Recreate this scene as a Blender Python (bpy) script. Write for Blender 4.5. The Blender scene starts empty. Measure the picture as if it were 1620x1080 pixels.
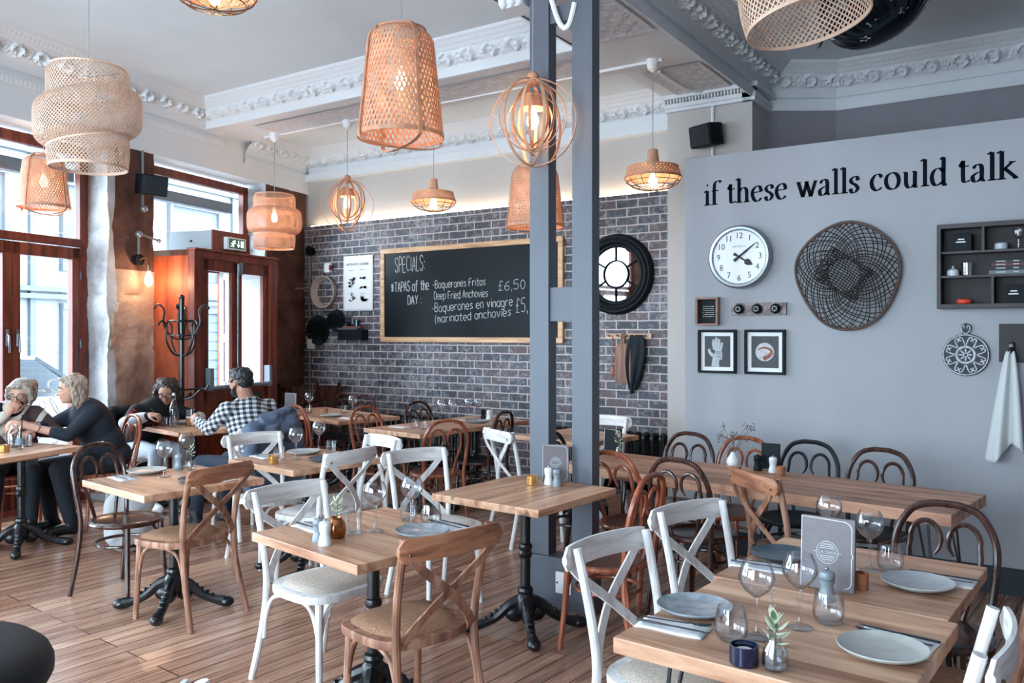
import bpy, bmesh, math, random
from math import pi, sin, cos, sqrt, radians, exp, atan2
from mathutils import Vector as V, Matrix as MT, Quaternion, noise
random.seed(7)
SC = bpy.context.scene
COL = SC.collection

# ------------------------------------------------------------------ camera
cam_d = bpy.data.cameras.new('camera')
cam_d.sensor_width = 36.0
cam_d.lens = 36.0 * 1320.0 / 1620.0
cam_d.shift_y = -13.0 / 1620.0
cam_d.clip_start = 0.05
cam = bpy.data.objects.new('camera', cam_d)
COL.objects.link(cam)
cam.location = (0, 0, 1.6)
cam.rotation_euler = (pi / 2, 0, radians(33.7))
SC.camera = cam

# ------------------------------------------------------------------ light
SKY_STRENGTH = 20.0
world = bpy.data.worlds.new('overcast_sky')
SC.world = world
world.use_nodes = True
wn = world.node_tree.nodes
wn['Background'].inputs[0].default_value = (0.74, 0.88, 1.0, 1)
wn['Background'].inputs[1].default_value = SKY_STRENGTH
SC.view_settings.view_transform = 'Standard'
SC.view_settings.look = 'None'
SC.view_settings.exposure = 0.28
SC.view_settings.gamma = 1.0
SC.view_settings.use_curve_mapping = False
SC.cycles.max_bounces = 10
SC.cycles.diffuse_bounces = 5
SC.cycles.glossy_bounces = 4
SC.cycles.transmission_bounces = 8
SC.cycles.transparent_max_bounces = 24
SC.cycles.caustics_reflective = False
SC.cycles.caustics_refractive = False
SC.cycles.sample_clamp_indirect = 6.0
SC.cycles.use_denoising = True

# the street wall runs at an angle: t metres along it, c metres across it
NW, UW, WO = V((.976, .2165, 0)), V((.2165, -.976, 0)), V((-8.30, 7.56, 0))
C0 = -6.459
def wp(t, c, z=0.0):
    return WO + UW * t + NW * (c - C0) + V((0, 0, z))
RZW = atan2(NW.y, NW.x)

def portal(loc, w, h, direction):
    l = bpy.data.lights.new('window_daylight', 'AREA')
    l.shape = 'RECTANGLE'; l.size = w; l.size_y = h; l.energy = 1
    l.cycles.is_portal = True
    o = bpy.data.objects.new('window_daylight', l)
    COL.objects.link(o)
    o.location = loc
    o.rotation_euler = V(direction).to_track_quat('-Z', 'Y').to_euler()
WINDOWS = [(3.15, 4.75, 0, 3.38), (5.35, 7.3, 0, 3.38), (7.9, 9.9, 0, 3.38), (.87, 2.58, 0, 3.38)]
BACK = [(-6.2, -3.4), (-3.0, -.6)]
for t0, t1, z0, z1 in WINDOWS:
    portal(wp((t0 + t1) / 2, C0 - .42, (z0 + z1) / 2), t1 - t0 + .1, z1 - z0 + .1, NW)
for x0, x1 in BACK:
    portal(((x0 + x1) / 2, -3.3, 1.75), x1 - x0, 3.3, (0, 1, 0))

def point_light(name, loc, energy, color=(1, .64, .38), r=.035):
    l = bpy.data.lights.new(name, 'POINT')
    l.energy = energy; l.color = color; l.shadow_soft_size = r
    o = bpy.data.objects.new(name, l); COL.objects.link(o); o.location = loc
    return o

# ------------------------------------------------------------------ materials
MATS = {}
class NT:
    def __init__(s, name):
        s.mat = bpy.data.materials.new(name); s.mat.use_nodes = True
        s.t = s.mat.node_tree; s.n = s.t.nodes; s.n.clear()
        s.out = s.n.new('ShaderNodeOutputMaterial'); MATS[name] = s.mat
    def add(s, typ, **kw):
        nd = s.n.new(typ)
        for k, v in kw.items():
            if k.startswith('_'):
                key = int(k[1:]) if k[1:].isdigit() else k[1:].replace('_', ' ')
                if isinstance(v, tuple) and len(v) == 2 and hasattr(v[0], 'outputs'):
                    s.t.links.new(v[0].outputs[v[1]], nd.inputs[key])
                else:
                    nd.inputs[key].default_value = v
            else:
                setattr(nd, k, v)
        return nd
    def link(s, a, i, b, j): s.t.links.new(a.outputs[i], b.inputs[j])
def col(h):
    h = h.lstrip('#'); r = [int(h[i:i + 2], 16) / 255 for i in (0, 2, 4)]
    return tuple(c / 12.92 if c <= .04045 else ((c + .055) / 1.055) ** 2.4 for c in r) + (1,)
def ramp(nt, src, i, stops):
    r = nt.add('ShaderNodeValToRGB'); e = r.color_ramp.elements
    e[0].position, e[0].color = stops[0]; e[1].position, e[1].color = stops[-1]
    for p, c in stops[1:-1]:
        k = e.new(p); k.color = c
    nt.link(src, i, r, 0); return r
def mat(name, c, rough=.6, metal=0.0, nscale=0, namt=.15, bump=0.0, bscale=60, spec=.5, coat=0, emit=None, estr=0, sheen=0):
    if name in MATS: return MATS[name]
    nt = NT(name); c = col(c) if isinstance(c, str) else c
    p = nt.add('ShaderNodeBsdfPrincipled'); p.inputs['Base Color'].default_value = c
    p.inputs['Roughness'].default_value = rough; p.inputs['Metallic'].default_value = metal
    p.inputs['Specular IOR Level'].default_value = spec; p.inputs['Coat Weight'].default_value = coat
    p.inputs['Sheen Weight'].default_value = sheen
    if emit:
        p.inputs['Emission Color'].default_value = col(emit); p.inputs['Emission Strength'].default_value = estr
    if nscale or bump:
        tc = nt.add('ShaderNodeTexCoord')
    if nscale:
        nz = nt.add('ShaderNodeTexNoise', _Scale=nscale, _Detail=5.0); nt.link(tc, 'Object', nz, 'Vector')
        a = tuple(max(0, x * (1 - namt)) for x in c[:3]) + (1,); b = tuple(min(1, x * (1 + namt)) for x in c[:3]) + (1,)
        r = ramp(nt, nz, 'Fac', [(.35, a), (.65, b)]); nt.link(r, 0, p, 'Base Color')
    if bump:
        nb = nt.add('ShaderNodeTexNoise', _Scale=bscale, _Detail=6.0); nt.link(tc, 'Object', nb, 'Vector')
        bp = nt.add('ShaderNodeBump', _Strength=bump, _Distance=.01); nt.link(nb, 'Fac', bp, 'Height'); nt.link(bp, 0, p, 'Normal')
    nt.link(p, 0, nt.out, 0)
    return nt.mat
def wood(name, dark, mid, light, rough=.45, axis=0, stretch=14, scale=2.2, planks=0, knots=False, spec=.4):
    nt = NT(name); tc = nt.add('ShaderNodeTexCoord'); oi = nt.add('ShaderNodeObjectInfo')
    sc = [scale * stretch] * 3; sc[axis] = scale
    mp = nt.add('ShaderNodeMapping', _Scale=tuple(sc)); nt.link(tc, 'Object', mp, 'Vector')
    off = nt.add('ShaderNodeVectorMath', operation='MULTIPLY_ADD'); off.inputs[1].default_value = (9, 7, 5)
    nt.link(oi, 'Random', off, 0); nt.link(mp, 0, off, 2)
    src = off
    if planks:
        sx = nt.add('ShaderNodeSeparateXYZ'); nt.link(tc, 'Object', sx, 0)
        m = nt.add('ShaderNodeMath', operation='MULTIPLY', _1=1.0 / planks); nt.link(sx, 1 - axis, m, 0)
        fl = nt.add('ShaderNodeMath', operation='FLOOR'); nt.link(m, 0, fl, 0)
        wn_ = nt.add('ShaderNodeTexWhiteNoise', noise_dimensions='1D'); nt.link(fl, 0, wn_, 'W')
        o2 = nt.add('ShaderNodeVectorMath', operation='MULTIPLY_ADD'); o2.inputs[1].default_value = (20, 20, 20)
        nt.link(wn_, 'Color', o2, 0); nt.link(off, 0, o2, 2); src = o2
    nz = nt.add('ShaderNodeTexNoise', _Scale=1.0, _Detail=8.0, _Roughness=.6, _Distortion=.6); nt.link(src, 0, nz, 'Vector')
    r = ramp(nt, nz, 'Fac', [(.34, col(dark)), (.49, col(mid)), (.65, col(light))])
    last = r
    if planks:
        hv = nt.add('ShaderNodeMath', operation='MULTIPLY_ADD', _1=.4, _2=.8); nt.link(wn_, 'Value', hv, 0)
        hs = nt.add('ShaderNodeHueSaturation'); nt.link(hv, 0, hs, 'Value'); nt.link(r, 0, hs, 'Color'); last = hs
    if knots:
        mk = nt.add('ShaderNodeMapping', _Scale=((3, 9, 9) if axis == 0 else (9, 3, 9))); nt.link(tc, 'Object', mk, 'Vector')
        o3 = nt.add('ShaderNodeVectorMath', operation='MULTIPLY_ADD'); o3.inputs[1].default_value = (9, 7, 5)
        nt.link(oi, 'Random', o3, 0); nt.link(mk, 0, o3, 2)
        vz = nt.add('ShaderNodeTexNoise', _Scale=1.0, _Detail=2.0); nt.link(o3, 0, vz, 'Vector')
        kr = ramp(nt, vz, 'Fac', [(.66, (0, 0, 0, 1)), (.76, (1, 1, 1, 1))])
        mx = nt.add('ShaderNodeMix', data_type='RGBA'); nt.link(kr, 0, mx, 0); nt.link(last, 0, mx, 6); mx.inputs[7].default_value = col('#5d3a28'); 
        class _W: pass
        last = mx
    p = nt.add('ShaderNodeBsdfPrincipled', _Roughness=rough); p.inputs['Specular IOR Level'].default_value = spec
    nt.link(last, 2 if last.bl_idname == 'ShaderNodeMix' else 0, p, 'Base Color')
    bp = nt.add('ShaderNodeBump', _Strength=.12, _Distance=.004); nt.link(nz, 'Fac', bp, 'Height'); nt.link(bp, 0, p, 'Normal')
    nt.link(p, 0, nt.out, 0); return nt.mat
def glass(name, tint=(.97, .985, 1, 1), facing=.25, rough=.0, gl=.9):
    nt = NT(name)
    tr = nt.add('ShaderNodeBsdfTransparent', _Color=tint)
    lw0 = nt.add('ShaderNodeLayerWeight', _Blend=.5); te = ramp(nt, lw0, 'Facing', [(.35, tint), (1.0, tuple(c * (.62 if facing > .1 else 1) for c in tint[:3]) + (1,))]); nt.link(te, 0, tr, 0); g = nt.add('ShaderNodeBsdfGlossy', _Color=(gl, gl, gl, 1), _Roughness=rough)
    lw = nt.add('ShaderNodeLayerWeight', _Blend=.5); pw = nt.add('ShaderNodeMath', operation='POWER', _1=2.6); nt.link(lw, 'Facing', pw, 0)
    fm = nt.add('ShaderNodeMath', operation='MULTIPLY_ADD', _1=facing * 3.0, _2=.07, use_clamp=True); nt.link(pw, 0, fm, 0)
    mx = nt.add('ShaderNodeMixShader'); nt.link(fm, 0, mx, 0); nt.link(tr, 0, mx, 1); nt.link(g, 0, mx, 2)
    nt.link(mx, 0, nt.out, 0); return nt.mat

M = {}
M['ceiling'] = mat('ceiling_paint', '#d9e5ec', .9, nscale=1.5, namt=.03)
M['plaster'] = mat('moulding_plaster', '#d9dee2', .75, bump=.25, bscale=90)
M['ornate'] = mat('ornate_plaster', '#c9cbcf', .8, bump=1.0, bscale=34)
M['wall_upper'] = mat('upper_wall_paint', '#b9b6b3', .9, nscale=2, namt=.03)
M['wall_bay'] = mat('bay_wall_paint', '#85828a', .9, nscale=2, namt=.04)
M['panel'] = mat('panel_wall_paint', '#9a9da2', .75, nscale=1.6, namt=.035, bump=.03, bscale=120)
M['post'] = mat('post_paint', '#585f69', .5, nscale=3, namt=.06, bump=.06, bscale=40)
M['skirting'] = mat('dark_skirting', '#1b2630', .5)
M['red_wood'] = wood('mahogany_joinery', '#4d1f15', '#6c2f20', '#84412c', .38, axis=2, stretch=10, scale=1.6)
M['red_panel'] = wood('mahogany_panel', '#6d2c18', '#8c3f23', '#a3512f', .6, axis=2, stretch=7, scale=1.3)
M['oak_top'] = wood('oak_table_top', '#9b6b50', '#c79a7c', '#deb697', .36, axis=0, stretch=9, scale=1.5, planks=.105, knots=True)
M['oak_top_y'] = wood('oak_table_top_across', '#9b6b50', '#c79a7c', '#deb697', .36, axis=1, stretch=9, scale=1.5, planks=.105, knots=True)
M['slab'] = wood('rustic_slab_oak', '#875842', '#bd8b6f', '#d6a788', .45, axis=0, stretch=8, scale=1.4, planks=.17, knots=True)
M['brown_chair'] = wood('weathered_brown_wood', '#6a4a3d', '#8f624c', '#b08b76', .5, axis=2, stretch=6, scale=3.5)
M['white_chair'] = wood('limewashed_wood', '#c3c0bf', '#d9d9d9', '#e9eaea', .55, axis=2, stretch=8, scale=4)
M['brown_rail'] = wood('weathered_brown_rail', '#764b38', '#9a6549', '#b17f62', .5, axis=1, stretch=7, scale=3)
M['white_rail'] = wood('limewashed_rail', '#bfb9b6', '#d6d5d4', '#e8e9e9', .55, axis=1, stretch=9, scale=3)
M['bent_dark'] = wood('dark_bentwood', '#24120e', '#38201a', '#4e2f25', .22, axis=2, stretch=8, scale=5, spec=.6)
M['bent_brown'] = wood('brown_bentwood', '#6b3323', '#8c4a33', '#a86146', .28, axis=2, stretch=8, scale=5, spec=.5)
M['bent_black'] = wood('black_bentwood', '#0a0d12', '#10151b', '#1a2129', .3, axis=2, stretch=8, scale=5, spec=.5)
M['rattan'] = mat('rattan_weave', '#a57d60', .8, nscale=160, namt=.3, bump=.6, bscale=220)
M['linen_pad'] = mat('pale_woven_seat', '#cbc0b4', .85, nscale=150, namt=.2, bump=.6, bscale=220)
M['white_seat'] = mat('limewashed_seat_board', '#cfcdca', .6, nscale=14, namt=.1)
M['leather'] = mat('brown_leather', '#5b3a31', .38, nscale=20, namt=.12, bump=.08, bscale=150)
M['black_seat'] = mat('black_leather', '#0c141b', .62, spec=.3, bump=.06, bscale=150)
M['iron'] = mat('black_cast_iron', '#0b1117', .28, bump=.12, bscale=70, spec=.6)
M['steel'] = mat('brushed_steel', '#a9b2b8', .25, 1.0)
M['dark_steel'] = mat('dark_cutlery_steel', '#4a555f', .28, 1.0)
M['chrome'] = mat('polished_chrome', '#c9ced2', .12, 1.0)
M['conduit'] = mat('grey_conduit', '#8b959c', .35, .6)
M['black'] = mat('matt_black', '#0a1117', .6, spec=.2)
M['white'] = mat('white_enamel', '#e6e8ea', .4)
M['paper'] = mat('white_paper', '#e4e7ea', .8)
M['napkin'] = mat('white_napkin', '#e6eaee', .9, bump=.1, bscale=60)
M['glass'] = glass('clear_glass')
M['pane'] = glass('window_glass', (.96, .98, .99, 1), .06)
M['water'] = glass('drinking_water', (.88, .94, .97, 1), .3)
M['bamboo'] = mat('bamboo_strip', '#d1a081', .55, nscale=12, namt=.16)
M['bamboo_pale'] = mat('pale_bamboo_strip', '#d0b29c', .6, nscale=12, namt=.12)
M['bamboo_rim'] = mat('bamboo_rim', '#b98769', .5, nscale=18, namt=.18)
M['bulb'] = mat('glowing_filament_bulb', '#ffe6c2', .3, emit='#ffd9a0', estr=14)
M['cord'] = mat('lamp_cord', '#8f979c', .6)
M['plate_blue'] = mat('blue_glaze', '#8d979f', .22, nscale=30, namt=.2)
M['plate_grey'] = mat('grey_glaze', '#acb1b3', .25, nscale=20, namt=.06)
M['plate_dark'] = mat('dark_slate_glaze', '#43515c', .25, nscale=25, namt=.15)
M['plate_pale'] = mat('pale_stone_glaze', '#b1b4b0', .3, nscale=25, namt=.08)
M['menu'] = mat('grey_menu_board', '#6f6a6e', .6, nscale=40, namt=.06)
M['menu_dark'] = mat('black_menu_cover', '#11171d', .6, spec=.2)
M['gold'] = mat('gold_mercury_glass', '#b98a4e', .22, .7, nscale=90, namt=.35, emit='#ffcf8a', estr=.05)
M['copper'] = mat('copper_glaze', '#a5673f', .15, .85)
M['mill_grey'] = mat('grey_painted_mill', '#7f8b92', .35)
M['mill_white'] = mat('white_painted_mill', '#e4e8eb', .35)
M['leaf'] = mat('green_leaf', '#4e6b52', .5, nscale=20, namt=.25)
M['leaf_pale'] = mat('cream_leaf_edge', '#c9cfb6', .6)
M['skin'] = mat('skin', '#c99a83', .5, nscale=14, namt=.06)
M['skin_tan'] = mat('tanned_skin', '#a87d68', .5, nscale=14, namt=.06)
M['denim'] = mat('dark_denim', '#1c2a3a', .8, nscale=50, namt=.2)
M['chalk'] = mat('white_chalk', '#c9d2d4', .95, nscale=120, namt=.35)
M['brass'] = mat('aged_brass', '#6d5a44', .35, .9)
# ------------------------------------------------------------------ mesh helpers
class MB:
    def __init__(s): s.v = []; s.f = []; s.m = []; s.cur = 0
    def add(s, vs, fs, T=None):
        b = len(s.v)
        for p in vs:
            p = V(p); s.v.append(T @ p if T else p)
        for f in fs: s.f.append(tuple(i + b for i in f)); s.m.append(s.cur)
        return s
    def box(s, c, d, T=None, rz=0):
        x, y, z = (k / 2 for k in d)
        vs = [V((a * x, b * y, e * z)) for e in (-1, 1) for b in (-1, 1) for a in (-1, 1)]
        if rz: vs = [MT.Rotation(rz, 3, 'Z') @ p for p in vs]
        vs = [p + V(c) for p in vs]
        return s.add(vs, [(0, 2, 3, 1), (4, 5, 7, 6), (0, 1, 5, 4), (2, 6, 7, 3), (0, 4, 6, 2), (1, 3, 7, 5)], T)
    def bx(s, a, b, T=None):
        return s.box([(i + j) / 2 for i, j in zip(a, b)], [abs(j - i) for i, j in zip(a, b)], T)
    def tube(s, pts, r, n=8, closed=False, T=None, sec=None, up=None):
        pts = [V(p) for p in pts]; k = len(pts); rs = r if isinstance(r, (list, tuple)) else [r] * k
        tang = []
        for i in range(k):
            a = pts[(i - 1) % k] if closed or i > 0 else pts[i]; b = pts[(i + 1) % k] if closed or i < k - 1 else pts[i]
            t = (b - a); tang.append(t.normalized() if t.length > 1e-9 else V((0, 0, 1)))
        nrm = V(up) if up is not None else (V((0, 0, 1)) if abs(tang[0].z) < .9 else V((1, 0, 0)))
        vs = []; prev = None
        for i in range(k):
            t = tang[i]
            if up is None and prev is not None:
                nrm = tang[i - 1].rotation_difference(t) @ prev
            a = (nrm - t * nrm.dot(t)); a = a.normalized() if a.length > 1e-6 else t.orthogonal().normalized()
            prev = a; b = t.cross(a)
            if sec:
                w, h = sec[0] * rs[i], sec[1] * rs[i]
                for u, q in ((-w, -h), (w, -h), (w, h), (-w, h)): vs.append(pts[i] + b * u / 2 + a * q / 2)
            else:
                for j in range(n):
                    g = 2 * pi * j / n; vs.append(pts[i] + (a * cos(g) + b * sin(g)) * rs[i])
        if sec: n = 4
        fs = []
        for i in range(k if closed else k - 1):
            i2 = (i + 1) % k
            for j in range(n):
                j2 = (j + 1) % n; fs.append((i * n + j, i * n + j2, i2 * n + j2, i2 * n + j))
        if not closed:
            fs.append(tuple(range(n - 1, -1, -1))); fs.append(tuple((k - 1) * n + j for j in range(n)))
        return s.add(vs, fs, T)
    def lathe(s, prof, n=24, c=(0, 0, 0), T=None, sy=1.0):
        vs = []; k = len(prof); fs = []; c = V(c)
        for r, z in prof:
            for j in range(n):
                g = 2 * pi * j / n; vs.append(c + V((r * cos(g), r * sin(g) * sy, z)))
        for i in range(k - 1):
            for j in range(n):
                j2 = (j + 1) % n; fs.append((i * n + j, i * n + j2, (i + 1) * n + j2, (i + 1) * n + j))
        if prof[0][0] > 1e-4: fs.append(tuple(range(n - 1, -1, -1)))
        if prof[-1][0] > 1e-4: fs.append(tuple((k - 1) * n + j for j in range(n)))
        return s.add(vs, fs, T)
    def shell(s, prof, n=24, c=(0, 0, 0), T=None):
        m = len(s.f); s.lathe(prof, n, c, T)
        if prof[0][0] > 1e-4 or prof[-1][0] > 1e-4:      # open: drop the caps
            while s.f and len(s.f[-1]) == n and n > 4: s.f.pop(); s.m.pop()
        return s
    def prism(s, outl, z0, z1, T=None):
        n = len(outl); vs = [(x, y, z0) for x, y in outl] + [(x, y, z1) for x, y in outl]
        fs = [tuple(range(n - 1, -1, -1)), tuple(range(n, 2 * n))] + [(i, (i + 1) % n, n + (i + 1) % n, n + i) for i in range(n)]
        return s.add(vs, fs, T)
    def ball(s, c, r, nu=14, nv=9, T=None, R=None):
        r = (r, r, r) if not isinstance(r, (tuple, list)) else r
        vs = []; fs = []; c = V(c)
        for i in range(nv + 1):
            th = pi * i / nv
            for j in range(nu):
                g = 2 * pi * j / nu
                p = V((r[0] * sin(th) * cos(g), r[1] * sin(th) * sin(g), -r[2] * cos(th)))
                vs.append(c + (R @ p if R else p))
        for i in range(nv):
            for j in range(nu):
                j2 = (j + 1) % nu; fs.append((i * nu + j, i * nu + j2, (i + 1) * nu + j2, (i + 1) * nu + j))
        return s.add(vs, fs, T)
    def cap(s, p0, p1, r0, r1, n=12):
        p0, p1 = V(p0), V(p1); d = p1 - p0; L = d.length
        R = d.to_track_quat('Z', 'Y').to_matrix() if L > 1e-6 else MT.Identity(3)
        prof = [(r0 * sin(a), -r0 * cos(a)) for a in (0, .5, 1, 1.57)] + [(r1 * cos(a), L + r1 * sin(a)) for a in (0, .57, 1.07, 1.57)]
        b = len(s.v); s.lathe([(max(r, 1e-5), z) for r, z in prof], n)
        for i in range(b, len(s.v)): s.v[i] = R @ s.v[i] + p0
        return s
    def grid(s, fn, nu, nv, cu=False, T=None):
        vs = []; fs = []
        for i in range(nv + 1):
            for j in range(nu if cu else nu + 1): vs.append(fn(j / nu, i / nv))
        w = nu if cu else nu + 1
        for i in range(nv):
            for j in range(nu):
                j2 = (j + 1) % w; fs.append((i * w + j, i * w + j2, (i + 1) * w + j2, (i + 1) * w + j))
        return s.add(vs, fs, T)
    def build(s, name, mats, parent=None, smooth=35, bevel=0, segs=2, loc=None, rz=0, weld=False):
        me = bpy.data.meshes.new(name); me.from_pydata([tuple(p) for p in s.v], [], s.f)
        ml = mats if isinstance(mats, (list, tuple)) else [mats]
        for m in ml: me.materials.append(m)
        if len(ml) > 1: me.polygons.foreach_set('material_index', s.m)
        if bevel or weld:
            bm = bmesh.new(); bm.from_mesh(me)
            bmesh.ops.remove_doubles(bm, verts=bm.verts, dist=1e-5)
            if bevel:
                es = [e for e in bm.edges if len(e.link_faces) == 2 and e.calc_face_angle(0) > .6]
                bmesh.ops.bevel(bm, geom=es, offset=bevel, segments=segs, affect='EDGES', profile=.6, clamp_overlap=True)
            bm.to_mesh(me); bm.free()
        if smooth:
            me.polygons.foreach_set('use_smooth', [True] * len(me.polygons))
            me.set_sharp_from_angle(angle=radians(smooth))
        me.update()
        o = bpy.data.objects.new(name, me); COL.objects.link(o)
        if parent: o.parent = parent
        if loc is not None: o.location = loc
        if rz: o.rotation_euler = (0, 0, rz)
        return o
def spline(pts, n=8, closed=False):
    P = [V(p) for p in pts]; k = len(P); out = []
    for i in range(k if closed else k - 1):
        a, b, c, d = (P[(i + j) % k] if closed else P[min(max(i + j, 0), k - 1)] for j in (-1, 0, 1, 2))
        for q in range(n):
            t = q / n
            out.append(.5 * ((2 * b) + (c - a) * t + (2 * a - 5 * b + 4 * c - d) * t * t + (3 * b - a - 3 * c + d) * t ** 3))
    if not closed: out.append(P[-1])
    return out
def tag(o, label, cat, group=None, kind=None):
    o['label'] = label; o['category'] = cat
    if group: o['group'] = group
    if kind: o['kind'] = kind
    return o
def thing(name, label, cat, loc=(0, 0, 0), rz=0, group=None):
    o = bpy.data.objects.new(name, None); COL.objects.link(o)
    o.empty_display_size = .1
    o.location = loc; o.rotation_euler = (0, 0, rz)
    return tag(o, label, cat, group)
def dup(root, loc, rz=0, label=None, group=None, tilt=None):
    def cp(o, par):
        c = o.copy(); COL.objects.link(c)
        if par: c.parent = par
        for ch in list(o.children): cp(ch, c)
        return c
    r = cp(root, None); r.location = loc; r.rotation_euler = (tilt[0], tilt[1], rz) if tilt else (0, 0, rz)
    if label: r['label'] = label
    if group: r['group'] = group
    return r
USED = {}
def place(key, maker, loc, rz, label, group=None):
    if key not in USED:
        o = maker(); USED[key] = o
        o.location = loc; o.rotation_euler = (0, 0, rz); o['label'] = label
        if group: o['group'] = group
        return o
    return dup(USED[key], loc, rz, label, group)
def struct(mb, name, m, **kw):
    o = mb.build(name, m, **kw); o['kind'] = 'structure'; return o
def text_geo(s, size, align='CENTER', spacing=1.0):
    cu = bpy.data.curves.new('tmp', 'FONT'); cu.body = s; cu.size = size; cu.align_x = align; cu.align_y = 'CENTER'
    cu.space_character = spacing; cu.resolution_u = 3
    ob = bpy.data.objects.new('tmp', cu); COL.objects.link(ob)
    dg = bpy.context.evaluated_depsgraph_get()
    me = bpy.data.meshes.new_from_object(ob.evaluated_get(dg))
    vs = [v.co.copy() for v in me.vertices]; fs = [tuple(p.vertices) for p in me.polygons]
    bpy.data.objects.remove(ob); bpy.data.curves.remove(cu); bpy.data.meshes.remove(me)
    return vs, fs
XZ = MT(((1, 0, 0, 0), (0, 0, -1, 0), (0, 1, 0, 0), (0, 0, 0, 1)))   # local xy -> world xz, facing -Y
def remesh(mb, voxel, smooth_it=6, factor=.5):
    me = bpy.data.meshes.new('tmp'); me.from_pydata([tuple(p) for p in mb.v], [], mb.f)
    ob = bpy.data.objects.new('tmp', me); COL.objects.link(ob)
    r = ob.modifiers.new('r', 'REMESH'); r.mode = 'VOXEL'; r.voxel_size = voxel
    if smooth_it:
        q = ob.modifiers.new('s', 'SMOOTH'); q.iterations = smooth_it; q.factor = factor
    dg = bpy.context.evaluated_depsgraph_get()
    m2 = bpy.data.meshes.new_from_object(ob.evaluated_get(dg))
    out = MB(); out.v = [v.co.copy() for v in m2.vertices]; out.f = [tuple(p.vertices) for p in m2.polygons]; out.m = [0] * len(out.f)
    bpy.data.objects.remove(ob); bpy.data.meshes.remove(me); bpy.data.meshes.remove(m2)
    return out
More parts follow.
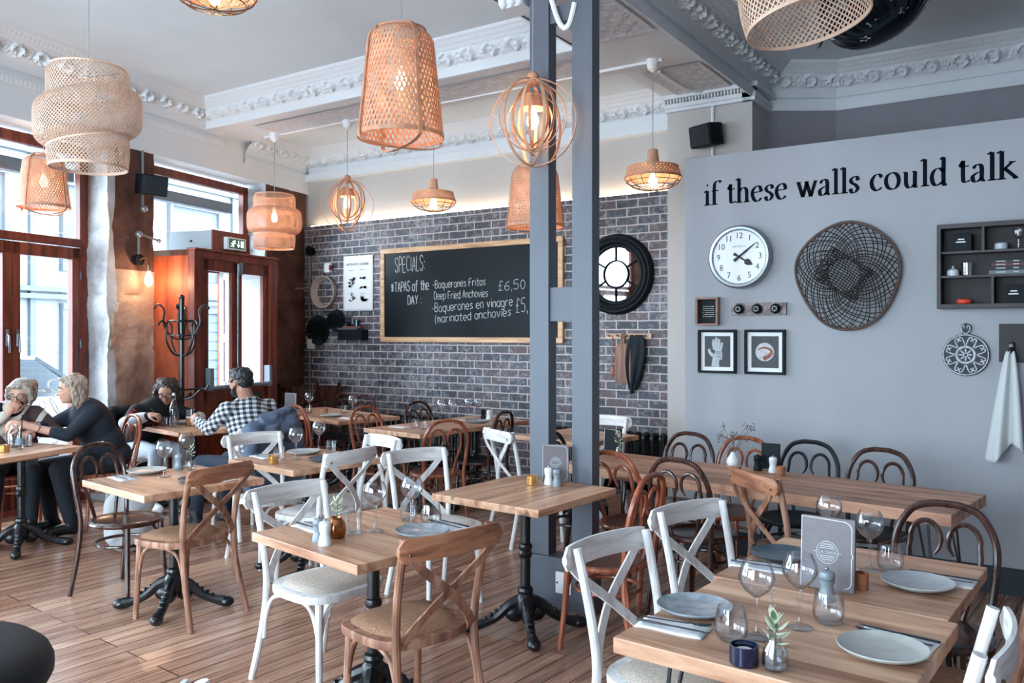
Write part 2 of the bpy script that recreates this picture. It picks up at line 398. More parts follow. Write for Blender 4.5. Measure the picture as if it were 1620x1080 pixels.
# single-stroke letters for chalk (x 0-4, baseline 0, x-height 4, capitals 6)
_b = [(0, 3), (1, 4), (2, 4), (3, 3), (3, 1), (2, 0), (1, 0), (0, 1)]
_a = [(3, 3), (2, 4), (1, 4), (0, 3), (0, 1), (1, 0), (2, 0), (3, 1)]
_o = [(1, 0), (0, 1), (0, 3), (1, 4), (2, 4), (3, 3), (3, 1), (2, 0), (1, 0)]
GL = {
 'a': [_a, [(3, 4), (3, 0)]], 'b': [[(0, 6), (0, 0)], _b], 'c': [[(3, 3.4), (2, 4), (1, 4), (0, 3), (0, 1), (1, 0), (2, 0), (3, .6)]],
 'd': [[(3, 6), (3, 0)], _a], 'e': [[(0, 2), (3, 2.2), (2.8, 3.3), (2, 4), (1, 4), (0, 3), (0, 1), (1, 0), (2, 0), (3, .7)]],
 'f': [[(3, 5.4), (2.2, 6), (1.3, 5.2), (1.2, -1)], [(0, 3.6), (2.6, 3.8)]], 'g': [_a, [(3, 4), (3, -1), (2, -2), (.8, -2), (0, -1.2)]],
 'h': [[(0, 6), (0, 0)], [(0, 2.6), (1, 4), (2, 4), (2.8, 3), (2.8, 0)]], 'i': [[(.4, 4), (.4, 0)], [(.4, 5.2), (.4, 5.7)]],
 'k': [[(0, 6), (0, 0)], [(2.6, 4), (0, 1.8), (2.8, 0)]], 'l': [[(.4, 6), (.4, 0)]],
 'm': [[(0, 4), (0, 0)], [(0, 3), (.8, 4), (1.6, 3.2), (1.6, 0)], [(1.6, 3), (2.4, 4), (3.2, 3.2), (3.2, 0)]],
 'n': [[(0, 4), (0, 0)], [(0, 3), (1, 4), (2, 4), (2.8, 3), (2.8, 0)]], 'o': [_o], 'p': [[(0, 4), (0, -2)], _b], 'q': [_a, [(3, 4), (3, -2.2)]],
 'r': [[(0, 4), (0, 0)], [(0, 2.6), (1, 4), (2.2, 3.8)]], 's': [[(2.6, 3.5), (1.5, 4), (.3, 3.2), (1.3, 2.2), (2.6, 1.2), (1.4, 0), (0, .6)]],
 't': [[(1.2, 5.6), (1.2, .6), (2, 0), (2.6, .3)], [(0, 4), (2.6, 4)]], 'u': [[(0, 4), (0, 1), (1, 0), (2, 0), (2.8, 1)], [(2.8, 4), (2.8, 0)]],
 'v': [[(0, 4), (1.4, 0), (2.8, 4)]], 'w': [[(0, 4), (1, 0), (2, 3.4), (3, 0), (4, 4)]], 'y': [[(0, 4), (1.5, .4)], [(3, 4), (.6, -2)]],
 'A': [[(0, 0), (1.6, 6), (3.2, 0)], [(.6, 2.2), (2.7, 2.2)]], 'B': [[(0, 0), (0, 6), (2, 6), (2.8, 5), (2, 3.3), (0, 3.2)], [(1.6, 3.3), (3.2, 2), (2.4, 0), (0, 0)]],
 'C': [[(3, 5.2), (2, 6), (1, 6), (0, 4.5), (0, 1.5), (1, 0), (2, 0), (3, .8)]], 'D': [[(0, 0), (0, 6), (1.8, 6), (3.2, 4.4), (3.2, 1.6), (1.8, 0), (0, 0)]],
 'E': [[(3, 6), (0, 6), (0, 0), (3, 0)], [(0, 3.1), (2.4, 3.1)]], 'F': [[(3, 6), (0, 6), (0, 0)], [(0, 3.2), (2.2, 3.2)]], 'I': [[(.5, 6), (.5, 0)]],
 'L': [[(0, 6), (0, 0), (2.6, 0)]], 'P': [[(0, 0), (0, 6), (2, 6), (3, 5), (3, 4), (2, 3), (0, 3)]],
 'S': [[(3, 5.2), (2, 6), (1, 6), (0, 5), (.6, 3.6), (2.4, 2.6), (3, 1.3), (2, 0), (1, 0), (0, .9)]], 'T': [[(0, 6), (3.4, 6)], [(1.7, 6), (1.7, 0)]],
 'Y': [[(0, 6), (1.6, 3.2), (3.2, 6)], [(1.6, 3.2), (1.6, 0)]], ':': [[(.4, 3.4), (.4, 3.9)], [(.4, .6), (.4, 1.1)]], '-': [[(0, 2.4), (1.6, 2.4)]],
 '(': [[(1.2, 6), (.2, 4), (.2, 1), (1.2, -1)]], '*': [[(0, 1), (3, 5)], [(3, 1), (0, 5)], [(1.5, .4), (1.5, 5.6)], [(-.4, 3), (3.4, 3)]],
 '£': [[(3, 5.2), (2.2, 6), (1.2, 5.4), (1, 0)], [(0, 0), (3, 0)], [(0, 3), (2.2, 3)]], ',': [[(.5, .4), (.2, -1)]], '.': [[(.3, 0), (.3, .4)]],
 '6': [[(2.8, 5.6), (1, 4.6), (0, 2), (1, 0), (2.4, .2), (3, 1.6), (2, 3), (.3, 2.2)]], '5': [[(3, 6), (.4, 6), (.2, 3.4), (2, 3.7), (3, 2), (2, 0), (0, .4)]], '0': [[(1.5, 6), (.2, 4.4), (.2, 1.6), (1.5, 0), (2.8, 1.6), (2.8, 4.4), (1.5, 6)]],
}
def handwrite(mb, s, x, z, h, y, slope=0.0, r=.0045, jit=.12, width=1.0, gap=1.3):
    sx = width / (h / 6.0) / sum(2.6 if c == ' ' else max(p[0] for st in GL[c] for p in st) + gap for c in s)
    rnd = random.Random(len(s) * 31 + int(x * 100)); k = h / 6.0; cx = x
    for ch in s:
        if ch == ' ': cx += 2.6 * k * sx; continue
        w = 0; dz = rnd.uniform(-jit, jit) * 2 * k
        for st in GL[ch]:
            pts = spline([V((cx + (px + rnd.uniform(-jit, jit)) * k * sx, y, z + dz + (cx - x) * slope + (pz + rnd.uniform(-jit, jit)) * k)) for px, pz in st], 3)
            mb.tube(pts, r, 4); w = max(w, max(p[0] for p in st))
        cx += (w + gap) * k * sx
    return cx
# ------------------------------------------------------------------ setting: floor, walls, ceilings
def floor_mat():
    nt = NT('floorboards'); tc = nt.add('ShaderNodeTexCoord')
    mp = nt.add('ShaderNodeMapping', _Rotation=(0, 0, radians(-90 + 4.5))); nt.link(tc, 'Object', mp, 'Vector')
    br = nt.add('ShaderNodeTexBrick', offset=.37, offset_frequency=3, _Scale=1.0)
    br.inputs['Color1'].default_value = (0, 0, 0, 1); br.inputs['Color2'].default_value = (1, 1, 1, 1); br.inputs['Mortar'].default_value = (.5, .5, .5, 1)
    br.inputs['Mortar Size'].default_value = .0034; br.inputs['Mortar Smooth'].default_value = .2; br.inputs['Bias'].default_value = 0
    br.inputs['Brick Width'].default_value = 2.1; br.inputs['Row Height'].default_value = .098
    nt.link(mp, 0, br, 'Vector')
    mg = nt.add('ShaderNodeMapping', _Scale=(1.1, 17, 1)); nt.link(mp, 0, mg, 'Vector')
    of = nt.add('ShaderNodeVectorMath', operation='MULTIPLY_ADD'); of.inputs[1].default_value = (30, 30, 30)
    nt.link(br, 'Color', of, 0); nt.link(mg, 0, of, 2)
    nz = nt.add('ShaderNodeTexNoise', _Scale=1.6, _Detail=9.0, _Roughness=.62, _Distortion=1.4); nt.link(of, 0, nz, 'Vector')
    r = ramp(nt, nz, 'Fac', [(.3, col('#74523f')), (.44, col('#a47d68')), (.56, col('#bd9680')), (.72, col('#d0ae98'))])
    rb = ramp(nt, br, 'Color', [(0, (.68, .62, .60, 1)), (.45, (.86, .82, .80, 1)), (.88, (1, 1, 1, 1)), (.97, (1.3, 1.33, 1.3, 1))])
    mx = nt.add('ShaderNodeMix', data_type='RGBA', blend_type='MULTIPLY'); mx.inputs[0].default_value = 1
    nt.link(r, 0, mx, 6); nt.link(rb, 0, mx, 7)
    m2 = nt.add('ShaderNodeMix', data_type='RGBA'); nt.link(br, 'Fac', m2, 0); nt.link(mx, 2, m2, 6); m2.inputs[7].default_value = col('#1f1512')
    wr = nt.add('ShaderNodeTexNoise', _Scale=.9, _Detail=3.0); nt.link(tc, 'Object', wr, 'Vector')
    rr = ramp(nt, wr, 'Fac', [(.35, (.16, .16, .16, 1)), (.7, (.34, .34, .34, 1))])
    p = nt.add('ShaderNodeBsdfPrincipled'); nt.link(m2, 2, p, 'Base Color'); nt.link(rr, 0, p, 'Roughness')
    hb = nt.add('ShaderNodeMath', operation='MULTIPLY_ADD', _1=-.9); nt.link(br, 'Fac', hb, 0); nt.link(nz, 'Fac', hb, 2)
    bp = nt.add('ShaderNodeBump', _Strength=.14, _Distance=.005); nt.link(hb, 0, bp, 'Height'); nt.link(bp, 0, p, 'Normal')
    nt.link(p, 0, nt.out, 0); return nt.mat
def brick_mat():
    nt = NT('dark_brick_slips'); tc = nt.add('ShaderNodeTexCoord')
    mp = nt.add('ShaderNodeMapping', _Rotation=(radians(-90), 0, 0)); nt.link(tc, 'Object', mp, 'Vector')
    wob = nt.add('ShaderNodeTexNoise', _Scale=9.0, _Detail=2.0); nt.link(tc, 'Object', wob, 'Vector')
    w2 = nt.add('ShaderNodeVectorMath', operation='MULTIPLY_ADD'); w2.inputs[1].default_value = (.012, .012, .012)
    nt.link(wob, 'Color', w2, 0); nt.link(mp, 0, w2, 2)
    br = nt.add('ShaderNodeTexBrick', offset=.5, _Scale=1.0)
    br.inputs['Color1'].default_value = (0, 0, 0, 1); br.inputs['Color2'].default_value = (1, 1, 1, 1); br.inputs['Mortar'].default_value = (.5, .5, .5, 1)
    br.inputs['Mortar Size'].default_value = .0075; br.inputs['Mortar Smooth'].default_value = .25
    br.inputs['Brick Width'].default_value = .236; br.inputs['Row Height'].default_value = .0865
    nt.link(w2, 0, br, 'Vector')
    r = ramp(nt, br, 'Color', [(0, col('#2d333e')), (.35, col('#3f444f')), (.6, col('#4f4a52')), (.82, col('#594a4d')), (1, col('#363d49'))])
    nz = nt.add('ShaderNodeTexNoise', _Scale=26.0, _Detail=8.0, _Roughness=.7); nt.link(tc, 'Object', nz, 'Vector')
    big = nt.add('ShaderNodeTexNoise', _Scale=2.2, _Detail=3.0); nt.link(tc, 'Object', big, 'Vector')
    ad = nt.add('ShaderNodeMath', operation='MULTIPLY_ADD', _1=.45); nt.link(big, 'Fac', ad, 0); nt.link(nz, 'Fac', ad, 2)
    wr = ramp(nt, ad, 0, [(.70, (0, 0, 0, 1)), (.95, (.75, .75, .75, 1))])
    m1 = nt.add('ShaderNodeMix', data_type='RGBA'); nt.link(wr, 0, m1, 0); nt.link(r, 0, m1, 6); m1.inputs[7].default_value = col('#a3a5ac')
    m2 = nt.add('ShaderNodeMix', data_type='RGBA'); nt.link(br, 'Fac', m2, 0); nt.link(m1, 2, m2, 6); m2.inputs[7].default_value = col('#b9b0ae')
    p = nt.add('ShaderNodeBsdfPrincipled', _Roughness=.55); nt.link(m2, 2, p, 'Base Color')
    hb = nt.add('ShaderNodeMath', operation='MULTIPLY_ADD', _1=-.8); nt.link(br, 'Fac', hb, 0)
    ns = nt.add('ShaderNodeMath', operation='MULTIPLY', _1=.5); nt.link(nz, 'Fac', ns, 0); nt.link(ns, 0, hb, 2)
    bp = nt.add('ShaderNodeBump', _Strength=.7, _Distance=.012); nt.link(hb, 0, bp, 'Height'); nt.link(bp, 0, p, 'Normal')
    nt.link(p, 0, nt.out, 0); return nt.mat
def stone_mat(name, stops, rough=.85):
    nt = NT(name); tc = nt.add('ShaderNodeTexCoord')
    nz = nt.add('ShaderNodeTexNoise', _Scale=3.2, _Detail=9.0, _Roughness=.65); nt.link(tc, 'Object', nz, 'Vector')
    r = ramp(nt, nz, 'Fac', [(a, col(b)) for a, b in stops])
    p = nt.add('ShaderNodeBsdfPrincipled', _Roughness=rough); nt.link(r, 0, p, 'Base Color')
    n2 = nt.add('ShaderNodeTexNoise', _Scale=22.0, _Detail=8.0, _Roughness=.7); nt.link(tc, 'Object', n2, 'Vector')
    bp = nt.add('ShaderNodeBump', _Strength=.9, _Distance=.03); nt.link(n2, 'Fac', bp, 'Height'); nt.link(bp, 0, p, 'Normal')
    nt.link(p, 0, nt.out, 0); return nt.mat
M['floor'] = floor_mat(); M['brick'] = brick_mat()
M['stone'] = stone_mat('brown_sandstone', [(.3, '#8a7266'), (.5, '#ab9183'), (.7, '#c4ad9d')])
M['stone_red'] = stone_mat('red_brown_stone', [(.3, '#3d2620'), (.5, '#5e3d33'), (.7, '#7d5a4c')])
M['stone_white'] = stone_mat('limewashed_stone', [(.32, '#8d8f93'), (.5, '#b9bcc0'), (.7, '#d6d9dc')])

FX0, FX1, FY0, FY1 = -9.2, 2.2, -3.3, 7.75
mb = MB(); mb.bx((FX0, FY0, -.12), (FX1, 8.4, 0)); struct(mb, 'floor', M['floor'], smooth=0)
mb = MB(); mb.bx((FX0, FY0, 4.10), (FX1, 8.5, 4.25)); struct(mb, 'ceiling', M['ceiling'], smooth=0)
# far bay ceiling sits a little lower behind the cross beam
mb = MB(); mb.bx((FX0, 6.5, 3.95), (-3.2, 7.7, 4.10)); struct(mb, 'ceiling_bay', M['ceiling'], smooth=0)
BS = 3.84
mb = MB(); mb.bx((FX0, 5.77, BS), (-2.365, 6.5, 4.12)); mb.bx((-3.2, 1.2, BS), (-2.365, 5.77, 4.12)); mb.bx((-3.2, 6.5, BS), (-2.365, 8.3, 4.12))
struct(mb, 'ceiling_beam', M['plaster'], smooth=0)

# inset ornate panels under the beams (raised border, rough relief in the field)
def soffit(mb, x0, x1, y0, y1, z):
    nu = max(4, int((x1 - x0) / .025)); nv = max(4, int((y1 - y0) / .025))
    def f(u, v):
        x, y = x0 + (x1 - x0) * u, y0 + (y1 - y0) * v
        e = min(u * (x1 - x0), (1 - u) * (x1 - x0), v * (y1 - y0), (1 - v) * (y1 - y0))
        b = .012 if e < .03 else 0
        q = 0 if e < .05 else .012 * abs(noise.noise(V((x * 14, y * 14, 3)))) + .006 * sin(x * 40) * sin(y * 40 + 2 * sin(x * 9))
        return V((x, y, z - .002 - b - q))
    mb.grid(f, nu, nv)
mb = MB()
soffit(mb, -7.3, -5.2, 5.93, 6.34, BS); soffit(mb, -5.1, -3.4, 5.93, 6.34, BS)
soffit(mb, -3.05, -2.52, 1.6, 5.7, BS); soffit(mb, -3.05, -2.52, 6.55, 7.35, BS)
struct(mb, 'trim_9', M['ornate'], smooth=60)

def cornice(mb, p0, p1, out, zt, k=1.0, frieze=False):
    p0, p1, out = V((p0[0], p0[1], 0)), V((p1[0], p1[1], 0)), V((out[0], out[1], 0))
    L = (p1 - p0).length; prof = []
    def seg(a, b, n, kind, v0=0, v1=1):
        for i in range(n):
            t = i / n; prof.append((a[0] + (b[0] - a[0]) * t, a[1] + (b[1] - a[1]) * t, kind, v0 + (v1 - v0) * t))
    if frieze: 
        seg((0, -.42), (.012, -.42), 1, 0); seg((.012, -.42), (.03, -.36), 4, 2); seg((.03, -.36), (.005, -.355), 1, 0)
    seg((0.004, -.30), (.03, -.295), 2, 0); seg((.03, -.295), (.03, -.235), 2, 0); seg((.055, -.23), (.06, -.215), 1, 0)
    seg((.06, -.215), (.165, -.10), 12, 1); seg((.165, -.10), (.185, -.095), 1, 0); seg((.185, -.095), (.20, -.07), 2, 0)
    seg((.205, -.068), (.25, -.033), 4, 2); seg((.26, -.03), (.285, -.018), 2, 0); prof.append((.285, .004, 0, 0))
    nu = int(L / .0125); m = len(prof) - 1; d = (p1 - p0) / L; per = .235
    def f(u, v):
        o, z, kd, w = prof[round(v * m)]; s = u * L; e = 0
        if kd == 1:
            x = (s % per) / per - .5; r = sqrt((x * 1.7) ** 2 + (w - .55) ** 2)
            e = .046 * exp(-((r - .37) / .07) ** 2) * (1 if not (x < 0 and w < .45) else .25) + .012 * exp(-(r / .2) ** 2)
            e += .020 * abs(sin(x * 22 + w * 4 * (1 if x > 0 else -1))) * sin(pi * w) + .020 * noise.noise(V((s * 30, w * 7, zt)))
            e *= sin(pi * min(1, max(0, w))) ** .4
        elif kd == 2:
            e = .011 * abs(sin(pi * s / .043 + w * 1.2)) * sin(pi * min(1, w + .12))
        return p0 + d * s + out * ((o + e * .75) * k) + V((0, 0, zt + (z - e * .6) * k))
    mb.grid(f, nu, m)
mb = MB(); cornice(mb, (-8.1, 5.77), (-3.05, 5.77), (0, -1), 4.10, .9); struct(mb, 'trim_1', M['plaster'], smooth=50)
mb = MB(); cornice(mb, (-3.2, 5.85), (-3.2, 2.2), (-1, 0), 4.10, .9); struct(mb, 'trim_2', M['plaster'], smooth=50)
mb = MB(); cornice(mb, (-2.365, 1.5), (-2.365, 8.1), (1, 0), 4.10, .9, True); struct(mb, 'trim_3', M['plaster'], smooth=50)
a, b = wp(1.55, C0), wp(6.2, C0)
mb = MB(); cornice(mb, b.xy, a.xy, NW.xy, 4.10, .95, True); struct(mb, 'trim_4', M['plaster'], smooth=50)
a, b = wp(-.02, C0), wp(1.2, C0)
mb = MB(); cornice(mb, b.xy, a.xy, NW.xy, 3.95, .85, True); struct(mb, 'trim_5', M['plaster'], smooth=50)
mb = MB(); cornice(mb, (-8.3, 7.66), (-3.19, 7.66), (0, -1), 3.95, .95, False); mb.bx((-8.3, 7.56, 3.57), (-3.19, 7.68, 3.665)); struct(mb, 'trim_6', M['plaster'], smooth=50)
# bay behind the partition: short return, splay, long wall
CH0, CH1 = V((-2.365, 7.91, 0)), V((-1.83, 8.26, 0))
sp = (CH1 - CH0).normalized()
mb = MB(); cornice(mb, CH0.xy, CH1.xy, (sp.y, -sp.x), 4.10, .95, True); cornice(mb, CH1.xy, (2.2, 8.26), (0, -1), 4.10, .95, True); struct(mb, 'trim_7', M['plaster'], smooth=50)
# small moulded cap on the pilaster head, capital over the posts
mb = MB()
for (x0, x1, y0, y1) in [(-3.19, -2.365, 7.40, 7.5), (-2.44, -2.33, 7.40, 7.95)]:
    mb.bx((x0, y0, 3.69), (x1, y1, 3.72)); mb.bx((x0, y0 - .02, 3.72), (x1 + .01, y1, 3.76)); mb.bx((x0, y0 - .05, 3.80), (x1 + .04, y1, 3.84))
    nx = int((x1 - x0) / .03)
    for i in range(nx):
        mb.ball((x0 + (i + .5) * (x1 - x0) / nx, y0 - .02, 3.78), (.014, .03, .026), 6, 5)
struct(mb, 'trim_8', M['plaster'])

# brick wall, upper wall with the light cove, bay walls
YB = 7.56
mb = MB(); mb.bx((-8.6, YB, 0), (-3.17, YB + .1, 2.985)); struct(mb, 'wall_brick', M['brick'], smooth=0)
mb = MB(); mb.bx((-9.2, YB + .1, 0), (-3.17, YB + .3, 4.1)); struct(mb, 'wall_upper', M['wall_upper'], smooth=0)
mb = MB(); mb.bx((-3.18, 7.44, 0), (-2.365, 8.4, 3.84)); struct(mb, 'wall_pilaster', M['wall_upper'], smooth=0)
mb = MB(); q = V((sp.y, -sp.x, 0)) * -.15
mb.add([CH0, CH1, CH1 + q, CH0 + q] + [p + V((0, 0, 4.1)) for p in (CH0, CH1, CH1 + q, CH0 + q)], [(3, 2, 1, 0), (4, 5, 6, 7), (0, 1, 5, 4), (1, 2, 6, 5), (2, 3, 7, 6), (3, 0, 4, 7)])
mb.bx((-1.83, 8.26, 0), (2.2, 8.45, 4.1)); struct(mb, 'wall_bay', M['wall_bay'], smooth=0)
# lower partition with the lettering
mb = MB(); mb.bx((-2.40, 5.94, 0), (2.2, 6.06, 2.91)); struct(mb, 'wall_panel', M['panel'], smooth=0, bevel=.004)
mb = MB(); mb.bx((-2.40, 5.922, 0), (2.2, 5.94, .15)); mb.bx((-2.4, 5.928, .15), (2.2, 5.94, .165)); struct(mb, 'baseboard_panel', M['skirting'], smooth=0)
mb = MB(); mb.bx((2.2, FY0, 0), (2.35, 8.4, 4.1)); struct(mb, 'wall_right', M['wall_bay'], smooth=0)
# wall behind the viewer with three tall windows
mb = MB(); xs = [FX0 + 1.2] + [v for p in BACK for v in p] + [2.2]
for i in range(0, len(xs), 2): mb.bx((xs[i], -3.3, 0), (xs[i + 1], -3.1, 4.1))
for x0, x1 in BACK: mb.bx((x0, -3.3, 3.4), (x1, -3.1, 4.1)); mb.bx((x0, -3.3, 0), (x1, -3.1, .1))
struct(mb, 'wall_back', M['wall_upper'], smooth=0)
for i, (x0, x1) in enumerate(BACK):
    w = MB()
    for p in (x0 + .04, (x0 + x1) / 2, x1 - .04): w.bx((p - .04, -3.26, .1), (p + .04, -3.18, 3.4))
    for z in (.14, 2.45, 3.36): w.bx((x0, -3.26, z - .04), (x1, -3.18, z + .04))
    o = struct(w, 'window_%d' % (i + 5), M['red_wood'], smooth=0)
    g = MB(); g.bx((x0, -3.225, .1), (x1, -3.22, 3.4)); g.build('pane', M['pane'], o, smooth=0)

# ---- street wall: piers, lintel, window joinery
def wbox(mb, t0, t1, c0, c1, z0, z1):
    a = [wp(t, c, z) for z in (z0, z1) for t, c in ((t0, c0), (t1, c0), (t1, c1), (t0, c1))]
    mb.add(a, [(3, 2, 1, 0), (4, 5, 6, 7), (0, 1, 5, 4), (1, 2, 6, 5), (2, 3, 7, 6), (3, 0, 4, 7)])
mb = MB(); wbox(mb, -.1, 11.3, C0 - .36, C0, 3.42, 4.12); struct(mb, 'wall_left', M['plaster'], smooth=0)
def pier(t0, t1, side_white, seed, front, depth=.36):
    mb = MB(); zs = 3.42; st = .035
    path = [(t1, C0 - depth), (t1, C0), (t0, C0), (t0, C0 - depth)]
    L = [depth, t1 - t0, depth]; tot = sum(L); nu = int(tot / st); nv = int(zs / st)
    def f(u, v):
        s = u * tot; k = 0
        while k < 2 and s > L[k]: s -= L[k]; k += 1
        a, b = path[k], path[k + 1]; q = min(1, s / L[k])
        t, c = a[0] + (b[0] - a[0]) * q, a[1] + (b[1] - a[1]) * q
        p = wp(t, c, v * zs)
        h = noise.fractal(V((p.x * 2.2 + seed, p.y * 2.2, p.z * 1.7)), 1, 2, 4) * .055 + noise.noise(V((p.x * 14, p.y * 14, p.z * 14 + seed))) * .012
        for jz in (.62, 1.43, 1.98, 2.62):
            h -= .03 * exp(-((p.z - jz - .02 * noise.noise(V((p.x * 6, p.y * 6, seed)))) / .012) ** 2)
        nrm = UW if k == 0 else (NW if k == 1 else -UW)
        edge = exp(-(min(q, 1 - q) * L[k] / .04) ** 2)
        return p + nrm * (h * .8) - (NW * .02 * edge if k == 1 else V())
    mb.grid(f, nu, nv)
    w = nu; mb.m = []
    for i in range(nv):
        for j in range(nu):
            s = j / nu * tot; z = i / nv * zs
            mb.m.append(0 if s < depth + (.05 + .05 * noise.noise(V((z * 3, 0, seed)))) * side_white else (2 if z > 2.2 or front else 1))
    return struct(mb, 'wall_pier', [M['stone_white'], M['stone'], M['stone_red']], smooth=45)
pier(2.58, 3.15, 1, 3, 0); pier(-.05, .8, 0, 11, 1); pier(4.75, 5.35, 1, 5, 0); pier(7.3, 7.9, 1, 8, 0); pier(9.9, 11.3, 1, 9, 0)

CF = C0 - .26                                             # face of the window frames
def bar(mb, t0, t1, z0, z1, c=CF, d=.07): wbox(mb, t0, t1, c - d, c, z0, z1)
def handle(parent, t, z):
    h = MB(); h.tube([wp(t, CF + .005, z + .09), wp(t, CF + .03, z + .08), wp(t, CF + .035, z - .07)], .009, 8)
    h.box(wp(t, CF + .004, z + .06), (.012, .03, .15), rz=RZW); h.build('handle', M['chrome'], parent)
def shop_window(n, t0, t1, leaves, ztr=2.42):
    f = MB()
    bar(f, t0, t0 + .09, 0, 3.38); bar(f, t1 - .09, t1, 0, 3.38); bar(f, t0, t1, 3.29, 3.38); bar(f, t0, t1, ztr, ztr + .075, CF + .01)
    bar(f, t0, t1, 0, .05)
    o = struct(f, 'window_%d' % n, M['red_wood'], smooth=0, bevel=.006)
    g = MB(); bar(g, t0 + .08, t1 - .08, ztr + .07, 3.3, CF - .03, .006); g.build('pane', M['pane'], o, smooth=0)
    w = (t1 - t0 - .18) / leaves
    for i in range(leaves):
        a = t0 + .09 + w * i; b = a + w
        d = MB(); bar(d, a + .003, a + .085, .05, ztr - .01); bar(d, b - .085, b - .003, .05, ztr - .01); bar(d, a, b, ztr - .12, ztr - .01); bar(d, a, b, .05, .38)
        dd = struct(d, 'door_%d' % (n * 4 + i), M['red_wood'], smooth=0, bevel=.006)
        g = MB(); bar(g, a + .08, b - .08, .37, ztr - .11, CF - .03, .006); g.build('pane', M['pane'], dd, smooth=0)
        handle(dd, b - .05 if i % 2 == 0 and leaves > 1 else a + .05, 1.5)
        hg = MB()
        for z in (.5, 1.5, 2.15): hg.tube([wp(a + .005 if i == 0 else b - .005, CF + .008, z - .04), wp(a + .005 if i == 0 else b - .005, CF + .008, z + .04)], .008, 8)
        hg.build('hinge', M['steel'], dd)
        if n == 1 and i == 0:                               # frosted pattern low on the glass
            s = MB(); rnd = random.Random(3)
            def sw(pts, r=.007, cl=False): s.tube([wp(p.x, CF - .025, p.y) for p in spline([(x, y, 0) for x, y in pts], 8, cl)], r, 5, cl)
            for k, (tt, zz, rr, q) in enumerate([(.16, 1.12, .10, .05), (.38, 1.10, .12, .04), (.20, .92, .05, .08), (.33, .95, .035, .035), (.15, .78, .09, .05), (.42, .80, .1, .06), (.28, .62, .12, .05)]):
                sw([(a + .06 + tt + rr * cos(g) * (1 + .2 * sin(2 * g + k)), zz + q * sin(g + k)) for g in [2 * pi * j / 8 for j in range(8)]], .007, True)
            sw([(a + .13, 1.2), (a + .25, 1.02), (a + .4, 1.1), (a + .53, 1.06)])
            s.build('etched_pattern', mat('frosted_etching', '#dfe6ea', .8), dd, smooth=0)
    return o
shop_window(1, 3.15, 4.75, 2); shop_window(2, 5.35, 7.3, 2); shop_window(3, 7.9, 9.9, 2)
f = MB(); bar(f, .8, .89, 2.2, 3.38); bar(f, 2.5, 2.58, 2.2, 3.38); bar(f, .8, 2.58, 3.29, 3.38); bar(f, .8, 2.58, 2.3, 2.42)
bar(f, .8, 1.22, 0, 2.3); bar(f, 2.52, 2.58, 0, 2.3)
o = struct(f, 'window_4', M['red_wood'], smooth=0, bevel=.006)
g = MB(); bar(g, .88, 2.52, 2.42, 3.3, CF - .03, .006); g.build('pane', M['pane'], o, smooth=0)
# roller-blind boxes / steel beam seen outside behind the top lights
f = MB(); wbox(f, .8, 2.6, C0 - .60, C0 - .5, 3.08, 3.2); wbox(f, 3.1, 4.8, C0 - .60, C0 - .5, 3.08, 3.2); struct(f, 'trim_10', mat('slate_grey_steel', '#566570', .6), smooth=0)

# ---- street outside
M['street'] = mat('pale_paving', '#8f9396', .8, nscale=2, namt=.1)
M['facade'] = mat('pale_stucco', '#6c7072', .9, nscale=1.5, namt=.06)
M['facade2'] = mat('pale_blue_grey_frames', '#444c53', .8)
mb = MB(); wbox(mb, -14, 26, C0 - 16, C0 - .36, -.3, -.1); struct(mb, 'street', M['street'], smooth=0)
CB = C0 - 8.6
mb = MB(); wbox(mb, -14, 2.5, CB - .6, CB, -.1, 9)
struct(mb, 'street_facade', M['facade'], smooth=0)
mb = MB()
for z in (2.3, 2.45, 5.2): wbox(mb, -14, 2.5, CB, CB + .14, z, z + .1)
for t in range(-12, 1, 3):
    wbox(mb, t, t + .12, CB, CB + .08, -.1, 9)
struct(mb, 'trim_11', M['facade2'], smooth=0)
for t in range(-12, 1, 3):
    for z0, z1 in ((.1, 2.1), (2.9, 4.7)):
        mb = MB(); wbox(mb, t + .7, t + 2.3, CB, CB + .05, z0, z1)
        wbox(mb, t + .6, t + .7, CB, CB + .12, z0, z1); wbox(mb, t + 2.3, t + 2.4, CB, CB + .12, z0, z1); wbox(mb, t + .6, t + 2.4, CB, CB + .14, z1, z1 + .12)
        for k in range(8):
            if z0 < 1: wbox(mb, t + .7, t + 2.3, CB + .05, CB + .07, z0 + .1 + k * .24, z0 + .3 + k * .24)
        o = struct(mb, 'window_%d' % (40 + t * 2 + (z0 > 1)), M['facade2'], smooth=0)
# ------------------------------------------------------------------ entrance lobby, car, coat stand, wall fittings
CV = -5.946; T0, T1 = 1.277, 2.576; VH = 2.44
lob = thing('entrance_lobby', 'mahogany draught lobby with glazed double doors beside the stone pier', 'lobby', wp(1.93, CV))
def lpart(mb, name, m, parent=lob, **kw):
    inv = V(lob.location)
    mb.v = [p - inv for p in mb.v]; return mb.build(name, m, parent, **kw)
mb = MB(); wbox(mb, T1 - .04, T1, CF - .02, CV - .002, 0, VH); lpart(mb, 'side_panel', M['red_panel'], smooth=0)
mb = MB(); wbox(mb, T0, T0 + .04, CF - .02, CV - .002, 0, VH); lpart(mb, 'side_panel', M['red_panel'], smooth=0)
mb = MB(); wbox(mb, T0, T1, CF, CV - .0, VH - .06, VH); lpart(mb, 'roof', mat('grey_lobby_roof', '#5d5654', .6), smooth=0)
mb = MB()
wbox(mb, T1 - .125, T1 + .012, CV - .07, CV + .012, 0, VH + .01); wbox(mb, T0 - .012, T0 + .125, CV - .07, CV + .012, 0, VH + .01)
wbox(mb, T0, T1, CV - .07, CV + .01, VH - .085, VH + .012); wbox(mb, T0 - .02, T1 + .02, CV - .08, CV + .03, VH - .01, VH + .015)
lpart(mb, 'door_frame', M['red_wood'], smooth=0, bevel=.005)
